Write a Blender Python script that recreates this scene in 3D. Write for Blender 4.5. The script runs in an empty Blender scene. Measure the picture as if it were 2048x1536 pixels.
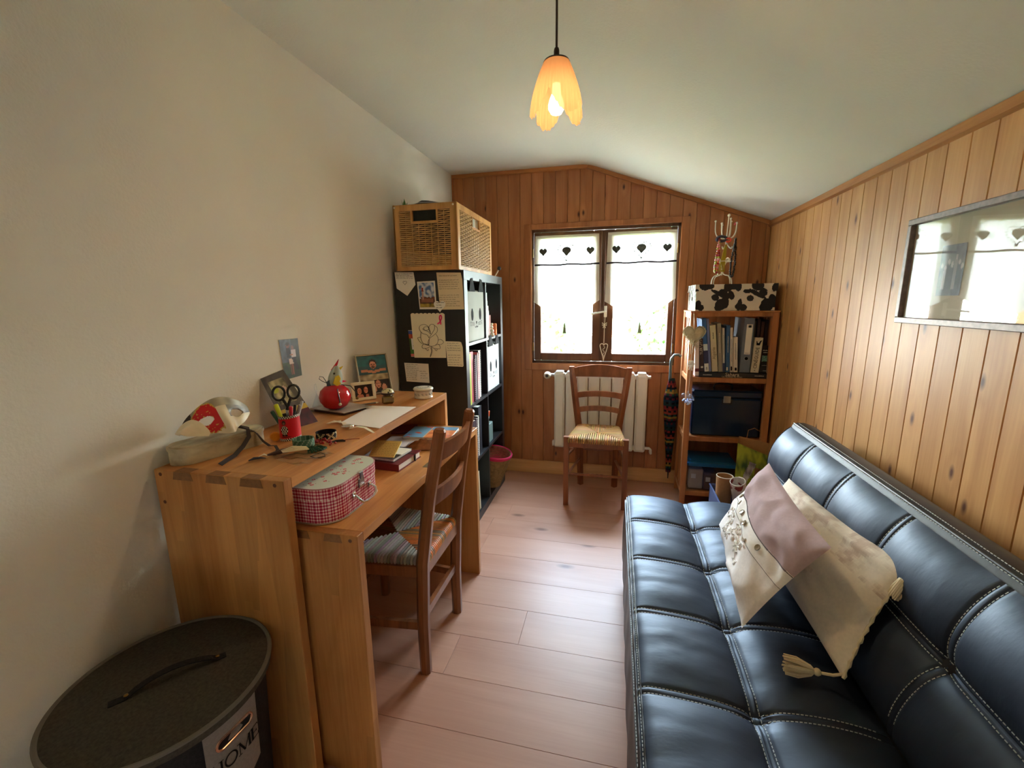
import bpy, bmesh, math, random
from mathutils import Vector as V, Matrix, noise
random.seed(7)
PI = math.pi
C = bpy.context.scene.collection
scn = bpy.context.scene
# ------------------------------------------------------------------ camera
def S(r, g, b, k=1.0):
    f = lambda c: ((c/255)/12.92 if c/255 <= .04045 else (((c/255)+.055)/1.055)**2.4)
    return (f(r)*k, f(g)*k, f(b)*k)
yaw, pitch, roll = .234, -.1882, -.0125
cy, sy, cp, sp = math.cos(yaw), math.sin(yaw), math.cos(pitch), math.sin(pitch)
fw = V((-sy*cp, cy*cp, sp)); ri = V((cy, sy, 0)); up = ri.cross(fw)
r2 = math.cos(roll)*ri + math.sin(roll)*up
u2 = -math.sin(roll)*ri + math.cos(roll)*up
cam = bpy.data.cameras.new('camera'); co = bpy.data.objects.new('camera', cam); C.objects.link(co)
m = Matrix((r2, u2, -fw)).transposed().to_4x4(); m.translation = V((0, 0, 1.3242))
co.matrix_world = m
cam.sensor_width = 36; cam.lens = 868.25/2048*36; cam.clip_start = .02
scn.camera = co
# ------------------------------------------------------------------ world, light, exposure
w = bpy.data.worlds.new('world'); scn.world = w; w.use_nodes = True
wn = w.node_tree.nodes; wl = w.node_tree.links
bg = wn['Background']
tc = wn.new('ShaderNodeTexCoord'); sx = wn.new('ShaderNodeSeparateXYZ'); rp = wn.new('ShaderNodeValToRGB')
wl.new(tc.outputs['Generated'], sx.inputs[0]); wl.new(sx.outputs['Z'], rp.inputs[0]); wl.new(rp.outputs[0], bg.inputs[0])
rp.color_ramp.elements[0].position = .0; rp.color_ramp.elements[0].color = (*S(232, 240, 236), 1)
rp.color_ramp.elements[1].position = .6; rp.color_ramp.elements[1].color = (*S(186, 214, 240), 1)
bg.inputs[1].default_value = 50
def area(name, loc, rot, sx_, sy_, energy, col, portal=False):
    l = bpy.data.lights.new(name, 'AREA'); l.shape = 'RECTANGLE'; l.size = sx_; l.size_y = sy_
    l.energy = energy; l.color = col
    if portal: l.cycles.is_portal = True
    o = bpy.data.objects.new(name, l); o.location = loc; o.rotation_euler = rot; C.objects.link(o); return o
area('window_portal', (-.1, 3.36, 1.345), (-PI/2, 0, 0), 1.1, 1.05, 1, (1, 1, 1), True)
lp = bpy.data.lights.new('bulb_light', 'POINT'); lp.energy = 8.5; lp.color = S(255, 214, 160); lp.shadow_soft_size = .028
lo = bpy.data.objects.new('bulb_light', lp); lo.location = (-.176, 1.3, 1.845); C.objects.link(lo)
vs = scn.view_settings
vs.view_transform = 'Standard'; vs.look = 'None'; vs.gamma = 1; vs.use_curve_mapping = False
vs.exposure = 1.22
scn.cycles.max_bounces = 10; scn.cycles.diffuse_bounces = 6; scn.cycles.glossy_bounces = 4
scn.cycles.transparent_max_bounces = 12; scn.cycles.transmission_bounces = 6
scn.cycles.sample_clamp_indirect = 8; scn.cycles.use_denoising = True

# ------------------------------------------------------------------ mesh helpers
class MB:
    def __init__(s, xf=None): s.v = []; s.f = []; s.c = []; s.xf = xf; s.col = None
    def add(s, vs_, fs, cols=None):
        n = len(s.v)
        s.v += [(s.xf @ V(p)) if s.xf else V(p) for p in vs_]
        for i, f in enumerate(fs):
            s.f.append([n+k for k in f]); s.c.append(cols[i] if cols else s.col)
        return s
    def box(s, x0, x1, y0, y1, z0, z1, b=0):
        if x0 > x1: x0, x1 = x1, x0
        if y0 > y1: y0, y1 = y1, y0
        if z0 > z1: z0, z1 = z1, z0
        lo_, hi = (x0, y0, z0), (x1, y1, z1)
        if b <= 0:
            vs_ = [(hi[0] if i & 1 else lo_[0], hi[1] if i & 2 else lo_[1], hi[2] if i & 4 else lo_[2]) for i in range(8)]
            return s.add(vs_, [(0, 2, 3, 1), (4, 5, 7, 6), (0, 1, 5, 4), (2, 6, 7, 3), (0, 4, 6, 2), (1, 3, 7, 5)])
        b = min(b, (x1-x0)*.49, (y1-y0)*.49, (z1-z0)*.49)
        vs_ = []; idx = {}
        for c in range(8):
            for k in range(3):
                p = []
                for a in range(3):
                    h = (c >> a) & 1; q = hi[a] if h else lo_[a]
                    if a != k: q += -b if h else b
                    p.append(q)
                idx[c, k] = len(vs_); vs_.append(p)
        fs = []
        for k in range(3):
            i, j = [a for a in range(3) if a != k]
            for sg in (0, 1):
                cs = [(sg << k) | (a << i) | (bb << j) for a, bb in ((0, 0), (1, 0), (1, 1), (0, 1))]
                fs.append([idx[c, k] for c in cs])
            for a in (0, 1):
                for bb in (0, 1):
                    c0 = (a << i) | (bb << j); c1 = c0 | (1 << k)
                    fs.append([idx[c0, i], idx[c1, i], idx[c1, j], idx[c0, j]])
        for c in range(8): fs.append([idx[c, 0], idx[c, 1], idx[c, 2]])
        return s.add(vs_, fs)
    def tube(s, pts, r, seg=8, closed=False, flat=1.0, nrm=None):
        P = [V(p) for p in pts]; n = len(P)
        R_ = r if isinstance(r, (list, tuple)) else [r]*n
        vs_ = []; fs = []; N = None
        for i in range(n):
            t = (P[(i+1) % n]-P[i-1]) if closed else (P[min(i+1, n-1)]-P[max(i-1, 0)])
            if t.length < 1e-9: t = V((0, 0, 1))
            t.normalize()
            if N is None or nrm is not None:
                a = V(nrm) if nrm is not None else (V((0, 0, 1)) if abs(t.z) < .9 else V((1, 0, 0)))
                N = a - t*a.dot(t)
            else: N = N - t*N.dot(t)
            if N.length < 1e-6: N = t.orthogonal()
            N.normalize(); B = t.cross(N)
            for k in range(seg):
                an = 2*PI*(k+.5)/seg
                vs_.append(P[i] + N*math.cos(an)*R_[i]*flat + B*math.sin(an)*R_[i])
        for i in range(n if closed else n-1):
            j = (i+1) % n
            for k in range(seg):
                k2 = (k+1) % seg; fs.append((i*seg+k, i*seg+k2, j*seg+k2, j*seg+k))
        if not closed: fs += [tuple(range(seg))[::-1], tuple((n-1)*seg+k for k in range(seg))]
        return s.add(vs_, fs)
    def beam(s, p, q, w_, h_, nrm=(0, 0, 1)):      # square bar from p to q
        return s.tube([p, q], w_/math.sqrt(2), 4, flat=h_/w_, nrm=nrm)
    def lathe(s, prof, c=(0, 0, 0), seg=24, sx_=1, sy_=1, fn=None, cols=None, cap=True):
        vs_ = []; fs = []; cs = []; n = len(prof)
        for i, (r, z) in enumerate(prof):
            for k in range(seg):
                a = 2*PI*k/seg; rr = r*(fn(a, i) if fn else 1)
                vs_.append((c[0]+rr*math.cos(a)*sx_, c[1]+rr*math.sin(a)*sy_, c[2]+z))
        for i in range(n-1):
            for k in range(seg):
                fs.append((i*seg+k, i*seg+(k+1) % seg, (i+1)*seg+(k+1) % seg, (i+1)*seg+k))
                cs.append(cols(i, k) if cols else s.col)
        if prof[0][0] > 1e-5: fs.append(tuple(range(seg))[::-1]); cs.append(cols(0, 0) if cols else s.col)
        if cap and prof[-1][0] > 1e-5: fs.append(tuple((n-1)*seg+k for k in range(seg))); cs.append(cols(n-2, 0) if cols else s.col)
        return s.add(vs_, fs, cs)
    def ball(s, c, r, seg=12, sx_=1, sy_=1, sz=1):
        n = max(4, seg//2)
        return s.lathe([(r*math.sin(PI*i/n)+1e-6, -r*sz*math.cos(PI*i/n)) for i in range(n+1)], c, seg, sx_, sy_)
    def grid(s, fn, nu, nv, col=None, keep=None):
        vs_ = []; fs = []; cs = []
        for j in range(nv+1):
            for i in range(nu+1): vs_.append(fn(i/nu, j/nv))
        for j in range(nv):
            for i in range(nu):
                u, v = (i+.5)/nu, (j+.5)/nv
                if keep and not keep(u, v): continue
                a = j*(nu+1)+i; fs.append((a, a+1, a+nu+2, a+nu+1)); cs.append(col(u, v) if col else s.col)
        return s.add(vs_, fs, cs)
    def prism(s, poly, fn, t0, t1):     # poly 2D extruded: fn(a,b,t)->3D
        n = len(poly)
        vs_ = [fn(a, b, t0) for a, b in poly]+[fn(a, b, t1) for a, b in poly]
        return s.add(vs_, [tuple(range(n))[::-1], tuple(range(n, 2*n))]+[(i, (i+1) % n, n+(i+1) % n, n+i) for i in range(n)])
    def build(s, name, smooth=False, norm=True):
        me = bpy.data.meshes.new(name)
        me.from_pydata([tuple(p) for p in s.v], [], s.f)
        if any(c is not None for c in s.c):
            at = me.color_attributes.new('Col', 'FLOAT_COLOR', 'CORNER'); k = 0
            for p, c in zip(me.polygons, s.c):
                c = c or (1, 1, 1)
                for li in p.loop_indices: at.data[li].color = (c[0], c[1], c[2], 1)
        if norm:
            bm = bmesh.new(); bm.from_mesh(me); bmesh.ops.recalc_face_normals(bm, faces=bm.faces); bm.to_mesh(me); bm.free()
        if smooth:
            for p in me.polygons: p.use_smooth = True
            me.set_sharp_from_angle(angle=math.radians(smooth if smooth is not True else 40))
        me.update(); return me
W0 = {}
def thing(name, label, cat, loc=(0, 0, 0), group=None):
    o = bpy.data.objects.new(name, None); o.empty_display_size = .05; o.location = loc; C.objects.link(o); W0[o] = V(loc)
    o['label'] = label; o['category'] = cat
    if group: o['group'] = group
    return o
def obj(name, mb, m, parent=None, smooth=False, kind=None, label=None, norm=True, origin=None):
    if parent is not None: off = W0[parent].copy()
    elif origin is not None: off = V(origin)
    else:
        xs = [p.x for p in mb.v]; ys = [p.y for p in mb.v]; zs = [p.z for p in mb.v]
        off = V(((min(xs)+max(xs))/2, (min(ys)+max(ys))/2, min(zs)))
    mb.v = [p-off for p in mb.v]
    me = mb.build(name, smooth, norm); me.materials.append(m)
    o = bpy.data.objects.new(name, me); C.objects.link(o)
    W0[o] = off
    if parent is not None: o.parent = parent
    else: o.location = off
    if kind: o['kind'] = kind
    if label: o['label'] = label
    return o
def solo(name, mb, m, label, cat, group=None, smooth=False, norm=True, kind=None):
    o = obj(name, mb, m, None, smooth, kind, label, norm); o['category'] = cat
    if group: o['group'] = group
    return o
def inst(name, me, m, parent, loc):
    o = bpy.data.objects.new(name, me); C.objects.link(o); o.parent = parent
    o.location = V(loc)-W0[parent]; W0[o] = V(loc); return o
def XF(loc, rz=0, rx=0, ry=0):
    return Matrix.Translation(V(loc)) @ Matrix.Rotation(rz, 4, 'Z') @ Matrix.Rotation(ry, 4, 'Y') @ Matrix.Rotation(rx, 4, 'X')
def frame(o, u, v):            # local x along u, local y along v, z normal
    u = V(u).normalized(); n = u.cross(V(v)).normalized(); v2 = n.cross(u)
    mm = Matrix((u, v2, n)).transposed().to_4x4(); mm.translation = V(o); return mm
def lerp(a, b, t): return a+(b-a)*t
def mix(c, d, t): return tuple(lerp(a, b, t) for a, b in zip(c, d))
def text(body, size, xf, m, parent, ext=.0004, align='CENTER', name='lettering', sxx=1.0):
    """flat lettering as mesh; body None gives an illegible line of small marks of the given width"""
    if isinstance(body, (int, float)):
        mb = MB(); x_ = -body/2; R_ = random.Random(int(body*9999))
        while x_ < body/2:
            w_ = R_.uniform(.25, .6)*size; mb.box(x_, min(x_+w_, body/2), -size*.22, size*R_.uniform(.12, .3), 0, ext); x_ += w_+size*.14
        me = mb.build(name)
    else:
        cu = bpy.data.curves.new(name, 'FONT'); cu.body = body; cu.size = size; cu.extrude = ext
        cu.align_x = align; cu.align_y = 'CENTER'; cu.resolution_u = 2
        tmp = bpy.data.objects.new(name+'_tmp', cu); me = bpy.data.meshes.new_from_object(tmp)
        bpy.data.objects.remove(tmp); bpy.data.curves.remove(cu); me.name = name; me.materials.clear()
    me.materials.append(m)
    me.transform(xf @ Matrix.Diagonal((sxx, 1, 1, 1))); me.transform(Matrix.Translation(-W0[parent]))
    o = bpy.data.objects.new(name, me); C.objects.link(o); o.parent = parent; W0[o] = W0[parent].copy(); return o

# ------------------------------------------------------------------ materials
def base(name, rough=.5, spec=.5, metal=0):
    m = bpy.data.materials.new(name); m.use_nodes = True
    nt = m.node_tree; b = nt.nodes['Principled BSDF']
    b.inputs['Roughness'].default_value = rough; b.inputs['Specular IOR Level'].default_value = spec; b.inputs['Metallic'].default_value = metal
    return m, nt, b
def plain(name, col, rough=.5, spec=.5, metal=0, var=.0, scale=30, bump=0, bscale=200, stretch=(1, 1, 1), col2=None, coord='Object'):
    m, nt, b = base(name, rough, spec, metal)
    b.inputs['Base Color'].default_value = (*col, 1)
    t = None
    if var or bump:
        t = nt.nodes.new('ShaderNodeTexCoord'); mp = nt.nodes.new('ShaderNodeMapping'); mp.inputs['Scale'].default_value = stretch
        nt.links.new(t.outputs[coord], mp.inputs[0])
    if var:
        n = nt.nodes.new('ShaderNodeTexNoise'); n.inputs['Scale'].default_value = scale; n.inputs['Detail'].default_value = 5
        nt.links.new(mp.outputs[0], n.inputs['Vector'])
        r = nt.nodes.new('ShaderNodeValToRGB'); r.color_ramp.elements[0].position = .3; r.color_ramp.elements[1].position = .7
        c2 = col2 or tuple(c*(1-var) for c in col)
        r.color_ramp.elements[0].color = (*c2, 1); r.color_ramp.elements[1].color = (*col, 1)
        nt.links.new(n.outputs['Fac'], r.inputs[0]); nt.links.new(r.outputs[0], b.inputs['Base Color'])
    if bump:
        n = nt.nodes.new('ShaderNodeTexNoise'); n.inputs['Scale'].default_value = bscale; n.inputs['Detail'].default_value = 3
        nt.links.new(mp.outputs[0], n.inputs['Vector'])
        bu = nt.nodes.new('ShaderNodeBump'); bu.inputs['Strength'].default_value = bump; bu.inputs['Distance'].default_value = .002
        nt.links.new(n.outputs['Fac'], bu.inputs['Height']); nt.links.new(bu.outputs[0], b.inputs['Normal'])
    return m
def vcol(name, rough=.6, spec=.4, var=.0, metal=0, bump=0, bscale=300):
    m, nt, b = base(name, rough, spec, metal)
    a = nt.nodes.new('ShaderNodeVertexColor'); a.layer_name = 'Col'
    if var:
        t = nt.nodes.new('ShaderNodeTexCoord'); n = nt.nodes.new('ShaderNodeTexNoise'); n.inputs['Scale'].default_value = 120
        nt.links.new(t.outputs['Object'], n.inputs['Vector'])
        mr = nt.nodes.new('ShaderNodeMapRange'); mr.inputs[3].default_value = 1-var; mr.inputs[4].default_value = 1+var
        nt.links.new(n.outputs['Fac'], mr.inputs[0])
        mx = nt.nodes.new('ShaderNodeVectorMath'); mx.operation = 'SCALE'
        nt.links.new(a.outputs[0], mx.inputs[0]); nt.links.new(mr.outputs[0], mx.inputs['Scale']); nt.links.new(mx.outputs[0], b.inputs['Base Color'])
    else: nt.links.new(a.outputs[0], b.inputs['Base Color'])
    if bump:
        t = nt.nodes.new('ShaderNodeTexCoord'); n = nt.nodes.new('ShaderNodeTexNoise'); n.inputs['Scale'].default_value = bscale
        nt.links.new(t.outputs['Object'], n.inputs['Vector'])
        bu = nt.nodes.new('ShaderNodeBump'); bu.inputs['Strength'].default_value = bump; bu.inputs['Distance'].default_value = .001
        nt.links.new(n.outputs['Fac'], bu.inputs['Height']); nt.links.new(bu.outputs[0], b.inputs['Normal'])
    return m
def wood(name, c1, c2, cknot, axis='z', rough=.4, spec=.35, knots=True, kscale=7, rnd=1.0, coarse=9, knotamt=.5, tone=.18, stave=None, depth=None):
    m, nt, b = base(name, rough, spec)
    N = nt.nodes.new; L = nt.links.new
    t = N('ShaderNodeTexCoord'); oi = N('ShaderNodeObjectInfo')
    sc = N('ShaderNodeVectorMath'); sc.operation = 'MULTIPLY_ADD'; cb = N('ShaderNodeCombineXYZ')
    mul = N('ShaderNodeMath'); mul.operation = 'MULTIPLY'; mul.inputs[1].default_value = 37*rnd
    L(oi.outputs['Random'], mul.inputs[0])
    for i in range(3): L(mul.outputs[0], cb.inputs[i])
    ad = N('ShaderNodeVectorMath'); ad.operation = 'ADD'; L(t.outputs['Object'], ad.inputs[0]); L(cb.outputs[0], ad.inputs[1])
    src = ad.outputs[0]
    st = {'x': (.12, 1, 1), 'y': (1, .12, 1), 'z': (1, 1, .12)}[axis]
    def mapping(s):
        mp = N('ShaderNodeMapping'); mp.inputs['Scale'].default_value = s; L(src, mp.inputs[0]); return mp.outputs[0]
    # knots
    kn = None
    if knots:
        ks = {'x': (.45, 1, 1), 'y': (1, .45, 1), 'z': (1, 1, .45)}[axis]
        if depth: ks = tuple(0.0 if 'xyz'[i] == depth else k_ for i, k_ in enumerate(ks))
        vo = N('ShaderNodeTexVoronoi'); vo.inputs['Scale'].default_value = kscale; 
        kv = mapping(ks)
        if depth:
            vo.voronoi_dimensions = '2D'; s0 = N('ShaderNodeSeparateXYZ'); c0 = N('ShaderNodeCombineXYZ'); L(kv, s0.inputs[0])
            for i, a_ in enumerate([a_ for a_ in 'XYZ' if a_ != depth.upper()]): L(s0.outputs[a_], c0.inputs[i])
            kv = c0.outputs[0]
        L(kv, vo.inputs['Vector'])
        sp_ = N('ShaderNodeSeparateColor'); L(vo.outputs['Color'], sp_.inputs[0])
        gt = N('ShaderNodeMath'); gt.operation = 'GREATER_THAN'; gt.inputs[1].default_value = 1-knotamt; L(sp_.outputs[0], gt.inputs[0])
        mr = N('ShaderNodeMapRange'); mr.inputs[1].default_value = .02; mr.inputs[2].default_value = .075; mr.inputs[3].default_value = 1; mr.inputs[4].default_value = 0
        L(vo.outputs['Distance'], mr.inputs[0])
        kn = N('ShaderNodeMath'); kn.operation = 'MULTIPLY'; L(mr.outputs[0], kn.inputs[0]); L(gt.outputs[0], kn.inputs[1])
        wr = N('ShaderNodeMapRange'); wr.inputs[1].default_value = 0; wr.inputs[2].default_value = .22; wr.inputs[3].default_value = .22; wr.inputs[4].default_value = 0
        L(vo.outputs['Distance'], wr.inputs[0])
        wk = N('ShaderNodeMath'); wk.operation = 'MULTIPLY'; L(wr.outputs[0], wk.inputs[0]); L(gt.outputs[0], wk.inputs[1])
    n1 = N('ShaderNodeTexNoise'); n1.inputs['Scale'].default_value = coarse; n1.inputs['Detail'].default_value = 4; n1.inputs['Distortion'].default_value = .6
    L(mapping(st), n1.inputs['Vector'])
    h = n1.outputs['Fac']
    if kn:
        a2 = N('ShaderNodeMath'); a2.operation = 'ADD'; L(h, a2.inputs[0]); L(wk.outputs[0], a2.inputs[1]); h = a2.outputs[0]
    m8 = N('ShaderNodeMath'); m8.operation = 'MULTIPLY'; m8.inputs[1].default_value = 5; L(h, m8.inputs[0])
    fr = N('ShaderNodeMath'); fr.operation = 'PINGPONG'; fr.inputs[1].default_value = 1; L(m8.outputs[0], fr.inputs[0])
    n2 = N('ShaderNodeTexNoise'); n2.inputs['Scale'].default_value = 160; n2.inputs['Detail'].default_value = 2
    s2 = tuple(.03 if v < 1 else v for v in st); L(mapping(s2), n2.inputs['Vector'])
    av = N('ShaderNodeMath'); av.operation = 'MULTIPLY_ADD'; av.inputs[1].default_value = .55
    L(fr.outputs[0], av.inputs[0])
    q = N('ShaderNodeMath'); q.operation = 'MULTIPLY'; q.inputs[1].default_value = .5; L(n2.outputs['Fac'], q.inputs[0]); L(q.outputs[0], av.inputs[2])
    r = N('ShaderNodeValToRGB'); r.color_ramp.elements[0].position = .15; r.color_ramp.elements[1].position = .85
    r.color_ramp.elements[0].color = (*c1, 1); r.color_ramp.elements[1].color = (*c2, 1); L(av.outputs[0], r.inputs[0])
    col = r.outputs[0]
    # tone per plank
    mr2 = N('ShaderNodeMapRange'); mr2.inputs[3].default_value = 1-tone; mr2.inputs[4].default_value = 1+tone*.6; L(oi.outputs['Random'], mr2.inputs[0])
    tn = mr2.outputs[0]
    if stave:
        vo2 = N('ShaderNodeTexVoronoi'); vo2.inputs['Scale'].default_value = 1; vo2.feature = 'F1'; vo2.distance = 'CHEBYCHEV'; vo2.inputs['Randomness'].default_value = .9
        L(mapping(stave), vo2.inputs['Vector'])
        s3 = N('ShaderNodeSeparateColor'); L(vo2.outputs['Color'], s3.inputs[0])
        mr3 = N('ShaderNodeMapRange'); mr3.inputs[3].default_value = .82; mr3.inputs[4].default_value = 1.08; L(s3.outputs[0], mr3.inputs[0])
        mm_ = N('ShaderNodeMath'); mm_.operation = 'MULTIPLY'; L(tn, mm_.inputs[0]); L(mr3.outputs[0], mm_.inputs[1]); tn = mm_.outputs[0]
    vm = N('ShaderNodeVectorMath'); vm.operation = 'SCALE'; L(col, vm.inputs[0]); L(tn, vm.inputs['Scale']); col = vm.outputs[0]
    if kn:
        mx = N('ShaderNodeMix'); mx.data_type = 'RGBA'; mx.inputs[7].default_value = (*cknot, 1)
        L(kn.outputs[0], mx.inputs[0]); L(col, mx.inputs[6]); col = mx.outputs[2]
    L(col, b.inputs['Base Color'])
    bu = N('ShaderNodeBump'); bu.inputs['Strength'].default_value = .12; bu.inputs['Distance'].default_value = .001
    L(av.outputs[0], bu.inputs['Height']); L(bu.outputs[0], b.inputs['Normal'])
    return m
PLASTER = plain('plaster', S(226, 220, 206), .9, .2, var=.04, scale=3, bump=.35, bscale=140)
PLASTERC = plain('ceiling_plaster', S(220, 217, 206), .9, .2, var=.05, scale=2, bump=.45, bscale=110)
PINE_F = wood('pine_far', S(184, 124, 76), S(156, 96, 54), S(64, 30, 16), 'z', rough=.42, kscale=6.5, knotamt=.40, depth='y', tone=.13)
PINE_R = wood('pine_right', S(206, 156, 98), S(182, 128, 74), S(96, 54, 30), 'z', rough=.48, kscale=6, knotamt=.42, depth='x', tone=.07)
PINE_LIGHT = wood('pine_light', S(222, 180, 126), S(196, 148, 94), S(110, 60, 30), 'x', rough=.5, kscale=5)
TRIM_X = wood('trim_wood_x', S(190, 130, 76), S(156, 98, 52), S(90, 50, 20), 'x', rough=.4, knots=False)
TRIM_Y = wood('trim_wood_y', S(200, 142, 84), S(168, 110, 60), S(90, 50, 20), 'y', rough=.4, knots=False)
WINWOOD = wood('window_wood', S(108, 68, 40), S(80, 48, 27), S(50, 30, 16), 'z', rough=.4, knots=False)  # backlit shade of the window frame is put into this darker wood colour
CASING = wood('casing_wood', S(186, 122, 74), S(150, 92, 52), S(70, 40, 20), 'z', rough=.4, knots=False)
LAMI = wood('laminate_oak', S(186, 140, 116), S(172, 124, 100), S(120, 78, 58), 'x', rough=.42, spec=.5, kscale=3.2, coarse=5, knotamt=.35, tone=.03, depth='z')
DESKW_Y = wood('desk_acacia_y', S(216, 156, 94), S(180, 116, 60), S(116, 68, 36), 'y', rough=.38, coarse=7, kscale=3, knotamt=.2, stave=(14, 1.6, 1), tone=.05)
DESKW_Z = wood('desk_acacia_z', S(204, 146, 86), S(168, 108, 56), S(104, 60, 32), 'z', rough=.4, coarse=7, kscale=3, knotamt=.25, stave=(14, 1, 1.2), tone=.05)
ENDG = plain('end_grain', S(138, 92, 52), .6, var=.3, scale=90)
CHAIRW = wood('chair_oak_dark', S(150, 96, 60), S(112, 66, 38), S(60, 30, 15), 'z', rough=.3, knots=False, coarse=14, tone=.06)
CHAIRW2 = wood('chair_beech_brown', S(150, 92, 58), S(112, 64, 38), S(60, 30, 15), 'z', rough=.3, knots=False, coarse=14, tone=.06)
RACKW = wood('rack_pine', S(190, 128, 78), S(156, 98, 56), S(90, 44, 20), 'z', rough=.45, kscale=5, knotamt=.3, tone=.1)
BLACKW = plain('black_brown_laminate', S(30, 28, 27), .42, .5, var=.3, scale=40, stretch=(1, 1, .05))
WHITE = plain('white_paint', S(232, 226, 214), .4)
WHITEM = plain('white_enamel', S(232, 228, 216), .3)
CREAM = plain('cream_plastic', S(222, 212, 186), .4)
BLACK = plain('black_plastic', S(16, 16, 17), .35)
INK = plain('ink', S(50, 46, 50), .8, .1)
INKB = plain('black_ink', S(20, 18, 18), .8, .1)
CHROME = plain('chrome', (.8, .8, .8), .18, metal=1)
STEEL = plain('brushed_steel', (.55, .55, .55), .35, metal=1)
BRASS = plain('old_brass', S(130, 100, 50), .35, metal=.8)
PAPER = plain('paper', S(236, 232, 222), .8, .2)
VC = vcol('printed', .55, .4)
VCG = vcol('printed_gloss', .38, .35)
VCF = vcol('fabric_colours', .9, .15, var=.1, bump=.3, bscale=900)
VCR = vcol('rush_colours', .5, .35, var=.22)
def glass(name, tint=(1, 1, 1), rough=.02, refl=1.0):
    m = bpy.data.materials.new(name); m.use_nodes = True; nt = m.node_tree; nt.nodes.clear()
    o = nt.nodes.new('ShaderNodeOutputMaterial'); tr = nt.nodes.new('ShaderNodeBsdfTransparent'); tr.inputs[0].default_value = (*tint, 1)
    gl = nt.nodes.new('ShaderNodeBsdfGlossy'); gl.inputs['Roughness'].default_value = rough
    lw = nt.nodes.new('ShaderNodeLayerWeight'); lw.inputs[0].default_value = .5
    pw_ = nt.nodes.new('ShaderNodeMath'); pw_.operation = 'POWER'; pw_.inputs[1].default_value = 5
    mu = nt.nodes.new('ShaderNodeMath'); mu.operation = 'MULTIPLY_ADD'; mu.inputs[1].default_value = .9*refl; mu.inputs[2].default_value = .04*refl; mu.use_clamp = True
    mx = nt.nodes.new('ShaderNodeMixShader')
    nt.links.new(lw.outputs['Facing'], pw_.inputs[0]); nt.links.new(pw_.outputs[0], mu.inputs[0])
    nt.links.new(mu.outputs[0], mx.inputs[0]); nt.links.new(tr.outputs[0], mx.inputs[1]); nt.links.new(gl.outputs[0], mx.inputs[2]); nt.links.new(mx.outputs[0], o.inputs[0])
    return m
GLASS = glass('window_glass')
PICGLASS = glass('picture_glass', refl=.9)
CLEAR = glass('clear_plastic', (.88, .9, .92), .12, 1.6)
def cloth_tl(name, col, tl=.5, tr=.25):
    m = bpy.data.materials.new(name); m.use_nodes = True; nt = m.node_tree; nt.nodes.clear()
    N = nt.nodes.new; L = nt.links.new
    o = N('ShaderNodeOutputMaterial'); d = N('ShaderNodeBsdfDiffuse'); t = N('ShaderNodeBsdfTranslucent'); x = N('ShaderNodeBsdfTransparent')
    d.inputs[0].default_value = (*col, 1); t.inputs[0].default_value = (*col, 1)
    m1 = N('ShaderNodeMixShader'); m1.inputs[0].default_value = tl; m2 = N('ShaderNodeMixShader'); m2.inputs[0].default_value = tr
    L(d.outputs[0], m1.inputs[1]); L(t.outputs[0], m1.inputs[2]); L(m1.outputs[0], m2.inputs[1]); L(x.outputs[0], m2.inputs[2]); L(m2.outputs[0], o.inputs[0])
    return m
VOILE = cloth_tl('white_voile', S(236, 236, 230), .40, .05)
HEM = cloth_tl('voile_hem', S(232, 230, 222), .35, .04)
FROST = cloth_tl('frosted_pink_glass', (.17, .095, .05), .5, .02)
def emit(name, col, st):
    m = bpy.data.materials.new(name); m.use_nodes = True; b = m.node_tree.nodes['Principled BSDF']
    b.inputs['Emission Color'].default_value = (*col, 1); b.inputs['Emission Strength'].default_value = st; return m
BULB = emit('lit_bulb', S(255, 220, 165), 12)
# ------------------------------------------------------------------ the room
A, B, D, Y0 = -1.1908, .9401, 3.1907, -.9
XR, ZC = -.2175, 2.226
SL = (1.8023-ZC)/(B-XR)
def ceil_z(x): return ZC if x < XR else ZC+SL*(x-XR)
ZB = ceil_z(B)
# soft ceiling line: flat part rounding into the slope
cm = MB()
prof = [(A-.05, ZC)]+[(XR+t, ZC+SL*(t+.06)**2/.24 if t < .06 else ZC+SL*t) for t in (-.06, -.03, 0, .03, .06)]+[(B+.06, ceil_z(B+.06))]
n = len(prof)
for yy0, yy1 in ((Y0, D+.05),):
    poly = prof+[(B+.06, 2.4), (A-.05, 2.4)]
    cm.prism(poly, lambda a, b, t: (a, t, b), yy0, yy1)
obj('ceiling', cm, PLASTERC, kind='structure', smooth=30)
obj('wall_left', MB().box(A-.12, A, Y0, D+.1, -.02, 2.4), PLASTER, kind='structure')
wb = MB()
wb.box(A-.1, B+.1, Y0-.12, Y0, 0, 2.4)
obj('wall_back', wb, PLASTER, kind='structure')
# right wall
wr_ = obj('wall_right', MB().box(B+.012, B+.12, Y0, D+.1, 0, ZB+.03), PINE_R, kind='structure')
PW = .0905
def plank_mesh(w_, h_, t, name, along='z', side=1, tops=None, b=.0026, zb=0):
    # cross-section runs along local x from 0..w_, front face at -t (towards -y)
    mb = MB(); t0, t1 = (tops or (h_, h_))
    z = lambda x, top: (zb if not top else t0+(t1-t0)*x/w_)
    g = .0005; xs = [(g, 0), (g, -(t-b)), (b, -t), (w_-b, -t), (w_-g, -(t-b)), (w_-g, 0)]
    vs_ = [(x, y, z(x, 0)) for x, y in xs]+[(x, y, z(x, 1)) for x, y in xs]
    fs = [(i, i+1, i+7, i+6) for i in range(5)]+[(0, 1, 2, 3, 4, 5), (6, 7, 8, 9, 10, 11)]
    mb.add(vs_, fs); me = mb.build(name); return me
pm = plank_mesh(PW, ZB-.002, .012, 'plank'); pm.materials.append(PINE_R)
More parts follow.
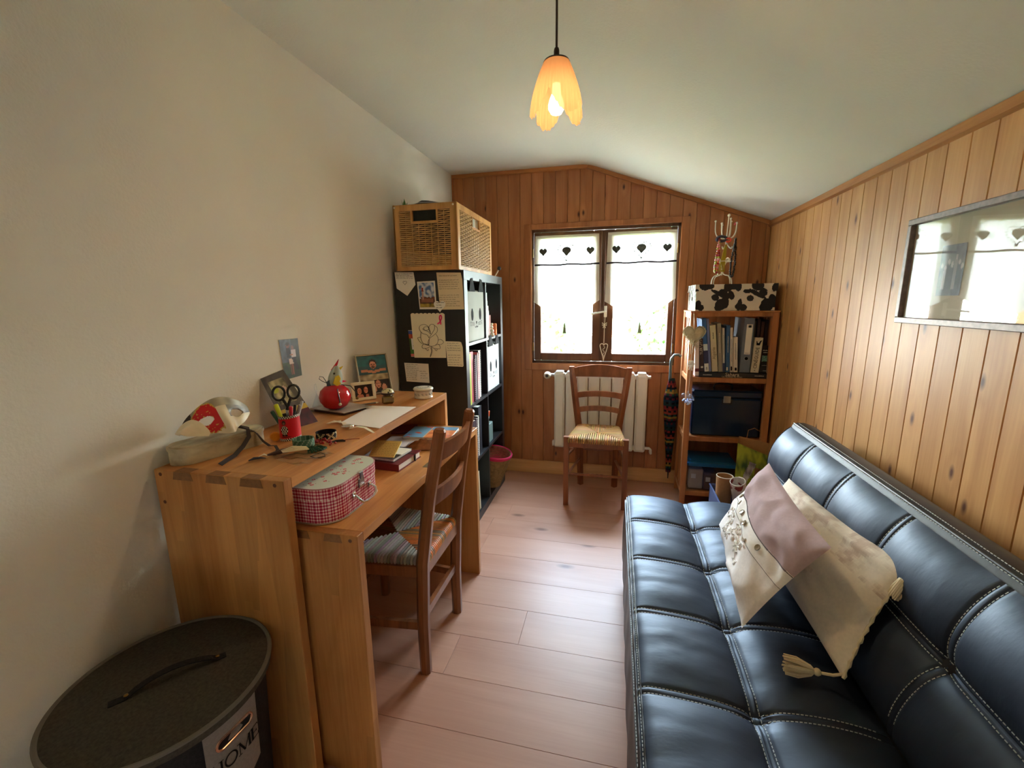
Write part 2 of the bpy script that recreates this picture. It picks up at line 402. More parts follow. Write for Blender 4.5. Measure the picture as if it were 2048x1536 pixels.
# rotate mesh so that across runs along -y and front faces -x
pm.transform(Matrix.Rotation(-PI/2, 4, 'Z'))
yy = D-.002
while yy > -.35:
    o = inst('plank', pm, PINE_R, wr_, (B+.012, yy, 0)); yy -= PW
# window opening in far wall
WX0, WX1, WZ0, WZ1 = -.6055, .4035, .868, 1.822
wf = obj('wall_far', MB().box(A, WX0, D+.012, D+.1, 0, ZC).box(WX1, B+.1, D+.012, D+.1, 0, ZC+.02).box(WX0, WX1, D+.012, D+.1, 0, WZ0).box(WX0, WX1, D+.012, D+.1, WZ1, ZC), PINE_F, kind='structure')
x = A
while x < B-.005:
    w_ = min(.0842, B-x)
    def put(z0, t0, t1):
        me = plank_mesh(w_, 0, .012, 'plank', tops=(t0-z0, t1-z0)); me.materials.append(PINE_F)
        inst('plank', me, PINE_F, wf, (x, D+.012, z0))
    t0, t1 = ceil_z(x), ceil_z(x+w_)
    if x+w_ > WX0-.01 and x < WX1+.01 :
        # planks above and below; the casing hides their cut
        if x+w_ <= WX0+.03 or x >= WX1-.03: put(0, t0, t1)
        else: put(0, WZ0, WZ0); put(WZ1, t0, t1)
    else: put(0, t0, t1)
    x += .0842
# trims
tr = MB().prism([(D, ZC), (D-.012, ZC), (D-.014, ZC-.022), (D, ZC-.026)], lambda a, b, t: (t, a, b), A, XR)
obj('trim_1', tr, TRIM_X, kind='structure')
p0, p1 = V((XR, D-.007, ceil_z(XR)-.013)), V((B, D-.007, ZB-.013))
obj('trim_2', MB().beam(p0, p1, .014, .026), TRIM_X, kind='structure')
tr = MB().prism([(B, ZB-.006), (B-.014, ZB-.001), (B-.016, ZB-.03), (B, ZB-.036)], lambda a, b, t: (a, t, b), -.4, D)
obj('trim_3', tr, TRIM_Y, kind='structure')
obj('trim_4', MB().box(A, A+.014, D-.014, D, 0, ZC-.02, .003), CASING, kind='structure')
obj('baseboard_far', MB().box(A, B, D-.018, D, .0, .1, .003), PINE_LIGHT, kind='structure')
obj('baseboard_right', MB().box(B-.014, B, Y0, D, 0, .09, .003), TRIM_Y, kind='structure')
# floor of laminate boards laid across the room
fl = obj('floor', MB().box(A-.05, B+.1, Y0, D+.05, -.06, -.008), LAMI, kind='structure')
FW, FL_ = .1925, 1.285
rowoff = {}
k = 0
y = 1.4455-FW*11
while y < D:
    off = -.333 if abs(y-1.4455) < .01 else {1: .53, 2: .1, 3: -.05, 4: .35}.get(k % 5, -.7)+.13*(k % 3)
    x = off
    while x > A: x -= FL_
    while x < B:
        x0, x1 = max(x, A), min(x+FL_, B); y0, y1 = max(y, Y0), min(y+FW, D)
        if x1-x0 > .02 and y1 > y0+.01:
            me = MB().box(0, x1-x0-.0006, 0, y1-y0-.0006, -.008, 0, .0007).build('plank'); me.materials.append(LAMI)
            inst('plank', me, LAMI, fl, (x0, y0, 0))
        x += FL_
    y += FW; k += 1
# ------------------------------------------------------------------ window
win = thing('window_1', '', '', (-.1, D, WZ0)); del win['label']; del win['category']; win['kind'] = 'structure'
cs = MB()
cw, ct = .052, .012
cs.box(WX0-cw, WX0, D-ct, D, WZ0-cw, WZ1+cw*.7, .003).box(WX1, WX1+cw, D-ct, D, WZ0-cw, WZ1+cw*.7, .003)
cs.box(WX0, WX1, D-ct, D, WZ1, WZ1+cw*.7, .003).box(WX0, WX1, D-ct, D, WZ0-cw, WZ0, .003)
obj('casing', cs, CASING, win)
fr = MB()
fr.box(WX0, WX0+.018, D+.005, D+.1, WZ0, WZ1).box(WX1-.018, WX1, D+.005, D+.1, WZ0, WZ1)
fr.box(WX0, WX1, D+.005, D+.1, WZ1-.02, WZ1).box(WX0, WX1, D+.005, D+.1, WZ0, WZ0+.018)
obj('window_frame', fr, WINWOOD, win)
XM = -.0985
panes = ((WX0+.02, XM-.002, -.535, -.165), (XM+.002, WX1-.02, -.020, .345))
for (x0, x1, g0, g1) in panes:
    sh = MB(); z0, z1 = WZ0+.02, WZ1-.022; gz0, gz1 = .945, 1.752
    ya, yb = D+.002, D+.05
    sh.box(x0, g0, ya, yb, z0, z1, .004).box(g1, x1, ya, yb, z0, z1, .004)
    sh.box(g0, g1, ya, yb, z0, gz0, .004).box(g0, g1, ya, yb, gz1, z1, .004)
    s_ = obj('sash', sh, WINWOOD, win)
    obj('pane', MB().box(g0-.003, g1+.003, D+.024, D+.028, gz0-.003, gz1+.003), GLASS, s_)
obj('meeting_stile', MB().box(XM-.012, XM+.016, D-.006, D+.004, WZ0+.022, WZ1-.024, .003), WINWOOD, win)
# handle
hd = MB(); hx = XM+.026; hz = 1.245
hd.box(hx-.010, hx+.010, D-.006, D+.004, hz-.04, hz+.04, .003)
hdl = obj('window_handle', hd, WHITEM, win)
obj('lever', MB().tube([(hx, D-.004, hz), (hx, D-.035, hz), (hx-.02, D-.042, hz-.002), (hx-.1, D-.045, hz-.016)], .0065, 8), WHITEM, hdl, smooth=True)
for hx_, hz_ in ((WX0+.012, 1.66), (WX0+.012, .99), (WX1-.012, 1.66), (WX1-.012, .99)):
    obj('hinge', MB().tube([(hx_, D-.002, hz_-.03), (hx_, D-.002, hz_+.03)], .007, 10), BRASS, win, smooth=True)
# outside: reveal and half open shutter seen through the left pane
rv = MB().box(WX0-.02, WX0, D+.1, D+.24, WZ0-.02, WZ1+.02).box(WX1, WX1+.02, D+.1, D+.24, WZ0-.02, WZ1+.02).box(WX0, WX1, D+.1, D+.28, WZ0-.04, WZ0)
obj('outer_reveal', rv, PINE_LIGHT, win)
EMB = plain('embroidery', S(70, 78, 72), .9); EMB2 = cloth_tl('heart_cloth', S(190, 192, 186), .08, .0)
# curtains
def curtain(x0, x1, zt, zbl, zbr, zpt, label, xt):
    yc = D-.014
    t = thing('cafe_curtain', label, 'curtain', ((x0+x1)/2, yc, zpt), 'white cafe curtains on the two window sashes')
    xm = (x0+x1)/2
    def zb(u): return lerp(zbl, zpt, u*2) if u < .5 else lerp(zpt, zbr, u*2-1)
    def pos(u, v, dy=0):
        flare = .012*(1-v)*(u-.5)*2
        return (lerp(x0, x1, u)+flare, yc+.0035*math.sin(u*34)*(.3+1-v)+.002*math.sin(u*11+v*9)-dy, lerp(zb(u), zt, v))
    obj('voile', MB().grid(pos, 60, 24), VOILE, t, smooth=80)
    for u0, u1 in ((0, .09), (.91, 1)):
        obj('side_hem', MB().grid(lambda a, b: pos(lerp(u0, u1, a), b, .0012), 6, 24), HEM, t, smooth=80)
    hb = MB()
    hb.grid(lambda a, b: pos(a, lerp(.955, 1, b), .0018), 40, 2)
    obj('header', hb, HEM, t, smooth=80)
    vl = lambda u: (1.575-zb(u))/(zt-zb(u))
    obj('cord_trim', MB().tube([pos(i/40, vl(i/40)+.004*math.sin(i*.35), .003) for i in range(41)], .0066, 6), INK, t, smooth=80)
    obj('rod', MB().tube([(x0+.004, yc-.001, zt-.012), (x1-.004, yc-.001, zt-.012)], .004, 8), WHITEM, t, smooth=True)
    # hearts
    def heart(cx, cz, s):
        pts = []
        for i in range(28):
            a = 2*PI*i/28
            pts.append((cx+s*.062*16*math.sin(a)**3, cz+s*.062*(13*math.cos(a)-5*math.cos(2*a)-2*math.cos(3*a)-math.cos(4*a))))
        return pts
    for cu_, s in ((.13, .026), (.5, .030), (.87, .026)):
        em = MB(); cx = lerp(x0, x1, cu_); cz = 1.665
        pp = heart(cx, cz, s)
        em.tube([(a, yc-.0065, b) for a, b in pp], .0030, 5, closed=True)
        obj('heart_patch', MB().prism([(lerp(cx, a, .96), lerp(cz, b, .96)) for a, b in pp], lambda a, b, q: (a, yc-.0060+q, b), 0, .0006), EMB2, t)
        for q in range(-3, 4):
            zz = cz+q*s*.28; ins = [a for a, b in pp if abs(b-zz) < s*.2]
            if ins: em.box(min(ins), max(ins), yc-.0066, yc-.006, zz-s*.1, zz+s*.1)
            xx = cx+q*s*.27; inz = [b for a, b in pp if abs(a-xx) < s*.2]
            if inz: em.box(xx-s*.1, xx+s*.1, yc-.0067, yc-.006, min(inz), max(inz))
        if cu_ == .5:
            for i, (a, b) in enumerate(heart(cx, cz-.002, s*2.0)):
                em.ball((a, yc-.0065, b), .0062, 6, sx_=.6+.8*(i % 2), sy_=.2, sz=1.4-.8*(i % 2))
        obj('heart_embroidery', em, EMB, t, kind='stuff')
    ts = MB()
    for i in range(9):
        a = i*2*PI/9
        ts.tube([(xt, yc-.006, zpt-.01), (xt+.004*math.cos(a), yc-.006+.004*math.sin(a), zpt-.024), (xt+.010*math.cos(a), yc-.007+.005*math.sin(a), zpt-.085)], .0032, 5)
    ts.ball((xt, yc-.006, zpt-.02), .006, 8)
    obj('tassel', ts, plain('green_tassel', S(128, 140, 108), .9), t)
curtain(-.573, -.128, 1.775, 1.315, 1.325, 1.175, 'white sheer cafe curtain with embroidered hearts over the left window sash', -.359)
curtain(-.068, .378, 1.778, 1.315, 1.33, 1.18, 'white sheer cafe curtain with embroidered hearts over the right window sash', .163)
# heart hanging from the window handle
t = thing('wicker_heart_pendant', 'long thin cream wire heart hanging by string from the window handle', 'ornament', (-.075, D-.03, .89))
obj('string', MB().tube([(hx, D-.012, hz-.01), (-.076, D-.018, 1.15), (-.077, D-.018, 1.02)], .0022, 6), CREAM, t)
hp = MB(); pts = []
for i in range(30):
    a = 2*PI*i/30
    px_, pz_ = .0017*16*math.sin(a)**3, .0017*(13*math.cos(a)-5*math.cos(2*a)-2*math.cos(3*a)-math.cos(4*a))
    if pz_ < 0: pz_ *= 3.6
    pts.append((-.077+px_, D-.018, .998+pz_))
hp.tube(pts, .0035, 6, closed=True)
hp.tube([(-.077+.009*math.sin(i*1.1)*(1-i/18), D-.018, 1.0-.006*i) for i in range(15)], .002, 5)
obj('heart', hp, CREAM, t, smooth=True)
bw = MB()
for sg in (-1, 1):
    bw.tube([(-.077, D-.02, 1.155), (-.077+sg*.016, D-.022, 1.168), (-.077+sg*.014, D-.022, 1.148), (-.077, D-.02, 1.155)], .003, 5)
    bw.tube([(-.077, D-.02, 1.155), (-.077+sg*.008, D-.02, 1.13)], .003, 5)
obj('bow', bw, CREAM, t)

# ------------------------------------------------------------------ outside world
obj('lawn', MB().box(-14, 14, D+.5, 30, -3.2, -3), plain('grass', S(98, 128, 62), .9, var=.4, scale=2), kind='structure')
t = thing('neighbour_house', 'pale chalet with brown roof far outside the right window pane', 'house', (7.2, 17, -3))
obj('wall', MB().box(4, 10.5, 15, 20, -3, .9), plain('render', S(214, 206, 194), .9), t)
rf = MB().prism([(3.2, .8), (7.2, 2.6), (11.3, .8), (11.3, 1.0), (7.2, 2.85), (3.2, 1.0)], lambda a, b, q: (a, q, b), 14.3, 20.6)
obj('roof', rf, plain('roof_tiles', S(120, 84, 66), .8), t)
for wx in (5.2, 7, 8.8):
    f_ = obj('window', MB().box(wx, wx+.9, 14.96, 15.02, -.7, .3), WINWOOD, t)
    obj('pane', MB().box(wx+.08, wx+.82, 14.94, 14.97, -.62, .22), plain('dark_glass', S(60, 70, 80), .1), f_)
bl = MB()
for i in range(17): bl.box(3.9+i*.4, 4.0+i*.4, 13.9, 13.95, -1.6, -.8)
bl.box(3.8, 10.5, 13.88, 13.98, -.85, -.75).box(3.8, 10.5, 13.9, 15, -1.7, -1.6)
obj('balcony', bl, WINWOOD, t)
def tree(x, y, h, r, label):
    t = thing('leafy_tree', label, 'tree', (x, y, -3), 'trees beyond the window')
    obj('trunk', MB().tube([(x, y, -3), (x+.1, y, -3+h*.5), (x, y, -3+h*.8)], [.22, .16, .06], 8), WINWOOD, t)
    cr = MB(); rr = random.Random(int(x*10))
    for i in range(1400):
        d = V((rr.gauss(0, 1), rr.gauss(0, 1), rr.gauss(0, 1))).normalized()*r*(.5+.5*rr.random())
        c = V((x, y, -3+h*.72))+V((d.x, d.y, d.z*1.3))
        e1 = V((rr.uniform(-1, 1), rr.uniform(-1, 1), rr.uniform(-1, 1))).normalized()*.13; e2 = e1.orthogonal().normalized()*.09
        cr.add([c-e1, c+e2, c+e1, c-e2], [(0, 1, 2, 3)])
    obj('foliage', cr, plain('leaves', S(96, 140, 60), .7, var=.4, scale=2), t, kind='stuff', norm=False)
tree(-2.2, 12, 4.6, 1.5, 'broad green tree on the lawn outside the left window pane')
tree(1.6, 13.5, 5.0, 1.3, 'green tree beside the chalet outside the right window pane')

# ------------------------------------------------------------------ radiator
t = thing('radiator', 'cream white cast radiator with eight columns under the window', 'radiator', (-.09, D-.05, .22))
RX0, RW = -.425, .0822
for i in range(8):
    x0 = RX0+i*RW
    mb = MB().box(x0+.003, x0+RW-.003, D-.088, D-.06, .245, .815, .008)
    mb.box(x0+.014, x0+RW-.014, D-.092, D-.085, .26, .80, .003)
    mb.box(x0+.03, x0+RW-.03, D-.062, D-.03, .25, .81, .003)
    mb.tube([(x0, D-.06, .79), (x0+RW, D-.06, .79)], .018, 10).tube([(x0, D-.06, .27), (x0+RW, D-.06, .27)], .018, 10)
    mb.box(x0+.012, x0+RW-.012, D-.086, D-.034, .812, .824, .005)
    obj('column', mb, WHITEM, t, smooth=25)
vv = MB().tube([(RX0, D-.06, .79), (RX0-.03, D-.06, .79)], .012, 10)
vv.lathe([(.001, 0), (.02, .002), (.024, .012), (.022, .035), (.016, .045), (.012, .05)], (0, 0, 0), 16)

vv = MB().tube([(RX0, D-.06, .79), (RX0-.035, D-.06, .79)], .012, 10).tube([(RX0-.035, D-.03, .79), (RX0-.035, D-.075, .79)], .011, 10)
obj('pipe', vv, STEEL, t, smooth=True)
obj('valve_knob', MB(XF((RX0-.048, D-.06, .79), 0, PI/2)).lathe([(.001, 0), (.022, .002), (.027, .014), (.025, .04), (.018, .05), (.001, .052)], (0, 0, 0), 18), CREAM, t, smooth=True)
obj('valve_face', MB(XF((RX0-.048, D-.1115, .79), 0, PI/2)).lathe([(.001, 0), (.011, .001), (.011, .003), (.001, .0035)], (0, 0, 0), 14), BLACK, t, smooth=True)
rx1 = RX0+8*RW
obj('vent_cap', MB().tube([(rx1, D-.06, .79), (rx1+.02, D-.06, .79)], .012, 10), WHITEM, t, smooth=True)
obj('return_pipe', MB().tube([(rx1, D-.06, .27), (rx1+.03, D-.06, .27), (rx1+.04, D-.06, .26), (rx1+.042, D-.06, .235), (rx1+.042, D-.01, .23)], .01, 10), WHITEM, t, smooth=True)
obj('end_plug', MB().box(RX0-.012, RX0, D-.08, D-.04, .25, .29, .004), WHITEM, t, smooth=True)

# ------------------------------------------------------------------ rush weaving
def rush(c, zt, cols, nstr=22, puff=.016, rr=.0052):
    # c: four corners (x,y) front-left, front-right, back-right, back-left; strands run square to each rail up to the diagonals
    c = [V((a, b, 0)) for a, b in c]; ce = sum(c, V((0, 0, 0)))/4
    mb = MB()
    for s in range(4):
        p, q = c[s], c[(s+1) % 4]
        for i in range(nstr):
            f = (i+.5)/nstr
            st = p.lerp(q, f)
            # end on diagonal
            en = p.lerp(ce, f*2) if f < .5 else q.lerp(ce, (1-f)*2)
            d = en-st; L_ = d.length
            mb.col = tuple(k*random.uniform(.8, 1.15) for k in cols(s, f))
            out = -d.normalized() if L_ > 1e-4 else V((0, 0, 0))
            pts = [st+out*.006+V((0, 0, zt-.03)), st+out*.008+V((0, 0, zt-.012)), st+out*.001+V((0, 0, zt))]
            for k_ in (.3, .65, 1): pts.append(st+d*k_+V((0, 0, zt+puff*math.sin(k_*PI*.6)*min(1, L_/.08)-.012*k_*(L_/.15))))
            mb.tube(pts, rr, 5)
    return mb
# ------------------------------------------------------------------ chair by the radiator
t = thing('ladder_back_chair', 'brown ladder back chair with straw seat in front of the radiator', 'chair', (-.1, 2.86, 0))
FLc, FRc, BLc, BRc = V((-.284, 2.685, 0)), (V((.086, 2.685, 0))), V((-.215, 3.03, 0)), V((.026, 3.03, 0))
zs = .462
for c in (FLc, FRc):
    obj('leg', MB().tube([c, c+V((0, 0, zs+.006))], [.0225, .0245], 4), CHAIRW2, t)
def post(c, sgn):
    pts = [c+V((0, 0, 0)), c+V((sgn*-.006, -.02, .25)), c+V((sgn*-.018, -.03, .46)), c+V((sgn*-.05, 0, .67)), c+V((sgn*-.078, .045, .86))]
    return MB().tube(pts, [.021, .023, .0235, .0225, .021], 4, nrm=(.7, .7, 0)), pts
m1_, PL = post(BLc, 1); m2_, PR = post(BRc, -1)
obj('rear_leg', m1_, CHAIRW2, t); obj('rear_leg', m2_, CHAIRW2, t)
def on(P, z):
    for a, b in zip(P, P[1:]):
        if a.z <= z <= b.z: return a.lerp(b, (z-a.z)/(b.z-a.z))
    return P[-1]
def slat(z0, z1, arch, bow, th=.014, lowarch=None, mat=CHAIRW2, PLx=None, PRx=None, dirn=V((0, 1, 0)), n_=18, par=None, name='slat'):
    lowarch = arch if lowarch is None else lowarch
    a0, b0, a1, b1 = on(PLx, z0), on(PRx, z0), on(PLx, z1), on(PRx, z1)
    def pt(u, top, side):
        w_ = 4*u*(1-u)
        p = (a1.lerp(b1, u) if top else a0.lerp(b0, u)) + V((0, 0, (arch if top else lowarch)*w_)) + dirn*(bow*w_+side*th/2)
        return p
    mb = MB(); vs_ = []; fs = []
    for i in range(n_+1):
        u = i/n_
        vs_ += [pt(u, 0, -1), pt(u, 1, -1), pt(u, 1, 1), pt(u, 0, 1)]
    for i in range(n_):
        for k_ in range(4): fs.append((i*4+k_, i*4+(k_+1) % 4, i*4+4+(k_+1) % 4, i*4+4+k_))
    fs += [(0, 1, 2, 3), (n_*4+3, n_*4+2, n_*4+1, n_*4)]
    mb.add(vs_, fs); obj(name, mb, mat, par, smooth=30)
slat(.795, .85, .03, .012, lowarch=.0, PLx=PL, PRx=PR, par=t, name='crest_rail')
slat(.645, .683, .016, .012, PLx=PL, PRx=PR, par=t)
slat(.545, .58, .016, .012, PLx=PL, PRx=PR, par=t)
for q_ in (PL[-1], PR[-1]): obj('post_cap', MB().box(q_.x-.018, q_.x+.018, q_.y-.018, q_.y+.018, q_.z-.002, q_.z+.004, .002), CHAIRW2, t)
zr = V((0, 0, zs-.045))
rl = MB().beam(FLc+zr, FRc+zr, .02, .035).beam(on(PL, .42), on(PR, .42), .02, .03).beam(FLc+zr, on(PL, .42), .018, .03).beam(FRc+zr, on(PR, .42), .018, .03)
obj('seat_frame', rl, CHAIRW2, t)
for z, a, b in ((.2, FLc, BLc), (.2, FRc, BRc), (.33, FLc, BLc), (.33, FRc, BRc), (.31, BLc, BRc), (.27, BLc, BRc)):
    obj('stretcher', MB().tube([a+V((0, 0, z)), b+V((0, -.01, z+.01))], .0085, 8), CHAIRW2, t, smooth=True)
L0, R0 = FLc+V((0, 0, .215)), FRc+V((0, 0, .215))
pts = [L0.lerp(R0, i/40) for i in range(41)]
rad = [.0085+(.0035*abs(math.sin((i-14)*PI/3)) if 14 <= i <= 26 else 0) for i in range(41)]
obj('turned_stretcher', MB().tube(pts, rad, 8), CHAIRW2, t, smooth=True)
gold = S(190, 146, 86)
seat = rush([(-.275, 2.675), (.077, 2.675), (.04, 3.0), (-.23, 3.0)], zs, lambda s, f: mix(gold, S(150, 110, 60), random.random()*.6), nstr=26, puff=.006, rr=.0058)
obj('rush_seat', seat, VCR, t, smooth=60, kind='stuff')
# ------------------------------------------------------------------ chair at the desk
t = thing('desk_chair', 'brown wooden chair with grey and orange woven rush seat tucked under the desk', 'chair', (-.78, 1.41, 0))
N0, N1 = V((-.634, 1.252, 0)), V((-.632, 1.572, 0))
PN = [N0, N0+V((.0, 0, .2)), N0+V((.01, 0, .44)), N0+V((.045, .003, .68)), N0+V((.092, .008, .915))]
PF = [N1, N1+V((.0, 0, .2)), N1+V((.01, 0, .44)), N1+V((.045, -.004, .68)), N1+V((.088, -.01, .905))]
for P in (PN, PF):
    P2 = P+[P[-1]+V((.001, 0, .008))]
    obj('rear_leg', MB().tube(P2, [.021, .0225, .0235, .022, .0205, .015], 8, nrm=(1, 0, 0)), CHAIRW, t, smooth=30)
DX = V((1, 0, 0))
slat(.805, .868, .004, .028, th=.016, PLx=PN, PRx=PF, dirn=DX, mat=CHAIRW, par=t)
slat(.642, .702, .004, .028, th=.016, PLx=PN, PRx=PF, dirn=DX, mat=CHAIRW, par=t)
G0, G1 = V((-1.0, 1.215, 0)), V((-1.0, 1.612, 0))
for g in (G0, G1): obj('leg', MB().tube([g, g+V((0, 0, .455))], [.021, .0225], 8), CHAIRW, t, smooth=30)
z4 = V((0, 0, .405))
obj('seat_rail', MB().beam(N0+z4+V((.008, 0, 0)), N1+z4+V((.008, 0, 0)), .022, .045), CHAIRW, t)
obj('seat_rail', MB().beam(N0+z4, G0+z4, .02, .04), CHAIRW, t); obj('seat_rail', MB().beam(N1+z4, G1+z4, .02, .04), CHAIRW, t)
obj('seat_rail', MB().beam(G0+z4, G1+z4, .02, .04), CHAIRW, t)
for a, b, z in ((N0, N1, .225), (N0, G0, .19), (N1, G1, .19), (G0, G1, .16)):
    obj('stretcher', MB().beam(a+V((0, 0, z)), b+V((0, 0, z)), .016, .03), CHAIRW, t)
def rcol(s, f):
    if s == 0: return S(132, 78, 46)
    if s == 2:
        return S(200, 122, 58) if int(abs(f-.5)*9) % 2 else S(150, 120, 84)
    return mix(S(168, 158, 148), S(120, 108, 100), random.random())
# section order: front(s0) near far back
seat = rush([(-.985, 1.225), (-.985, 1.6), (-.625, 1.56), (-.625, 1.264)][::1], .45, lambda s, f: {0: S(120, 76, 46), 1: mix(S(176, 168, 160), S(128, 116, 108), random.random()), 2: (S(206, 130, 64) if random.random() < .6 else S(150, 118, 80)), 3: mix(S(176, 168, 160), S(128, 116, 108), random.random())}[s], nstr=30, puff=.004, rr=.0058)
obj('rush_seat', seat, VCR, t, smooth=60, kind='stuff')

# ------------------------------------------------------------------ nested desks
DZ, D2 = .900, .747
def dtails(mb, face_y, top, xs, th):
    for x0, x1 in xs:
        s_ = .006
        mb.prism([(x0+s_, top), (x1-s_, top), (x1, top-th), (x0, top-th)], lambda a, b, q: (a, q, b), face_y-.0006, face_y+.002)
t = thing('tall_desk', 'high honey coloured solid wood desk with dovetailed corners standing against the left wall', 'desk', (-.975, 1.37, 0))
X0, X1, YA, YB, TH = -1.176, -.7743, .8364, 1.9003, .027
obj('desktop', MB().box(X0, X1, YA+TH, YB-TH, DZ-TH, DZ, .0005), DESKW_Y, t)
for ya, yb in ((YA, YA+TH), (YB-TH, YB)): obj('side_panel', MB().box(X0, X1, ya, yb, 0, DZ, .0014), DESKW_Z, t)
for i, (a, b) in enumerate(((-1.115, -1.05), (-1.01, -.945), (-.905, -.835))):
    mb = MB(); dtails(mb, YA, DZ-.001, ((a, b),), .022); mb.box(a+.008, b-.008, YA+.001, YA+TH, DZ-.002, DZ+.0004); obj('dovetail', mb, ENDG, t)
for px_, pz_ in ((-1.155, DZ-.012), (-.80, DZ-.012), (-1.155, DZ-.09)):
    obj('dowel', MB(XF((px_, YA-.0006, pz_), 0, PI/2)).lathe([(.001, 0), (.005, 0), (.005, -.004), (.001, -.004)], seg=12), plain('dowel_dark', S(96, 50, 30), .6), t)
t = thing('low_desk', 'lower honey coloured wood desk nested beneath the high desk and pulled forward', 'desk', (-.8, 1.37, 0))
X0, X1, YA, YB = -1.02, -.616, .8827, 1.868
obj('desktop', MB().box(X0, X1, YA+TH, YB-TH, D2-TH, D2, .0005), DESKW_Y, t)
for ya, yb in ((YA, YA+TH), (YB-TH, YB)): obj('side_panel', MB().box(X0, X1, ya, yb, 0, D2, .0014), DESKW_Z, t)
for a, b in ((-.80, -.755), (-.715, -.66)):
    mb = MB(); dtails(mb, YA, D2-.001, ((a, b),), .022); obj('dovetail', mb, ENDG, t)
obj('dowel', MB(XF((-.637, YA-.0006, D2-.014), 0, PI/2)).lathe([(.001, 0), (.005, 0), (.005, -.004), (.001, -.004)], seg=12), plain('dowel_dark2', S(96, 50, 30), .6), t)
obj('repair_patch', MB().box(-.655, -.6155, 1.352, 1.40, D2-.02, D2+.0006), plain('green_putty', S(122, 108, 70), .6, var=.2), t, label='greenish filler patch on the front edge')
# ------------------------------------------------------------------ black shelf unit
SX0, SX1, SY0, SY1, SH = -1.172, -.7745, 2.1987, 2.985, 1.488
t = thing('cube_shelf', 'tall black brown cube shelf unit with eight compartments between desk and window wall', 'shelf', ((SX0+SX1)/2, (SY0+SY1)/2, 0))
obj('side_panel', MB().box(SX0, SX1, SY0, SY0+.05, .05, SH-.05), BLACKW, t)
obj('side_panel', MB().box(SX0, SX1, SY1-.05, SY1, .05, SH-.05), BLACKW, t)
obj('top_panel', MB().box(SX0, SX1, SY0, SY1, SH-.05, SH, .001), BLACKW, t)
obj('bottom_panel', MB().box(SX0, SX1, SY0, SY1, 0, .05, .001), BLACKW, t)
YM = (SY0+SY1)/2
obj('divider', MB().box(SX0, SX1-.001, YM-.008, YM+.008, .05, SH-.05), BLACKW, t)
ROW = [.05, .401, .752, 1.103]
for z in ROW[1:]:
    obj('shelf_board', MB().box(SX0, SX1-.0005, SY0+.05, YM-.008, z-.016, z), BLACKW, t)
    obj('shelf_board', MB().box(SX0, SX1-.0005, YM+.008, SY1-.05, z-.016, z), BLACKW, t)
CN0, CN1, CF0, CF1 = SY0+.05, YM-.008, YM+.008, SY1-.05
def catbox(y0, y1, z, h, label):
    t = thing('cat_face_box', label, 'storage box', (SX0+.2, (y0+y1)/2, z), 'cat face storage boxes')
    x1 = SX1-.004
    obj('body', MB().box(SX0+.02, x1, y0, y1, z+.001, z+h, .006), plain('canvas', S(178, 182, 176), .9, var=.12, scale=6), t, smooth=30)
    fx = x1+.0006; ym = (y0+y1)/2; W_ = y1-y0
    fc = MB()
    for sg in (-1, 1):
        c = V((fx, ym+sg*W_*.24, z+h*.53))
        obj('eye', MB().prism([(.018*math.cos(a)*(1 if math.sin(a) < .6 else .8), .034*math.sin(a)) for a in [i*PI/8 for i in range(16)]], lambda a, b, q, c=c: (c.x+q, c.y+a, c.z+b), 0, .0012), INKB, t)
        ear = MB().prism([(-.05, -.028), (.05, -.028), (.012, .045), (-.02, .04)] if sg < 0 else [(-.05, -.028), (.05, -.028), (.02, .04), (-.012, .045)], lambda a, b, q, s_=sg: (x1+.003+q, ym+s_*W_*.27+a, z+h+.02+b), 0, .004)
        obj('ear', ear, INKB, t, label='black pointed ear')
        for k_ in range(3):
            fc.tube([(fx, ym+sg*W_*.12, z+h*.36-.006*k_), (fx, ym+sg*W_*.36, z+h*(.37-.035*k_)+.006)], .0012, 4)
    fc.tube([(fx, ym-.026, z+h*.29), (fx, ym-.014, z+h*.27), (fx, ym, z+h*.30), (fx, ym+.014, z+h*.27), (fx, ym+.026, z+h*.29)], .0016, 4)
    obj('whiskers', fc, INK, t, kind='stuff')
    obj('nose', MB().prism([(-.008, .006), (.008, .006), (0, -.010)], lambda a, b, q: (fx+q, ym+a, z+h*.37+b), 0, .0015), INKB, t)
catbox(CN0+.004, CN1-.03, ROW[3], .285, 'white canvas box with drawn cat face and black ears in the top near compartment')
catbox(CF0+.004, CF1-.05, ROW[2], .30, 'white canvas box with drawn cat face and black ears in the second row far compartment')
def book(name, y0, y1, x0, x1, z0, h, col, label, cat='book', group=None, spiral=None, page=True, tilt=0, mat=None):
    """upright book in the shelf: spine faces +x"""
    xf = XF((x1, y0, z0), 0, tilt)
    t = thing(name, label, cat, (x1-.06, (y0+y1)/2, z0), group)
    T = y1-y0; Dp = x1-x0
    m = mat or plain('cover_'+name, col, .5)
    cv = MB(xf).box(-Dp, 0, 0, .0018, 0, h).box(-Dp, 0, T-.0018, T, 0, h)
    if not spiral: cv.box(-.0015, .0, 0, T, 0, h)
    obj('cover', cv, m, t)
    obj('pages', MB(xf).box(-Dp+.004, -.004 if spiral else -.0015, .0018, T-.0018, .003, h-.003), PAPER, t)
    if spiral:
        sp_ = MB(xf)
        nn = int(h/.011)
        for i in range(nn):
            zc = (i+.7)*h/nn
            sp_.tube([(-.004+.006*math.cos(a), T/2+T*.5*math.sin(a), zc) for a in [k_*PI/3 for k_ in range(6)]], .0011, 4, closed=True)
        obj('spiral', sp_, spiral, t, kind='stuff')
    return t, xf
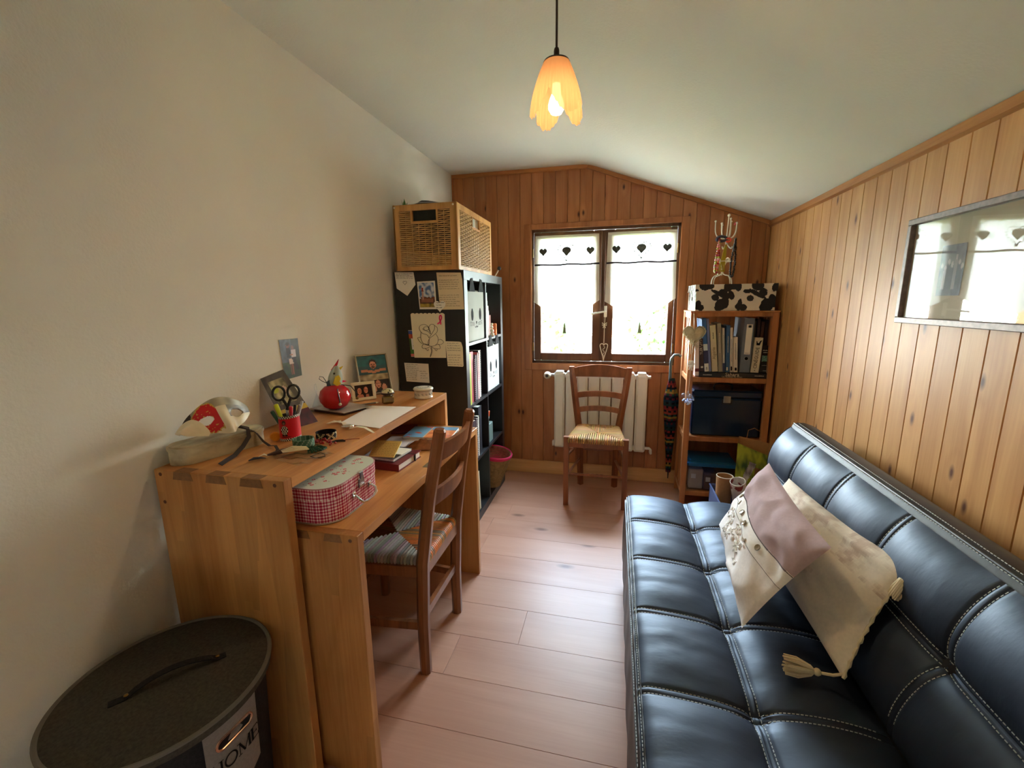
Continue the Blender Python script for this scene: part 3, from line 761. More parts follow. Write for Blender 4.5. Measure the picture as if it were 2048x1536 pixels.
# row 2 near compartment
x1 = SX1-.003
book('book', CN0+.004, CN0+.034, x1-.22, x1, ROW[2], .29, S(166, 176, 40), 'yellow green tall book at the near end of the second shelf row')
book('book', CN0+.036, CN0+.10, x1-.24, x1-.01, ROW[2], .295, S(150, 34, 44), 'crimson thick folder beside the yellow green book')
book('notebook', CN0+.102, CN0+.118, x1-.2, x1-.004, ROW[2], .25, S(96, 46, 90), 'purple spiral notebook right of the crimson folder', 'notebook', spiral=PAPER)
book('notebook', CN0+.122, CN0+.148, x1-.2, x1-.002, ROW[2], .27, S(120, 130, 150), 'grey blue spiral notebook in the second shelf row', 'notebook', spiral=CHROME)
book('notebook', CN0+.152, CN0+.182, x1-.2, x1, ROW[2], .28, S(214, 120, 130), 'pink spiral notebook in the second shelf row', 'notebook', spiral=PAPER)
book('notebook', CN0+.186, CN0+.235, x1-.22, x1-.006, ROW[2], .29, S(34, 20, 30), 'dark plum notebook with white rings beside the divider', 'notebook', spiral=PAPER)
# row 3 near compartment
book('binder', CN0+.004, CN0+.10, x1-.26, x1-.002, ROW[1], .245, S(48, 30, 34), 'dark brown ring binder with a white top edge in the third row', 'binder')
book('notebook', CN0+.103, CN0+.125, x1-.22, x1, ROW[1], .25, S(60, 44, 50), 'white spiral notebook in the third row', 'notebook', spiral=PAPER)
book('notebook', CN0+.128, CN0+.165, x1-.22, x1, ROW[1], .255, S(22, 22, 26), 'black spiral notebook in the third row', 'notebook', spiral=CHROME)
book('book', CN0+.17, CN0+.235, x1-.24, x1-.01, ROW[1], .30, S(18, 20, 30), 'black glossy box file rising behind the notebooks in the third row', 'book')
# row 4 near: cream magazines leaning
for i, (y_, h_, lab) in enumerate(((CN0+.05, .27, 'cream magazine leaning at the near end of the bottom compartment'), (CN0+.10, .262, 'cream magazine leaning in the middle of the bottom compartment'), (CN0+.15, .255, 'cream magazine leaning farthest in the bottom compartment'))):
    book('magazine', y_, y_+.022, x1-.2, x1-.004*i, ROW[0], h_, S(218, 204, 168), lab, 'magazine', tilt=.08)
# row 1 far compartment: white files in falling heights
for i, (dy, th_, h_, col, lab) in enumerate(((.004, .022, .275, S(206, 224, 220), 'tallest pale green file in the top far compartment'), (.028, .018, .225, S(150, 158, 150), 'grey file beside the tallest file'), (.048, .03, .195, S(214, 204, 192), 'beige file in the top far compartment'), (.08, .018, .165, S(226, 224, 216), 'short white file in the top far compartment'), (.10, .014, .15, S(140, 150, 164), 'short blue grey file in the top far compartment'))):
    book('file', CF0+dy, CF0+dy+th_, x1-.2, x1-.004*i, ROW[3], h_, col, lab, 'file')
book('book', CF0+.12, CF0+.165, x1-.2, x1-.02, ROW[3], .135, S(128, 40, 28), 'brick red book near the right end of the top far compartment')
# plush / white trinket and orange tag
tk = MB()
for z_, r_ in ((.012, .016), (.036, .014), (.060, .011), (.078, .009)): tk.ball((x1+.004, CF0+.105+.006*math.sin(z_*80), ROW[3]+z_), r_, 10)
solo('white_figurine', tk, CREAM, 'small white figurine in front of the files in the top far compartment', 'figurine', smooth=True)
t = thing('orange_box', 'orange small box on the front edge of the top far compartment', 'box', (x1, CF0+.2, ROW[3]))
obj('body', MB(XF((x1-.01, CF0+.19, ROW[3]+.0005), .2, .06)).box(-.02, .02, 0, .045, 0, .075, .003), plain('orange_card', S(220, 118, 44), .5), t)
obj('emblem', MB(XF((x1+.0105, CF0+.19+.005, ROW[3]+.0005), .2, .06)).box(-.001, .0005, .018, .026, .04, .058), BRASS, t)
# third row far compartment
t = thing('gift_carton', 'green grey carton in the third row far compartment', 'box', (x1-.05, CF0+.08, ROW[1]))
obj('body', MB().box(x1-.12, x1-.01, CF0+.012, CF0+.13, ROW[1], ROW[1]+.13, .004), plain('grey_green', S(104, 122, 112), .5), t)
t = thing('orange_flyer', 'orange and white folded flyer standing on the grey green carton', 'flyer', (x1-.03, CF0+.06, ROW[1]+.13))
obj('sheet', MB(XF((x1-.03, CF0+.02, ROW[1]+.131), 0, 0, 0)).prism([(0, 0), (.07, .005), (.095, .075), (.0, .085)], lambda a, b, q: (q, a, b), 0, .004), PAPER, t)
obj('orange_band', MB(XF((x1-.0255, CF0+.02, ROW[1]+.131))).prism([(0.002, .045), (.08, .04), (.094, .074), (.002, .084)], lambda a, b, q: (q, a, b), 0, .001), plain('bright_orange', S(236, 84, 30), .5), t)
# basket with pink lining, bottom far compartment, leaning out
t = thing('lined_basket', 'seagrass basket with crimson pink lining leaning out of the bottom far compartment', 'basket', (SX1+.02, 2.8, .05))
xf = XF((SX1-.050, 2.775, .060), 0, 0, .16)
sea = MB(xf)
H_ = .235
for i in range(20):
    z_ = .006+i*H_/20; r_ = .062+.052*(i/20)
    sea.tube([(r_*math.cos(a)*(1+.01*math.sin(a*14+i*PI)), r_*1.12*math.sin(a)*(1+.01*math.sin(a*14+i*PI)), z_) for a in [k_*PI/14 for k_ in range(28)]], .0075, 5, closed=True)
sea.lathe([(.001, 0), (.06, .002)], seg=20)
obj('weave', sea, plain('seagrass', S(150, 122, 76), .8, var=.4, scale=60), t, smooth=60, kind='stuff')
PINK = plain('pink_cotton', S(196, 36, 84), .85)
obj('lining', MB(xf).lathe([(.05, .01), (.058, .02), (.108, H_), (.114, H_+.008), (.121, H_-.002), (.118, H_-.014)], seg=28, sy_=1.12, cap=False), PINK, t, smooth=60)
# wicker basket on the shelf
WX0_, WX1_, WY0, WY1, WZ0_, WZ1_ = -1.135, -.795, 2.17, 2.79, SH+.001, 1.815
t = thing('wicker_basket', 'large honey coloured wicker storage basket on top of the black shelf', 'basket', ((WX0_+WX1_)/2, (WY0+WY1)/2, SH))
WICK = plain('wicker', S(204, 160, 96), .55, var=.3, scale=40)
WFR = wood('wicker_frame', S(206, 156, 92), S(178, 126, 68), S(90, 50, 20), 'z', knots=False, rough=.45)
def weave(o, u, v, w_, h_, hole):      # panel with horizontal strands over vertical canes
    mb = MB(); o, u, v = V(o), V(u), V(v); n_ = u.cross(v)
    nr, ns = int(h_/.0098), max(5, int(w_/.034)); cv = MB()
    for j in range(ns+1):
        x_ = w_*j/ns
        segs = [(0, h_)]
        if hole and hole[0] < x_ < hole[1]: segs = [(0, hole[2])]
        for a, b in segs: mb.tube([o+u*x_+v*a, o+u*x_+v*b], .0028, 5)
    for i in range(nr):
        z_ = (i+.5)*h_/nr
        rng = [(0, w_)]
        if hole and hole[2] < z_ < hole[3]: rng = [(0, hole[0]), (hole[1], w_)]
        for a, b in rng:
            k_ = max(3, int((b-a)/w_*ns*4)); pts = []
            for q in range(k_+1):
                x_ = a+(b-a)*q/k_
                pts.append(o+u*x_+v*z_+n_*(.0042*math.cos(PI*x_/w_*ns+(i % 2)*PI)))
            mb.tube(pts, .0047, 4, flat=.8)
    return mb
fwd_ = (0, -1, 0)
fw_ = .03
def wpanel(o, u, L_, hole):
    u = V(u)
    o = V(o)
    fr_ = MB()
    n_ = u.cross(V((0, 0, 1)))
    def bx(a0, a1, b0, b1):
        vs_ = [o+u*a+V((0, 0, b))+n_*c_ for c_ in (-.006, .006) for a, b in ((a0, b0), (a1, b0), (a1, b1), (a0, b1))]
        fr_.add(vs_, [(0, 1, 2, 3), (4, 5, 6, 7), (0, 1, 5, 4), (1, 2, 6, 5), (2, 3, 7, 6), (3, 0, 4, 7)])
    H2 = WZ1_-WZ0_
    bx(0, fw_, 0, H2); bx(L_-fw_, L_, 0, H2); bx(fw_, L_-fw_, 0, .02); bx(fw_, L_-fw_, H2-.03, H2)
    a, b = L_/2-.065, L_/2+.065
    bx(a-.01, a, H2-.085, H2-.03); bx(b, b+.01, H2-.085, H2-.03); bx(a-.01, b+.01, H2-.092, H2-.082)
    obj('frame', fr_, WFR, t)
    obj('woven_panel', weave(o+u*fw_+V((0, 0, .02)), u, (0, 0, 1), L_-2*fw_, H2-.05, (a-fw_-.008, b-fw_+.008, H2-.11, H2)), WICK, t, smooth=60, kind='stuff')
    return a, b
wpanel((WX0_, WY0, WZ0_), (1, 0, 0), WX1_-WX0_, 1)
wpanel((WX1_, WY0+.006, WZ0_), (0, 1, 0), WY1-WY0-.012, 1)
bk = MB().box(WX0_, WX1_, WY1-.012, WY1, WZ0_, WZ1_).box(WX0_, WX0_+.012, WY0+.01, WY1-.012, WZ0_, WZ1_).box(WX0_+.012, WX1_-.008, WY0+.01, WY1-.012, WZ0_, WZ0_+.008)
obj('back_panel', bk, WFR, t, kind='stuff')
obj('corner_post', MB().box(WX1_-.006, WX1_+.008, WY0-.006, WY0+.008, WZ0_, WZ1_+.002, .003), WFR, t)
obj('corner_post', MB().box(WX0_-.004, WX0_+.008, WY0-.006, WY0+.008, WZ0_, WZ1_+.002, .003), WFR, t)
for px_ in (WX0_+.008, WX1_-.012):
    obj('pin', MB(XF((px_, WY0-.0065, WZ1_-.012), 0, PI/2)).lathe([(.001, 0), (.005, 0), (.005, .002), (.001, .0025)], seg=10), CREAM, t)
# things lying in the basket
t = thing('black_laptop_bag', 'black flat fabric case lying across the top of the wicker basket', 'case', (-.92, 2.3, 1.8))
def lump(u, v):
    return (-1.06+.228*u, 2.195+.29*v, 1.820+.034*min(1, 4*u*(1-u)*1.6)*min(1, 6*v*(1-v))*(.7+.3*math.sin(u*5+v*3)))
obj('body', MB().grid(lump, 24, 16).grid(lambda u, v: (-1.06+.24*u, 2.20+.28*v, 1.66), 1, 1).box(-1.05, -.842, 2.20, 2.48, 1.6, 1.82), plain('black_nylon', S(26, 30, 26), .6), t, smooth=50)
obj('zip', MB().tube([lump(i/20, .06) for i in range(21)], .002, 5), STEEL, t)
solo('white_cloth', MB().grid(lambda u, v: (-.828+.022*u, 2.2+.3*v, 1.806+.018*math.sin(PI*u)*(1-.5*v)), 8, 8).box(-.828, -.81, 2.49, 2.60, 1.6, 1.80), PAPER, 'white folded cloth at the right end inside the wicker basket', 'cloth', smooth=60)
gl_ = MB()
for i in range(5):
    a = i*1.3; b0_ = V((-1.085, 2.20, 1.78))
    tip = b0_+V((.015*math.cos(a), .02*math.sin(a), .055+.004*i)); wv = V((-math.sin(a), math.cos(a), 0))*.007
    mid = b0_.lerp(tip, .6)
    gl_.add([b0_, mid+wv, tip, mid-wv], [(0, 1, 2, 3)])
    gl_.tube([b0_-V((0, 0, .1)), b0_], .002, 4)
solo('artificial_leaves', gl_, plain('leaf_green', S(86, 130, 62), .6), 'small green artificial leaves poking out at the left end of the wicker basket', 'leaves')
# round headed stick at the far corner of the shelf top
t = thing('knob_stick', 'short pale stick with round dark head at the far corner of the shelf top', 'ornament', (-.80, 2.93, SH))
obj('stick', MB().tube([(-.81, 2.93, SH+.002), (-.785, 2.935, SH+.045)], .005, 8), CREAM, t)
obj('head', MB().ball((-.779, 2.936, SH+.056), .014, 14), BLACK, t, smooth=True)

# ------------------------------------------------------------------ papers on the shelf side
PY = SY0-.0012
def sc(v): return v
def sheet(name, poly, label, cat, m=None, th=.0006, yo=0, group=None, bump=0):
    t = thing(name, label, cat, (sum(p[0] for p in poly)/len(poly), PY, min(p[1] for p in poly)), group)
    obj('sheet', MB().prism(poly, lambda a, b, q: (a, PY-yo+q, b), 0, -th), m or PAPER, t)
    return t
def writing(t, x0, x1, z0, z1, lines, yo=0, m=None, seed=1, name='handwriting', rr=.0007, skip=()):
    R_ = random.Random(seed); mb = MB(); y_ = PY-yo-.0011
    for i in range(lines):
        if i in skip: continue
        z_ = z1-(z1-z0)*i/max(1, lines-1); x_ = x0+R_.random()*.006; e = x1-R_.random()*.02
        while x_ < e:
            wl_ = R_.uniform(.006, .02); pts = []
            k_ = int(wl_/.0016)+2
            for q in range(k_): pts.append((x_+wl_*q/(k_-1), y_, z_+R_.uniform(-.0016, .0018)))
            mb.tube(pts, rr, 3); x_ += wl_+.004
    obj(name, mb, m or INK, t, kind='stuff')
PAP2 = plain('cream_paper', S(226, 208, 172), .8, .2); PAP3 = plain('ivory_paper', S(240, 232, 204), .8, .2)
t = sheet('pentagon_note', [(-1.166, 1.485), (-1.055, 1.483), (-1.047, 1.418), (-1.098, 1.36), (-1.158, 1.40)], 'white five sided note with small drawn heart at the top left of the shelf side', 'note')
writing(t, -1.160, -1.060, 1.452, 1.476, 4, seed=3)
def outline(pts, m, t, name, yo=0, rr=.0008, closed=False): obj(name, MB().tube([(a, PY-yo-.0011, b) for a, b in pts], rr, 4, closed=closed), m, t)
hp_ = lambda cx, cz, s: [(cx+s*.062*16*math.sin(a)**3, cz+s*.062*(13*math.cos(a)-5*math.cos(2*a)-2*math.cos(3*a)-math.cos(4*a))) for a in [2*PI*i/24 for i in range(24)]]
outline(hp_(-1.108, 1.43, .011), INK, t, 'drawn_heart', closed=True)
# lighthouse postcard
t = sheet('lighthouse_postcard', [(-1.038, 1.433), (-.935, 1.436), (-.932, 1.288), (-1.03, 1.288)], 'white bordered postcard of a lighthouse on the shelf side', 'postcard', WHITE)
def lh(u, v):
    n_ = noise.noise(V((u*5, v*7, 1)))
    if v > .42 or (v > .36 and n_ > 0): c = mix(S(84, 118, 170), S(206, 212, 220), max(0, min(1, .5+n_*1.6)))
    elif v > .16: c = mix(S(118, 66, 44), S(60, 52, 44), .5+n_)
    else: c = mix(S(196, 166, 70), S(90, 86, 40), .5+n_)
    if .17 < u < .28 and .3 < v < .8: c = S(196, 150, 130) if v < .66 else S(170, 60, 50)
    if .2 < u < .25 and .8 < v < .86: c = S(230, 220, 210)
    if .14 < u < .31 and .64 < v < .68: c = S(120, 50, 40)
    if .1 < u < .9 and .2 < v < .36: c = mix(c, S(166, 110, 84), .6)
    return c
obj('print', MB().grid(lambda u, v: (lerp(-1.028, -.941, u)+.004*(1-v)-.002, PY-.0008, lerp(1.298, 1.427, v)), 28, 40, col=lh), VCG, t)
t = sheet('handwritten_letter', [(-.925, 1.478), (-.79, 1.474), (-.783, 1.44), (-.777, 1.286), (-.912, 1.285)], 'tall beige handwritten letter at the top right of the shelf side', 'letter', PAP2)
writing(t, -.915, -.80, 1.305, 1.46, 15, seed=5, skip=(1, 7, 8))
# rose drawing
sc_ = [(-1.085, 1.262)]
for i in range(8):
    x0_, x1_ = -1.083+.024*i, -1.083+.024*(i+1)
    for k_ in range(5): a = PI*k_/4; sc_.append(((x0_+x1_)/2-.012*math.cos(a), 1.262+.006*math.sin(a)))
sc_ += [(-.888, 1.262), (-.889, 1.027), (-1.075, 1.025)]
t = sheet('rose_drawing', sc_, 'large cream card with scalloped top and black line drawing of a rose', 'drawing', PAP3, yo=.0014)
def zoomp(P): return [(-1.075+(x-250)*.000452, 1.262-(y-590)*.000428) for x, y in P]
def smoothp(P, k_=4):
    out = []
    for i in range(len(P)-1):
        p0, p1, p2, p3 = P[max(i-1, 0)], P[i], P[i+1], P[min(i+2, len(P)-1)]
        for q in range(k_):
            s_ = q/k_; out.append(tuple(.5*((2*b)+(-a+c)*s_+(2*a-5*b+4*c-d)*s_*s_+(-a+3*b-3*c+d)*s_**3) for a, b, c, d in zip(p0, p1, p2, p3)))
    return out+[P[-1]]
rs = MB()
for P in ([(455, 890), (430, 850), (370, 830), (335, 780), (345, 735), (400, 718), (450, 745), (470, 800), (480, 840)],
          [(480, 830), (455, 770), (480, 720), (525, 722), (530, 770), (505, 815), (455, 885)],
          [(530, 730), (565, 760), (560, 810), (520, 850), (460, 895), (440, 940)],
          [(355, 815), (345, 880), (365, 945), (400, 970), (445, 978), (455, 900)],
          [(545, 840), (570, 890), (560, 950), (520, 985), (465, 992), (438, 965), (445, 920)],
          [(400, 785), (390, 760), (430, 745), (455, 765), (440, 790), (410, 790)], [(375, 770), (395, 790), (450, 810), (470, 840)],
          [(345, 880), (305, 890), (330, 935), (365, 965)], [(570, 915), (605, 905), (638, 940), (600, 970), (560, 965)],
          [(460, 990), (400, 965), (360, 985), (365, 1020), (420, 1018), (460, 1000)], [(470, 1000), (520, 985), (575, 970), (590, 1020), (530, 1022), (475, 1005)],
          [(470, 1010), (475, 1060), (455, 1130)], [(478, 1010), (486, 1055), (462, 1130)], [(400, 1025), (430, 1050), (440, 1030)], [(520, 1030), (540, 1050), (555, 1030)]):
    rs.tube([(a, PY-.0026, b) for a, b in smoothp(zoomp(P))], .0011, 4)
obj('rose_lines', rs, INKB, t, kind='stuff')
t = thing('pink_ribbon', 'small magenta loop of ribbon pinned near the top right of the rose drawing', 'ribbon', (-.915, PY-.003, 1.22))
MAG = plain('magenta_felt', S(226, 30, 100), .8)
obj('loop', MB().tube([(a, PY-.004, b) for a, b in smoothp(zoomp([(570, 712), (600, 690), (625, 640), (620, 608), (605, 612), (600, 650), (612, 690), (612, 720)]))], .0045, 4, flat=.25, nrm=(0, 1, 0)), MAG, t)
t = sheet('waterfall_postcard', [(-1.105, 1.175), (-1.07, 1.175), (-1.065, 1.03), (-1.096, 1.03)], 'narrow colourful waterfall postcard half hidden behind the rose drawing', 'postcard', WHITE)
def wf_(u, v):
    n_ = noise.noise(V((u*3, v*8, 4)))
    if v > .88: return S(70, 90, 170)
    if v > .7: return mix(S(200, 90, 60), S(150, 60, 50), .5+n_)
    if v > .25: return S(232, 232, 236) if abs(u-.45-.2*n_) < .16 else mix(S(90, 120, 50), S(60, 90, 50), .5+n_)
    return S(70, 130, 60) if v > .1 else S(220, 120, 120)
obj('print', MB().grid(lambda u, v: (lerp(-1.105, -1.067, u)+.009*(1-v), PY-.0008, lerp(1.032, 1.173, v)), 10, 30, col=wf_), VCG, t)
t = sheet('cream_note', [(-.89, 1.117), (-.81, 1.116), (-.8, 1.112), (-.792, 1.085), (-.791, .985), (-.796, .98), (-.882, .982)], 'cream folded handwritten note right of the rose drawing', 'note', PAP3, yo=.0004)
writing(t, -.882, -.80, .99, 1.107, 10, yo=.0004, seed=8, skip=(4,))
t = sheet('white_postcard', [(-1.14, .995), (-.995, .992), (-.994, .885), (-1.132, .89)], 'white handwritten postcard below the rose drawing', 'postcard')
writing(t, -1.132, -1.06, .902, .986, 9, seed=12); writing(t, -1.05, -1.003, .912, .95, 4, seed=14, name='address')
t = sheet('heart_note', hp_(-.913, 1.306, .034), 'white heart shaped paper with writing between postcard and letter', 'note', PAPER, yo=.0022)
writing(t, -.935, -.89, 1.296, 1.322, 3, yo=.0022, seed=17, rr=.0011)

# ------------------------------------------------------------------ pictures on and at the left wall
def photo(name, c, label, fn, nx=24, ny=36, cat='photo', th=.0008):
    bl_, br_, tr_, tl_ = [V(p) for p in c]; n_ = (br_-bl_).cross(tl_-bl_).normalized()
    ctr = (bl_+br_+tr_+tl_)/4
    t = thing(name, label, cat, bl_.lerp(br_, .5))
    obj('card', MB().add([p-n_*th*s_ for s_ in (0, 1) for p in (bl_, br_, tr_, tl_)], [(0, 1, 2, 3), (4, 5, 6, 7), (0, 1, 5, 4), (1, 2, 6, 5), (2, 3, 7, 6), (3, 0, 4, 7)]), WHITE, t)
    obj('print', MB().grid(lambda u, v: bl_.lerp(br_, u).lerp(tl_.lerp(tr_, u), v)+n_*.0004, nx, ny, col=fn), VCG, t, norm=False)
    return t
def el(u, v, cx, cz, rx, rz): return ((u-cx)/rx)**2+((v-cz)/rz)**2 < 1
def ph1(u, v):
    n_ = noise.noise(V((u*6, v*8, 2)))
    c = mix(S(96, 106, 116), S(64, 72, 76), .5+n_) if v > .42 else mix(S(58, 84, 44), S(36, 48, 34), .5+n_)
    if u > .6: c = mix(c, S(44, 54, 40), .7)
    if el(u, v, .40, .84, .09, .06): c = S(150, 104, 90)
    if el(u, v, .40, .88, .1, .04): c = S(50, 40, 36)
    if .3 < u < .52 and .52 < v < .79: c = S(38, 32, 34)
    if el(u, v, .63, .77, .07, .06): c = S(140, 110, 110)
    if .56 < u < .80 and .54 < v < .72: c = S(214, 208, 214)
    if .45 < u < .62 and .58 < v < .62: c = S(180, 130, 110)
    if .36 < u < .62 and .36 < v < .50: c = S(214, 196, 180)
    if (.40 < u < .47 or .5 < u < .58) and .08 < v < .36: c = S(150, 94, 74)
    if abs(u-.62-(.54-v)*.55) < .1 and .2 < v < .54: c = S(30, 26, 32)
    return c
photo('standing_photo', [(A+.002, 1.352, 1.047), (A+.002, 1.442, 1.05), (A+.002, 1.439, 1.195), (A+.002, 1.34, 1.197)], 'upright colour photo of two people outdoors stuck to the white wall', ph1)
def ph2(u, v):
    n_ = noise.noise(V((u*7, v*9, 5)))
    c = mix(S(96, 84, 72), S(70, 62, 54), .5+n_)
    if .15 < u < .8 and .45 < v < .88: c = mix(S(120, 110, 80), S(176, 160, 120), .5+n_*1.5)
    if el(u, v, .3, .72, .12, .06): c = S(170, 180, 60)
    if el(u, v, .62, .66, .1, .1): c = S(196, 160, 140)
    if v < .3: c = mix(S(90, 30, 40), S(60, 20, 30), .5+n_)
    if .27 < v < .36: c = S(190, 160, 60)
    return c
photo('leaning_photo', [(-1.075, 1.205, .902), (-1.045, 1.325, .902), (A+.003, 1.345, 1.088), (A+.003, 1.235, 1.072)], 'brown group photo leaning on the wall behind the red pencil tin', ph2)
# ------------------------------------------------------------------ things on the high desk
Z = DZ+.0008
# wooden box with the masks
xf = XF((-1.117, .985, Z), -.29)
def stadium(hl, hw, n_=14):
    return [(hw*math.cos(a), hl-hw+hw*math.sin(a)) for a in [PI*i/n_ for i in range(n_+1)]]+[(-hw*math.cos(a), -(hl-hw)-hw*math.sin(a)) for a in [PI*i/n_ for i in range(n_+1)]]
WASH = plain('whitewashed_wood', S(206, 192, 158), .75, .2, var=.32, scale=26, col2=S(150, 138, 116), stretch=(1, .5, 1))
t = thing('oval_box', 'long rounded whitewashed wooden box at the near corner of the high desk', 'box', (-1.117, .985, Z))
obj('body', MB(xf).prism(stadium(.124, .043), lambda a, b, q: (a, b, q), 0, .038), WASH, t, smooth=30)
lid = MB(xf).prism(stadium(.127, .046), lambda a, b, q: (a, b, q), .0385, .047)
lid.prism(stadium(.122, .041), lambda a, b, q: (a, b, q), .047, .051)
obj('lid', lid, WASH, t, smooth=30)
def maskgrid(u, v, W_=.085, H_=.058, nose=.034, dep=.05):
    x = (u-.5)*2; z = (v-.5)*2
    topc = .75+.25*math.cos(x*PI*1.0)+.22*abs(x)**1.5; botc = .72*(1-abs(x)**2.2*.75)+.28*math.exp(-(x/.22)**2)*1.0
    zz = z*H_*(topc if z > 0 else botc)*(1-.6*abs(x)**5)
    y = -dep*(1-x*x) - nose*math.exp(-(x/.17)**2)*max(0, min(1, (.55-z)/1.1)) + .008*math.exp(-((abs(x)-.47)/.2)**2-(z/.35)**2)
    return (x*W_, y, zz)
def mask(xf, colf, name, label, holes=True, parent=None):
    def keep(u, v):
        x, z = (u-.5)*2, (v-.5)*2
        return not (holes and abs(z+.02-.10*math.sin(abs(abs(x)-.47)*3)) < .30*max(0, 1-((abs(x)-.47)/.235)**2)**.8)
    t = thing(name, label, 'mask', tuple(xf.translation))
    mb = MB(xf); mb.grid(maskgrid, 90, 50, col=colf, keep=keep)
    o = obj('face', mb, VCG, t, smooth=70, norm=False)
    so = o.modifiers.new('thick', 'SOLIDIFY'); so.thickness = .0022; so.offset = 0
    return t
IV = S(226, 210, 176)
def mcol(u, v):
    x, z = (u-.5)*2, (v-.5)*2
    n_ = noise.noise(V((x*14, z*9, 3)))
    e = math.hypot((x+.45)/.42, (z)/1.0)
    if x < -.1 and e+.12*n_ < 1: return S(196, 160, 70) if n_ > .42 or .92 < e+.12*n_ else S(196, 24, 26)
    if x < -.75: return S(52, 34, 28)
    if z > .55: return mix(S(190, 180, 150), S(140, 130, 108), max(0, min(1, .5+noise.noise(V((x*3, z*2, 8))))))
    if x > .2 and z > -.1: return mix(S(150, 142, 126), S(60, 54, 48), max(0, min(1, .3+1.3*noise.noise(V((x*4, z*3, 3))))))
    return IV
mxf = XF((-1.125, 1.0, Z+.090), 1.15, -.42, -.10)
t = mask(mxf, mcol, 'venetian_mask', 'ivory half mask with red and gold eye patch lying on the whitewashed box')
RIB = plain('dark_ribbon', S(44, 30, 30), .5)
obj('ribbon', MB().tube([(-1.08, 1.01, Z+.075), (-1.062, 1.035, Z+.060), (-1.045, 1.02, Z+.040), (-1.04, .99, Z+.02), (-1.035, .955, Z+.006), (-1.028, .92, Z+.004), (-1.02, .893, Z+.003)], .0085, 4, flat=.12, nrm=(.6, -.3, .8)), RIB, t)
obj('ribbon', MB().tube([(-1.075, 1.02, Z+.072), (-1.05, 1.05, Z+.045), (-1.03, 1.055, Z+.014), (-1.005, 1.05, Z+.004), (-.975, 1.04, Z+.010), (-.945, 1.015, Z+.008), (-.93, .985, Z+.003)], .006, 4, flat=.15, nrm=(0, 0, 1)), RIB, t)
mask(XF((-1.137, .925, Z+.070), .3, -.9, .1) @ Matrix.Scale(.52, 4), lambda u, v: IV, 'ivory_mask', 'small plain ivory mask lying under the red and gold mask', holes=False)
# pencil tin
def oval(a): return 1
t = thing('pencil_tin', 'red oval tin with checkered rims holding scissors and pens', 'tin', (-1.0, 1.135, Z))
cx_, cy_ = -1.0, 1.135
R_ = .030; sxx, syy = .78, 1.12
xft = XF((cx_, cy_, Z), -.25)
def tcol(i, k_):
    if i in (1, 2): return S(20, 20, 22) if (i+k_) % 2 else S(226, 220, 208)
    if i in (4, 5): return S(20, 20, 22) if (i+k_) % 2 else S(226, 220, 208)
    return S(204, 26, 36)
obj('body', MB(xft).lathe([(.001, 0), (R_, .001), (R_, .005), (R_, .009), (R_, .072), (R_, .076), (R_, .080), (R_-.0015, .080), (R_-.002, .006), (.001, .005)], seg=56, sx_=sxx*1.05, sy_=syy, cols=lambda i, k_: S(204, 26, 36) if i in (0, 3) else tcol({1: 1, 2: 2, 4: 4, 5: 5}.get(i, 0), k_) if i < 6 else S(60, 56, 54)), VCG, t, smooth=50)
# printed bear figure, laid on the wall of the tin facing the room
fg = MB(xft)
def onwall(a, z, off=.0006):
    return ((R_*sxx*1.05+off)*math.cos(a), (R_*syy+off)*math.sin(a), z)
a0 = -1.02
def blob(az, zz, ra, rz, off):
    fg.grid(lambda u, v: onwall(a0+az+ra*math.cos(PI*(v-.5))*(u*2-1), zz+rz*math.sin(PI*(v-.5)), off), 6, 8, col=lambda u, v: fg.cc(u, v))
fg.cc = lambda u, v: S(60, 36, 30)
blob(0, .060, .20, .0075, .0006)
fg.cc = lambda u, v: S(140, 90, 70); blob(0, .058, .12, .004, .0010)
fg.cc = lambda u, v: S(24, 24, 24) if (int(u*6)+int(v*8)) % 2 else S(220, 214, 196)
blob(0, .036, .36, .015, .0008)
fg.cc = lambda u, v: S(24, 24, 24); blob(-.15, .020, .14, .003, .001); blob(.15, .020, .14, .003, .001); blob(.1, .0145, .5, .0012, .001)
obj('printed_figure', fg, VCG, t, norm=False, kind='stuff')
def pen(name, dx, dy, L_, lean, col, r_, label, cat='pen', cap=None, m=None):
    b0_ = V((cx_+dx*.3, cy_+dy*.3, Z+.007)); tip = V((cx_+dx+lean[0], cy_+dy+lean[1], Z+L_))
    t = thing(name, label, cat, tuple(b0_))
    m = m or plain(name+'_'+str(len(bpy.data.materials)), col, .35)
    d = tip-b0_
    obj('barrel', MB().tube([b0_, b0_+d*.97, tip], [r_, r_, r_*.6], 10), m, t, smooth=40)
    obj('end_cap', MB().tube([b0_+d*.80, b0_+d*.985, tip+d*.01], [r_*1.12, r_*1.12, r_*.8], 10), cap or m, t, smooth=40)
pen('highlighter', -.010, -.018, .118, (-.006, -.012), S(214, 226, 30), .0062, 'yellow highlighter standing in the red tin', 'marker')
pen('red_pen', .012, -.006, .108, (.008, -.004), S(196, 28, 48), .0052, 'red pen standing in the front of the red tin')
pen('green_marker', -.016, -.022, .098, (-.010, -.016), S(34, 92, 66), .0052, 'dark green marker at the left edge of the red tin', 'marker')
pen('grey_pen', .012, .014, .105, (.012, .010), S(120, 116, 112), .0045, 'grey pen leaning right in the red tin')
pen('silver_pen', .010, .020, .114, (.010, .022), S(170, 168, 166), .0040, 'silver pointed pen leaning furthest right in the red tin', m=STEEL)
pen('black_pen', .002, .016, .104, (.002, .012), S(30, 30, 32), .0042, 'black pen standing at the back of the red tin')
t = thing('scissors', 'black handled scissors standing handles up in the red tin', 'scissors', (cx_, cy_, Z+.01))
ang = V((math.cos(.85), math.sin(.85), 0))
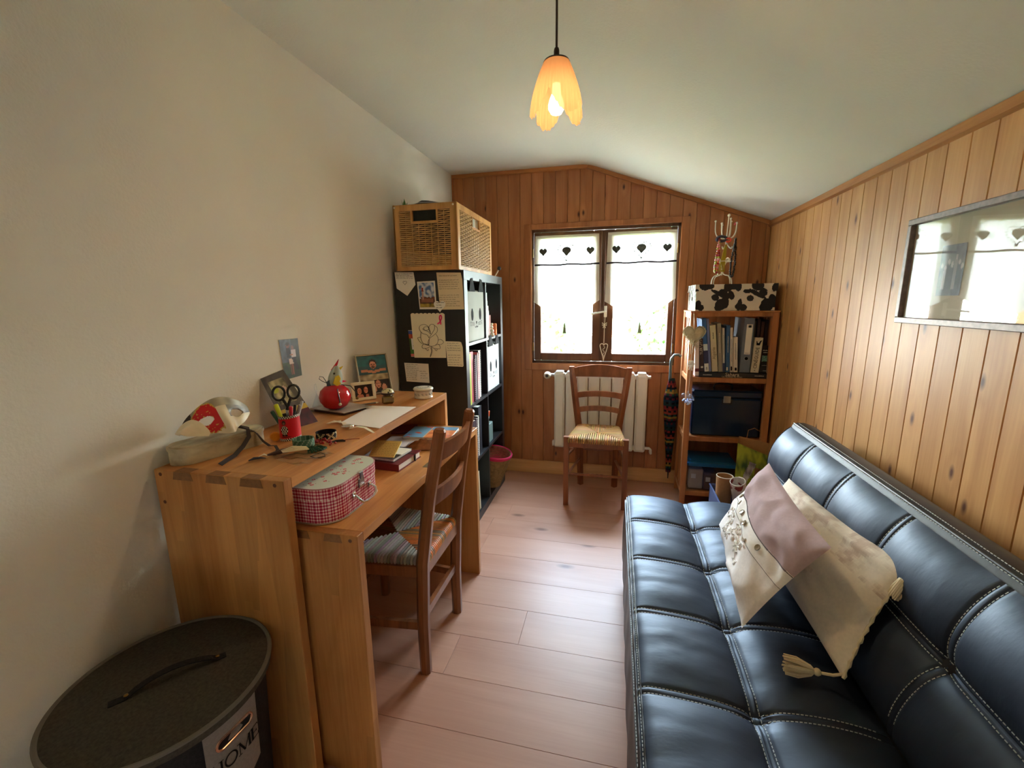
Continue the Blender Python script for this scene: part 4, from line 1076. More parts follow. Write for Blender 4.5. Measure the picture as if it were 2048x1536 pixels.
for sg in (-1, 1):
    c = V((cx_-.002, cy_+.002, Z+.150))+ang*sg*.021
    pts = [c+ang*.017*math.cos(a)+V((0, 0, .022*math.sin(a))) for a in [2*PI*i/18 for i in range(18)]]
    obj('handle', MB().tube(pts, .0038, 8, closed=True).tube([c-V((0, 0, .02))-ang*sg*.010, V((cx_, cy_, Z+.095))-ang*sg*.004], .0045, 8), BLACK, t, smooth=True)
    obj('blade', MB().tube([V((cx_, cy_, Z+.10))-ang*sg*.004, V((cx_, cy_, Z+.012))-ang*sg*.003], [.005, .002], 4, flat=.3, nrm=(.6, -.7, 0)), STEEL, t)
# paperclips? orange ball
t = thing('orange_sharpener', 'round orange disc like piece standing against the left side of the red tin', 'sharpener', (-1.035, 1.095, Z))
obj('body', MB(XF((-1.03, 1.102, Z+.0155), .4, PI/2)).lathe([(.001, -.005), (.011, -.005), (.015, -.002), (.015, .003), (.011, .006), (.001, .006)], seg=18), plain('orange_plastic', S(236, 148, 30), .35), t, smooth=30)
# small photo behind pencil tin (dark red print) is part of leaning photo
# rooster on red pot
t = thing('red_pot', 'shiny round cherry red pot with cord around it on the high desk', 'pot', (-1.07, 1.47, Z+.014))
pz = Z+.0145
obj('body', MB(XF((-1.07, 1.47, pz))).lathe([(.001, 0), (.026, .001), (.045, .012), (.058, .034), (.060, .050), (.053, .074), (.036, .090), (.016, .096), (.001, .096)], seg=36), plain('red_glaze', S(186, 18, 32), .12, .6), t, smooth=60)
obj('cord', MB().tube([(-1.05, 1.475, pz+.094), (-1.035, 1.44, pz+.082), (-1.021, 1.427, pz+.055), (-1.022, 1.43, pz+.03)], .0018, 6), BLACK, t, smooth=True)
obj('bead', MB().ball((-1.0205, 1.4285, pz+.028), .006, 12), CREAM, t, smooth=True)
obj('cord', MB().tube([(-1.06, 1.49, pz+.094), (-1.02, 1.505, pz+.085), (-1.003, 1.515, pz+.055), (-1.0, 1.512, pz+.035)], .0018, 6), BLACK, t, smooth=True)
obj('bead', MB().ball((-1.0, 1.512, pz+.035), .006, 12), BRASS, t, smooth=True)
t = thing('felt_rooster', 'small felt rooster head with red comb and yellow wing sitting on the red pot', 'toy', (-1.065, 1.47, pz+.094))
rx_ = XF((-1.066, 1.47, pz+.094), .82)
rb = MB(rx_)
def cone(u, v):
    a = 2*PI*u; r_ = .038*math.sqrt(max(0, math.sin(PI*min(1, v*.86+.10))))*(1-.45*v)
    return (r_*math.cos(a)*.9+.010*v, r_*math.sin(a)*.55, -.006+.082*v)
obj('body', MB(rx_).grid(cone, 20, 14), plain('grey_felt', S(176, 186, 176), .95), t, smooth=60)
def felt(poly, th, y, m, name): obj(name, MB(rx_).prism(poly, lambda a, b, q: (a, y+q, b), -th/2, th/2), m, t)
felt([(-.010, .060), (.008, .082), (.022, .100), (.016, .080), (.002, .060)], .006, 0, plain('red_felt', S(190, 34, 56), .9), 'comb')
felt([(.018, .066), (.036, .072), (.022, .054)], .007, 0, plain('yellow_felt', S(226, 196, 60), .9), 'beak')
felt([(-.010, .010), (.000, .036), (.014, .040), (.020, .026), (.014, .016), (.020, .006), (.004, -.002)], .006, -.017, bpy.data.materials['yellow_felt'], 'wing')
felt([(.018, .006), (.046, .010), (.028, .018), (.022, .034), (.014, .036)], .005, .002, MAG, 'tail')
felt([(-.030, .0), (-.016, .0), (-.02, .024), (-.029, .016)], .012, -.004, plain('navy_felt', S(50, 60, 70), .9), 'collar')
obj('eye', MB(rx_).ball((-.002, -.0155, .048), .0042, 10, sy_=.5), BLACK, t, smooth=True)
obj('hanging_loop', MB(rx_).tube([(-.03, 0, .012), (-.044, 0, .02), (-.055, 0, .030), (-.052, 0, .040), (-.040, 0, .036), (-.032, 0, .02), (-.03, 0, .010)], .0014, 5), BLACK, t)
# magazines under the pot
t = thing('clear_folder', 'grey translucent folder lying under the red pot', 'folder', (-1.07, 1.48, Z))
q4 = [(-1.18, 1.455), (-1.0, 1.415), (-.955, 1.54), (-1.15, 1.60)]
obj('sheets', MB().prism(q4, lambda a, b, q: (a, b, q), Z+.0105, Z+.013), plain('grey_print', S(176, 170, 158), .3, .5, var=.35, scale=18), t)
q5 = [(-1.165, 1.462), (-1.005, 1.426), (-.975, 1.53), (-1.14, 1.58)]
solo('dark_notebook', MB().prism(q5, lambda a, b, q: (a, b, q), Z, Z+.010), plain('plum_cover', S(60, 24, 30), .4), 'thin dark plum notebook under the grey folder and red pot', 'notebook')
# framed photographs
def framed(name, bl_, br_, tl_, fw_, fm, fn, label, depth=.008, beads=None, strut=True):
    bl_, br_, tl_ = V(bl_), V(br_), V(tl_); W_, H_ = (br_-bl_).length, (tl_-bl_).length
    xf = frame(bl_, br_-bl_, tl_-bl_)
    t = thing(name, label, 'photo frame', tuple(bl_.lerp(br_, .5)))
    fb = MB(xf)
    fb.box(0, W_, 0, fw_, 0, depth, .002).box(0, W_, H_-fw_, H_, 0, depth, .002).box(0, fw_, fw_, H_-fw_, 0, depth, .002).box(W_-fw_, W_, fw_, H_-fw_, 0, depth, .002)
    obj('frame', fb, fm, t, smooth=30)
    obj('backing', MB(xf).box(.001, W_-.001, .001, H_-.001, -.002, .001), BLACK, t)
    obj('print', MB(xf).grid(lambda u, v: (fw_+(W_-2*fw_)*u, fw_+(H_-2*fw_)*v, .0022), 44, 44, col=fn), VCG, t, norm=False)
    if beads:
        bb = MB(xf); P = []
        n1, n2 = int(W_/.005), int(H_/.005)
        for i in range(n1): P += [(i*W_/n1+.002, fw_/2), (i*W_/n1+.002, H_-fw_/2)]
        for i in range(n2): P += [(fw_/2, i*H_/n2), (W_-fw_/2, i*H_/n2)]
        for x_, y_ in P: bb.ball((x_, y_, depth), .0028, 6)
        obj('beading', bb, beads, t, kind='stuff', smooth=True)
    if strut: obj('strut', MB(xf).add([(W_*.4, H_*.7, -.002), (W_*.6, H_*.7, -.002), (W_*.6, .0, -.035), (W_*.4, .0, -.035), (W_*.4, H_*.7, -.004), (W_*.6, H_*.7, -.004), (W_*.6, 0, -.037), (W_*.4, 0, -.037)], [(0, 1, 2, 3), (4, 5, 6, 7), (0, 1, 5, 4), (2, 3, 7, 6), (0, 3, 7, 4), (1, 2, 6, 5)]), BLACK, t)
    return t, xf
def fpic(u, v):
    n_ = noise.noise(V((u*8, v*8, 7))); sk = S(196, 120, 92); dk = S(34, 20, 18)
    c = mix(S(50, 34, 24), S(26, 16, 14), .5+n_)
    for cx1, cz1, sx1 in ((.27, .52, 1), (.66, .58, 1)):
        if el(u, v, cx1, cz1-.06, .2*sx1, .40): c = dk
    for cx1, cz1 in ((.27, .52), (.64, .56)):
        if el(u, v, cx1, cz1, .12, .26): c = mix(sk, S(226, 150, 120), .5+n_)
        if abs(u-cx1-.005) < .012 and cz1-.06 < v < cz1+.02: c = S(160, 90, 70)
        if abs(u-cx1) < .045 and abs(v-(cz1-.12)) < .016: c = S(150, 40, 44)
        if (abs(u-cx1+.05) < .022 or abs(u-cx1-.05) < .022) and abs(v-(cz1+.05)) < .018: c = S(50, 30, 26)
    if v < .26 and el(u, v, .30, .0, .2, .32): c = sk
    if v < .22 and el(u, v, .70, .0, .10, .30): c = sk
    return c
def bpic(u, v):
    n_ = noise.noise(V((u*7, v*9, 9)))
    if v > .50:
        c = mix(S(22, 106, 112), S(18, 84, 92), .5+n_)
        if v < .72: c = mix(c, S(50, 76, 84), .6)
        if el(u, v, .52, .79, .13, .11): c = S(44, 34, 32)
        if el(u, v, .52, .745, .11, .10): c = mix(S(190, 120, 96), S(214, 150, 124), .5+n_)
        if el(u, v, .52, .69, .07, .03): c = S(96, 60, 50)
        if .48 < u < .56 and abs(v-.685) < .007: c = S(200, 120, 110)
        if abs(abs(u-.52)-.045) < .018 and abs(v-.765) < .008: c = S(40, 26, 24)
        if .1 < u < .95 and abs(v-.585-.02*math.sin(u*9)) < .035: c = S(200, 130, 96)
        return c
    if v > .34: return mix(S(196, 176, 142), S(150, 132, 104), .5+n_*1.4)
    c = mix(S(40, 32, 36), S(24, 18, 22), .5+n_)
    for cx1, cz1, r1 in ((.28, .18, .11), (.60, .22, .11), (.80, .12, .10), (.45, .1, .09)):
        if el(u, v, cx1, cz1-.01, r1*1.25, r1*1.25): c = S(60, 38, 30)
        if el(u, v, cx1, cz1, r1*.85, r1): c = mix(S(190, 124, 98), S(220, 160, 134), .5+n_)
        if el(u, v, cx1, cz1-.05, .03, .008): c = S(150, 50, 50)
        if abs(abs(u-cx1)-.035) < .012 and abs(v-cz1-.015) < .008: c = S(44, 26, 24)
    return c
SILV = plain('silvered_frame', S(150, 140, 118), .3, metal=.8)
SILB = plain('silver_beads', S(236, 226, 200), .2, metal=.6)
framed('photo_frame', (-1.135, 1.745, Z), (-1.035, 1.86, Z), (-1.178, 1.787, Z+.185), .008, SILV, bpic, 'tall silver beaded frame with swimming pool photo leaning by the shelf', beads=SILB)
framed('photo_frame', (-1.108, 1.638, Z), (-1.038, 1.715, Z), (-1.118, 1.648, Z+.082), .014, plain('ivory_frame', S(232, 220, 188), .5), fpic, 'small ivory frame with photo of two smiling women in front of the silver frame')
t = thing('black_clip', 'small black clip fixed on the wall above right of the silver frame', 'clip', (A+.012, 1.885, 1.05))
obj('body', MB().box(A+.001, A+.022, 1.88, 1.895, 1.045, 1.06, .003), BLACK, t)
obj('hook', MB().tube([(A+.018, 1.888, 1.058), (A+.024, 1.89, 1.07), (A+.016, 1.892, 1.077)], .002, 6), BLACK, t)
# wire tripod stand by wall (thin wire hanger with glass cone)
t = thing('glass_cone', 'clear glass cone with a wire loop by the wall left of the red pot', 'ornament', (-1.165, 1.50, Z+.014))
obj('cone', MB(XF((-1.165, 1.485, Z+.0145))).lathe([(.021, 0), (.001, .055)], seg=16), CLEAR, t)
obj('wire', MB().tube([(-1.165, 1.485, Z+.068), (-1.165, 1.476, Z+.09), (-1.165, 1.478, Z+.106), (-1.165, 1.486, Z+.108), (-1.165, 1.489, Z+.09), (-1.165, 1.486, Z+.07)], .0008, 5), STEEL, t)
# amber glass bottle with lid
AMB = plain('amber_glass', S(120, 98, 48), .15, .7)
t = thing('perfume_jar', 'square amber glass jar with domed patterned lid beside the photo frames', 'jar', (-.945, 1.655, Z))
gx = XF((-.945, 1.655, Z), .5)
obj('jar', MB(gx).box(-.025, .025, -.025, .025, 0, .032, .006).tube([(0, 0, .03), (0, 0, .040)], .014, 12), AMB, t, smooth=30)
obj('rim', MB(gx).lathe([(.001, .038), (.027, .039), (.030, .043), (.027, .046), (.001, .046)], seg=24), plain('dark_rim', S(50, 36, 30), .4), t, smooth=True)
def dcol(i, k_): return S(70, 60, 50) if (i*7+k_*3) % 5 == 0 else S(206, 196, 150)
obj('lid', MB(gx).lathe([(.026, .0462), (.024, .053), (.017, .059), (.008, .062), (.001, .063)], seg=20, cols=dcol), VCG, t, smooth=True)
# round porcelain box
t = thing('porcelain_box', 'round white porcelain box with lid near the far end of the high desk', 'box', (-.835, 1.775, Z))
PORC = plain('porcelain', S(228, 220, 206), .2, .6, var=.1, scale=60)
gx = XF((-.835, 1.775, Z))
obj('body', MB(gx).lathe([(.001, 0), (.040, .001), (.042, .005), (.039, .012), (.039, .030), (.041, .036), (.001, .037)], seg=36), PORC, t, smooth=40)
obj('lid', MB(gx).lathe([(.001, .0375), (.044, .038), (.045, .043), (.041, .048), (.001, .051)], seg=36), PORC, t, smooth=40)
orn = MB(gx)
for i in range(14):
    a = 2*PI*i/14
    orn.tube([(.0396*math.cos(a+q*.05), .0396*math.sin(a+q*.05), .020+.005*math.sin(q*1.6)) for q in range(5)], .0009, 4)
    orn.tube([((.024+.004*math.sin(q*2))*math.cos(a+q*.07), (.024+.004*math.sin(q*2))*math.sin(a+q*.07), .0506) for q in range(5)], .0009, 4)
obj('painted_pattern', orn, plain('grey_blue_paint', S(150, 150, 146), .5), t, kind='stuff')
# paper sheet
solo('paper_sheet', MB().prism([(-.955, 1.325), (-.778, 1.292), (-.79, 1.60), (-.985, 1.588)], lambda a, b, q: (a, b, q), Z, Z+.0012), plain('white_sheet', S(236, 228, 220), .9, bump=.2, bscale=300), 'large blank white sheet of paper on the high desk', 'paper')
# pencil near bottle
t = thing('pencil', 'dark short pencil lying behind the white sheet beside the amber jar', 'pencil', (-1.0, 1.6, Z))
obj('barrel', MB().tube([(-1.035, 1.585, Z+.0035), (-.99, 1.63, Z+.0035)], .0033, 6), plain('pencil_dark', S(70, 60, 60), .4), t)
obj('point', MB().tube([(-.99, 1.63, Z+.0035), (-.982, 1.638, Z+.0035)], [.0033, .0006], 6), CREAM, t)
# white watch
t = thing('wristwatch', 'silver oblong wristwatch with white cloth strap lying in front of the paper', 'watch', (-.885, 1.285, Z))
STR = plain('white_strap', S(232, 222, 198), .8)
obj('case', MB(XF((-.885, 1.268, Z+.0085), .55)).ball((0, 0, 0), .021, 20, sx_=1.0, sy_=.62, sz=.36), CHROME, t, smooth=True)
obj('dial', MB(XF((-.885, 1.268, Z+.0155), .55)).lathe([(.001, .0), (.0125, .0), (.001, .0012)], seg=20, sy_=.6), plain('dial', S(200, 196, 184), .3), t)
obj('strap', MB().tube([(-.898, 1.278, Z+.004), (-.925, 1.305, Z+.010), (-.95, 1.325, Z+.004), (-.975, 1.322, Z+.008), (-.985, 1.302, Z+.004), (-.965, 1.30, Z+.010), (-.94, 1.312, Z+.013)], .009, 4, flat=.14, nrm=(0, 0, 1)), STR, t)
obj('strap', MB().tube([(-.872, 1.262, Z+.004), (-.845, 1.262, Z+.012), (-.815, 1.262, Z+.010), (-.787, 1.25, Z+.004), (-.768, 1.24, Z+.001)], [.008, .008, .008, .008, .005], 4, flat=.14, nrm=(0, 0, 1)), STR, t)
# bracelets
def cuff(name, c, r_, h_, colf, label, seg=48, gap=0, rows=4):
    t = thing(name, label, 'bracelet', (*c, Z))
    mb = MB()
    mb.lathe([(r_, 0)]+[(r_+.0012, h_*(i+.0)/rows) for i in range(rows+1)]+[(r_-.002, h_)]+[(r_-.002, 0)], (*c, Z), seg, cols=lambda i, k_: colf(i, k_))
    n0 = len(mb.f)
    mb.f = mb.f[:-2]; mb.c = mb.c[:-2]
    obj('band', mb, VCF, t, smooth=50); return t
cuff('bracelet', (-.893, 1.165), .030, .021, lambda i, k_: (S(196, 180, 140) if abs(((k_ % 8)-4))-abs(i-3) in (0, 1) else S(28, 24, 24)) if 0 < i < 6 else S(28, 24, 24), 'black and beige zigzag patterned cuff bracelet on the high desk', rows=5)
cuff('bracelet', (-.905, 1.075), .029, .026, lambda i, k_: S(86, 124, 104) if (i*3+k_*5) % 4 else S(150, 170, 150), 'green beaded cuff bracelet beside the red tin', rows=5)
gt_ = MB(); rr_ = random.Random(5)
for i in range(46):
    a = rr_.uniform(-.9, .6); L_ = rr_.uniform(.02, .05); s0 = V((-.868, 1.045, Z+.004))
    gt_.tube([s0, s0+V((math.cos(a)*L_*.6, math.sin(a)*L_*.6, rr_.uniform(.002, .012))), s0+V((math.cos(a)*L_, math.sin(a)*L_, rr_.uniform(.0, .004)))], .0012, 4)
gt_.box(-.84, -.825, 1.05, 1.075, Z, Z+.005)
solo('green_tassels', gt_, plain('green_thread', S(44, 92, 60), .8, var=.4, scale=200), 'bundle of dark green thread tassels spreading from the green bracelet', 'tassel', kind='stuff')
rbm = MB(); rr_ = random.Random(9); rbs = []
t = thing('red_bead_bracelet', 'tangled red bead bracelet with black loop beside the patterned cuff', 'bracelet', (-.865, 1.12, Z))
for i in range(26):
    a = i*.52; rbm.ball((-.868+.022*math.cos(a)+rr_.uniform(-.006, .006), 1.115+.013*math.sin(a)+rr_.uniform(-.004, .004), Z+.0045+rr_.uniform(0, .005)), .0042, 8)
obj('beads', rbm, plain('red_beads', S(150, 26, 34), .3), t, kind='stuff', smooth=True)
obj('cord_loop', MB().tube([(-.845, 1.125, Z+.002), (-.825, 1.13, Z+.004), (-.81, 1.142, Z+.002), (-.822, 1.15, Z+.002), (-.84, 1.138, Z+.003), (-.845, 1.125, Z+.002)], .0022, 6), BLACK, t)
obj('loose_end', MB().tube([(-.822, 1.148, Z+.002), (-.80, 1.16, Z+.003), (-.78, 1.175, Z+.001)], .001, 4), plain('red_thread', S(150, 50, 40), .6), t)
obj('silver_bead', MB().ball((-.845, 1.115, Z+.005), .005, 10), CHROME, t, smooth=True)
for i, (x_, y_) in enumerate(((-.835, 1.108), (-.826, 1.116), (-.832, 1.098))):
    solo('loose_bead', MB().ball((x_, y_, Z+.0035), .0035, 10), plain('coral_bead%d' % i, S(176, 60, 50), .3), ('coral loose bead nearest the red bead bracelet', 'coral loose bead between its two neighbours below the bracelet', 'coral loose bead closest to the desk front edge')[i], 'bead', smooth=True)
# dark leather pouch with pale sticks and plastic bag
solo('plastic_bag', MB().grid(lambda u, v: (-.905+.105*v+.03*u, .955+.11*u-.03*v, Z+.0035+.0035*math.sin(u*17)*math.sin(v*8)), 24, 12), CLEAR, 'clear crumpled plastic sleeve lying near the front edge of the high desk', 'bag', smooth=80, norm=False)
t = thing('leather_bundle', 'dark brown leather strap bundle with pale sticks on top of the plastic sleeve', 'bundle', (-.9, 1.0, Z))
obj('leather', MB().tube([(-.935, .965, Z+.010), (-.915, .985, Z+.013), (-.89, 1.01, Z+.016), (-.87, 1.035, Z+.013)], [.004, .011, .012, .004], 8, flat=.55, nrm=(0, 0, 1)), plain('brown_leather', S(62, 30, 26), .5), t, smooth=True)
for i in range(4):
    o_ = .006*i
    obj('stick', MB().tube([(-.907+o_*.9, .985-o_*.7, Z+.018), (-.885+o_, 1.008-o_*.8, Z+.024-i*.002), (-.862+o_*1.2, 1.034-o_*.9, Z+.016)], [.001, .002, .0016], 6), plain('ivory_stick', S(236, 222, 184), .4), t, smooth=True)
t = thing('feather', 'small dark blue feather with white tip near the front edge of the high desk', 'feather', (-.948, .95, Z))
obj('vane', MB().tube([(-.965, .93, Z+.004), (-.958, .942, Z+.007), (-.945, .952, Z+.006), (-.935, .960, Z+.003)], [.003, .008, .006, .001], 6, flat=.4, nrm=(0, 0, 1)), plain('midnight_feather', S(24, 26, 56), .6), t, smooth=True)
obj('white_tip', MB().tube([(-.956, .955, Z+.007), (-.945, .964, Z+.012), (-.933, .968, Z+.006)], [.001, .004, .001], 6, flat=.5), PAPER, t, smooth=True)
solo('wire_loop', MB().tube([(-.825, 1.0, Z+.0015), (-.80, .992, Z+.0015), (-.783, 1.008, Z+.002), (-.800, 1.028, Z+.0015), (-.815, 1.03, Z+.003), (-.822, 1.016, Z+.0015)], .0013, 5, closed=True), plain('thin_cord', S(70, 46, 34), .6), 'thin dark cord loop near the front edge of the high desk', 'cord')

# ------------------------------------------------------------------ things on the low desk
Z2 = D2+.0008
cxs, cys, hw, hl, rc = -.86, 1.040, .157, .128, .064
def rrect(hx_, hy_, r_, n_=8):
    P = []
    for sx1, sy1, a in ((1, 1, 0), (-1, 1, PI/2), (-1, -1, PI), (1, -1, 3*PI/2)):
        for i in range(n_+1): P.append((sx1*(hx_-r_)+r_*math.cos(a+PI/2*i/n_), sy1*(hy_-r_)+r_*math.sin(a+PI/2*i/n_)))
    return P
def perim(hx_, hy_, r_): 
    P = rrect(hx_, hy_, r_, 10); out = []
    n_ = len(P)
    for i in range(n_):
        a, b = V((*P[i], 0)), V((*P[(i+1) % n_], 0)); k_ = max(1, int((b-a).length/.003))
        for q in range(k_): out.append(tuple(a.lerp(b, q/k_))[:2])
    return out
def ging(s_, z_):
    a, b = int(s_/.0041) % 2, int(z_/.0041) % 2
    return (S(160, 24, 56), S(206, 110, 124), S(236, 214, 206))[(0 if a and b else 1 if a or b else 2)]
t = thing('gingham_suitcase', 'small red gingham suitcase with floral lid on the lower desk', 'suitcase', (cxs, cys, Z2))
def wallmesh(hx_, hy_, r_, z0, z1):
    P = perim(hx_, hy_, r_); n_ = len(P); nz = max(2, int((z1-z0)/.0041)); mb = MB(XF((cxs, cys, 0)))
    vs_ = [(x_, y_, lerp(z0, z1, j/nz)) for j in range(nz+1) for x_, y_ in P]
    fs = []; cs_ = []; ds = [0]
    for i in range(n_): ds.append(ds[-1]+math.dist(P[i], P[(i+1) % n_]))
    for j in range(nz):
        for i in range(n_):
            fs.append((j*n_+i, j*n_+(i+1) % n_, (j+1)*n_+(i+1) % n_, (j+1)*n_+i)); cs_.append(ging(ds[i], z0+j*.0041+.001))
    mb.add(vs_, fs, cs_); return mb
obj('body', wallmesh(hw, hl, rc, Z2+.001, Z2+.066), VCF, t, norm=False)
obj('lid_band', wallmesh(hw+.0015, hl+.0015, rc, Z2+.067, Z2+.099), VCF, t, norm=False)
tp = MB(XF((cxs, cys, 0))); PR_ = rrect(hw+.001, hl+.001, rc)
tp.prism(PR_, lambda a, b, q: (a, b, q), Z2+.0975, Z2+.1)
obj('lid_top', tp, plain('mint_paper', S(206, 214, 200), .6), t)
obj('edge_piping', MB(XF((cxs, cys, 0))).tube([(x_, y_, Z2+.099) for x_, y_ in PR_], .0018, 5, closed=True), plain('dusty_pink', S(176, 120, 124), .6), t)
obj('bottom_piping', MB(XF((cxs, cys, 0))).tube([(x_*1.01, y_*1.01, Z2+.002) for x_, y_ in PR_], .0022, 5, closed=True), plain('taupe_edge', S(170, 150, 140), .6), t)
fl_ = MB(); rr_ = random.Random(3)
for i in range(54):
    u, v = rr_.uniform(-.9, .9), rr_.uniform(-.9, .9)
    x_, y_ = cxs+u*hw*.9, cys+v*hl*.9
    for q in range(5):
        a = q*1.26; fl_.col = S(206, 60, 84) if q % 2 else S(226, 120, 130)
        fl_.ball((x_+.0032*math.cos(a), y_+.0032*math.sin(a), Z2+.1), .0024, 6, sz=.15)
    for q in range(3): fl_.col = S(130, 110, 90); fl_.ball((x_+rr_.uniform(-.014, .014), y_+rr_.uniform(-.014, .014), Z2+.1), .0018, 5, sz=.15)
obj('floral_print', fl_, VC, t, kind='stuff')
hxw = cxs+hw
lt = MB().box(hxw+.001, hxw+.006, 1.030, 1.058, Z2+.055, Z2+.085, .002).box(hxw-.004, hxw+.008, 1.036, 1.052, Z2+.08, Z2+.103, .002).tube([(hxw+.008, 1.038, Z2+.066), (hxw+.008, 1.05, Z2+.066)], .003, 8)
obj('latch', lt, CHROME, t, smooth=30)
for yy_ in (1.005, 1.085):
    obj('handle_mount', MB().box(hxw+.0005, hxw+.006, yy_-.008, yy_+.008, Z2+.038, Z2+.056, .002), CHROME, t)
obj('handle', MB().tube([(hxw+.008, 1.005, Z2+.047), (hxw+.022, 1.003, Z2+.038), (hxw+.026, 1.012, Z2+.026), (hxw+.028, 1.03, Z2+.022), (hxw+.028, 1.06, Z2+.022), (hxw+.026, 1.078, Z2+.026), (hxw+.022, 1.087, Z2+.038), (hxw+.008, 1.085, Z2+.047)], .0038, 8), CHROME, t, smooth=True)
# books
t = thing('red_journal', 'thick dark red journal with elastic band under the spiral notebook', 'notebook', (-.77, 1.38, Z2))
jx = XF((-.775, 1.375, Z2), -.08)
MARO = plain('dark_red_leather', S(112, 28, 30), .4)
obj('cover', MB(jx).box(-.062, .066, -.075, .075, 0, .003).box(-.062, .066, -.075, .075, .023, .026).box(-.062, .066, -.078, -.075, 0, .026), MARO, t)
obj('pages', MB(jx).box(-.058, .062, -.074, .072, .003, .023), PAPER, t)
obj('elastic', MB(jx).box(-.064, .0685, .03, .035, -.0002, .0268), BLACK, t)
t = thing('spiral_notebook', 'dark spiral notebook on the red journal under the yellow pad', 'notebook', (-.79, 1.37, Z2+.0265))
obj('cover', MB(jx).box(-.060, .040, -.066, .058, .0275, .029).box(-.060, .040, -.066, .058, .038, .0395), plain('graphite', S(52, 42, 38), .5), t)
obj('pages', MB(jx).box(-.057, .038, -.063, .056, .029, .038), PAPER, t)
sp_ = MB(jx)
for i in range(16):
    x_ = -.055+i*.006
    sp_.tube([(x_, -.066+.005*math.cos(a), .0335+.0065*math.sin(a)) for a in [k_*PI/3 for k_ in range(6)]], .0009, 4, closed=True)
obj('spiral', sp_, CHROME, t, kind='stuff')
solo('white_card', MB(jx).box(-.01, .046, -.02, .045, .0398, .0408), PAPER, 'white card sticking out beneath the yellow note pad', 'card')
t = thing('yellow_notepad', 'yellow note pad with faint writing tilted on top of the small book stack', 'notepad', (-.79, 1.35, Z2+.041))
yx = XF((-.795, 1.345, Z2+.041), .05, .45)
obj('pad', MB(yx).box(-.045, .050, -.030, .050, .014, .018), plain('yellow_paper', S(224, 200, 120), .8), t)
R2_ = random.Random(6); yw = MB(yx)
for i in range(8):
    x_ = -.04
    while x_ < .04:
        w_ = R2_.uniform(.004, .012); yw.box(x_, x_+w_, -.022+.008*i, -.0208+.008*i, .018, .0183); x_ += w_+.003
obj('handwriting', yw, plain('olive_ink', S(168, 140, 80), .8), t, kind='stuff')
t = thing('grey_folder_small', 'grey blue card folder lying behind the yellow note pad', 'folder', (-.84, 1.44, Z2))
obj('cover', MB(XF((-.86, 1.43, Z2), .1)).box(-.06, .05, -.05, .07, 0, .006, .001), plain('grey_blue_card', S(150, 156, 160), .6), t)
solo('white_leaflet', MB(XF((-.86, 1.585, Z2), .12)).box(-.07, .07, -.07, .08, 0, .003), plain('leaflet', S(224, 214, 210), .7, var=.12, scale=20), 'white leaflet on the lower desk beneath the colourful magazine', 'leaflet')
def bagp(u, v):
    a = u*.17; b = v*.10
    return (-.80+a*.75-b*.1, 1.50+b+.02*u, Z2+.0035+.020*math.sin(PI*u)*math.sin(PI*v)*(1+.35*noise.noise(V((u*9, v*7, 1))))+.006*math.sin(PI*v))
t = thing('brown_pouch', 'crumpled shiny brown pouch lying on the lower desk', 'pouch', (-.75, 1.55, Z2))
obj('body', MB().grid(bagp, 30, 20), plain('copper_foil', S(150, 88, 48), .25, .6, var=.4, scale=50), t, smooth=80)
obj('seam', MB().tube([bagp(0, i/10) for i in range(11)], .002, 5), plain('pouch_seam', S(60, 34, 24), .5), t)
def mcv(u, v):
    n_ = noise.noise(V((u*5, v*6, 12)))
    if u < .42: return S(120, 170, 200) if n_ > -.25 else S(220, 90, 60)
    if (u-.42) < .03: return S(226, 196, 160)
    return mix(S(232, 150, 90), S(206, 110, 60), .5+n_*1.5) if v < .7 else S(110, 160, 196)
t = thing('magazine', 'colourful blue and orange magazine at the far end of the lower desk', 'magazine', (-.77, 1.72, Z2))
mgx = XF((-.775, 1.715, Z2), .1)
obj('pages', MB(mgx).box(-.105, .10, -.075, .08, .0035, .012), PAPER, t)
obj('back_cover', MB(mgx).box(-.107, .102, -.077, .082, 0, .0033), plain('navy_back', S(40, 34, 50), .3), t)
obj('cover', MB(mgx).grid(lambda u, v: (-.107+.209*u, -.077+.159*v, .0124), 40, 30, col=mcv), VCG, t, norm=False)
solo('red_booklet', MB(XF((-.93, 1.76, Z2), .3)).box(-.05, .05, -.06, .06, 0, .008), MARO, 'dark red booklet in the shade behind the colourful magazine', 'booklet')

# ------------------------------------------------------------------ laundry bin
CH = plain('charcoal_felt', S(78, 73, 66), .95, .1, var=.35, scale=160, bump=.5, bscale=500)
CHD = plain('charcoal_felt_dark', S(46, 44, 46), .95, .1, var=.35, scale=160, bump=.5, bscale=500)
EDGE = plain('grey_binding', S(104, 98, 88), .8, bump=.4, bscale=600)
GREYF = plain('light_grey_felt', S(140, 132, 128), .95, .1, var=.15, scale=200, bump=.3, bscale=600)
bc = (-.955, .630); LZ = .498; br = .195
t = thing('laundry_bin', 'large round charcoal felt laundry bin with lid and HOME tag beside the desk', 'laundry bin', (*bc, 0))
bx_ = XF((*bc, 0), -.32)
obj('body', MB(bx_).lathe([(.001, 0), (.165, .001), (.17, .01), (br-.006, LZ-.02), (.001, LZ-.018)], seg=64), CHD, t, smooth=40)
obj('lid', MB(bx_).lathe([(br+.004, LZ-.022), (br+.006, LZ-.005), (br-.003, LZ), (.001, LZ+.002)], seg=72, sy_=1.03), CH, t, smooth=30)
obj('lid_binding', MB(bx_).tube([((br+.003)*math.cos(a), (br+.003)*1.03*math.sin(a), LZ-.002) for a in [2*PI*i/80 for i in range(80)]], .005, 8, closed=True), EDGE, t, smooth=True)
h0_, h1_ = V((-.995, .575, LZ+.003)), V((-.895, .705, LZ+.003))
ln = []
for i in range(13):
    f = i/12; ln.append(h0_.lerp(h1_, f)+V((0, 0, .024*math.sin(PI*f)**.8)))
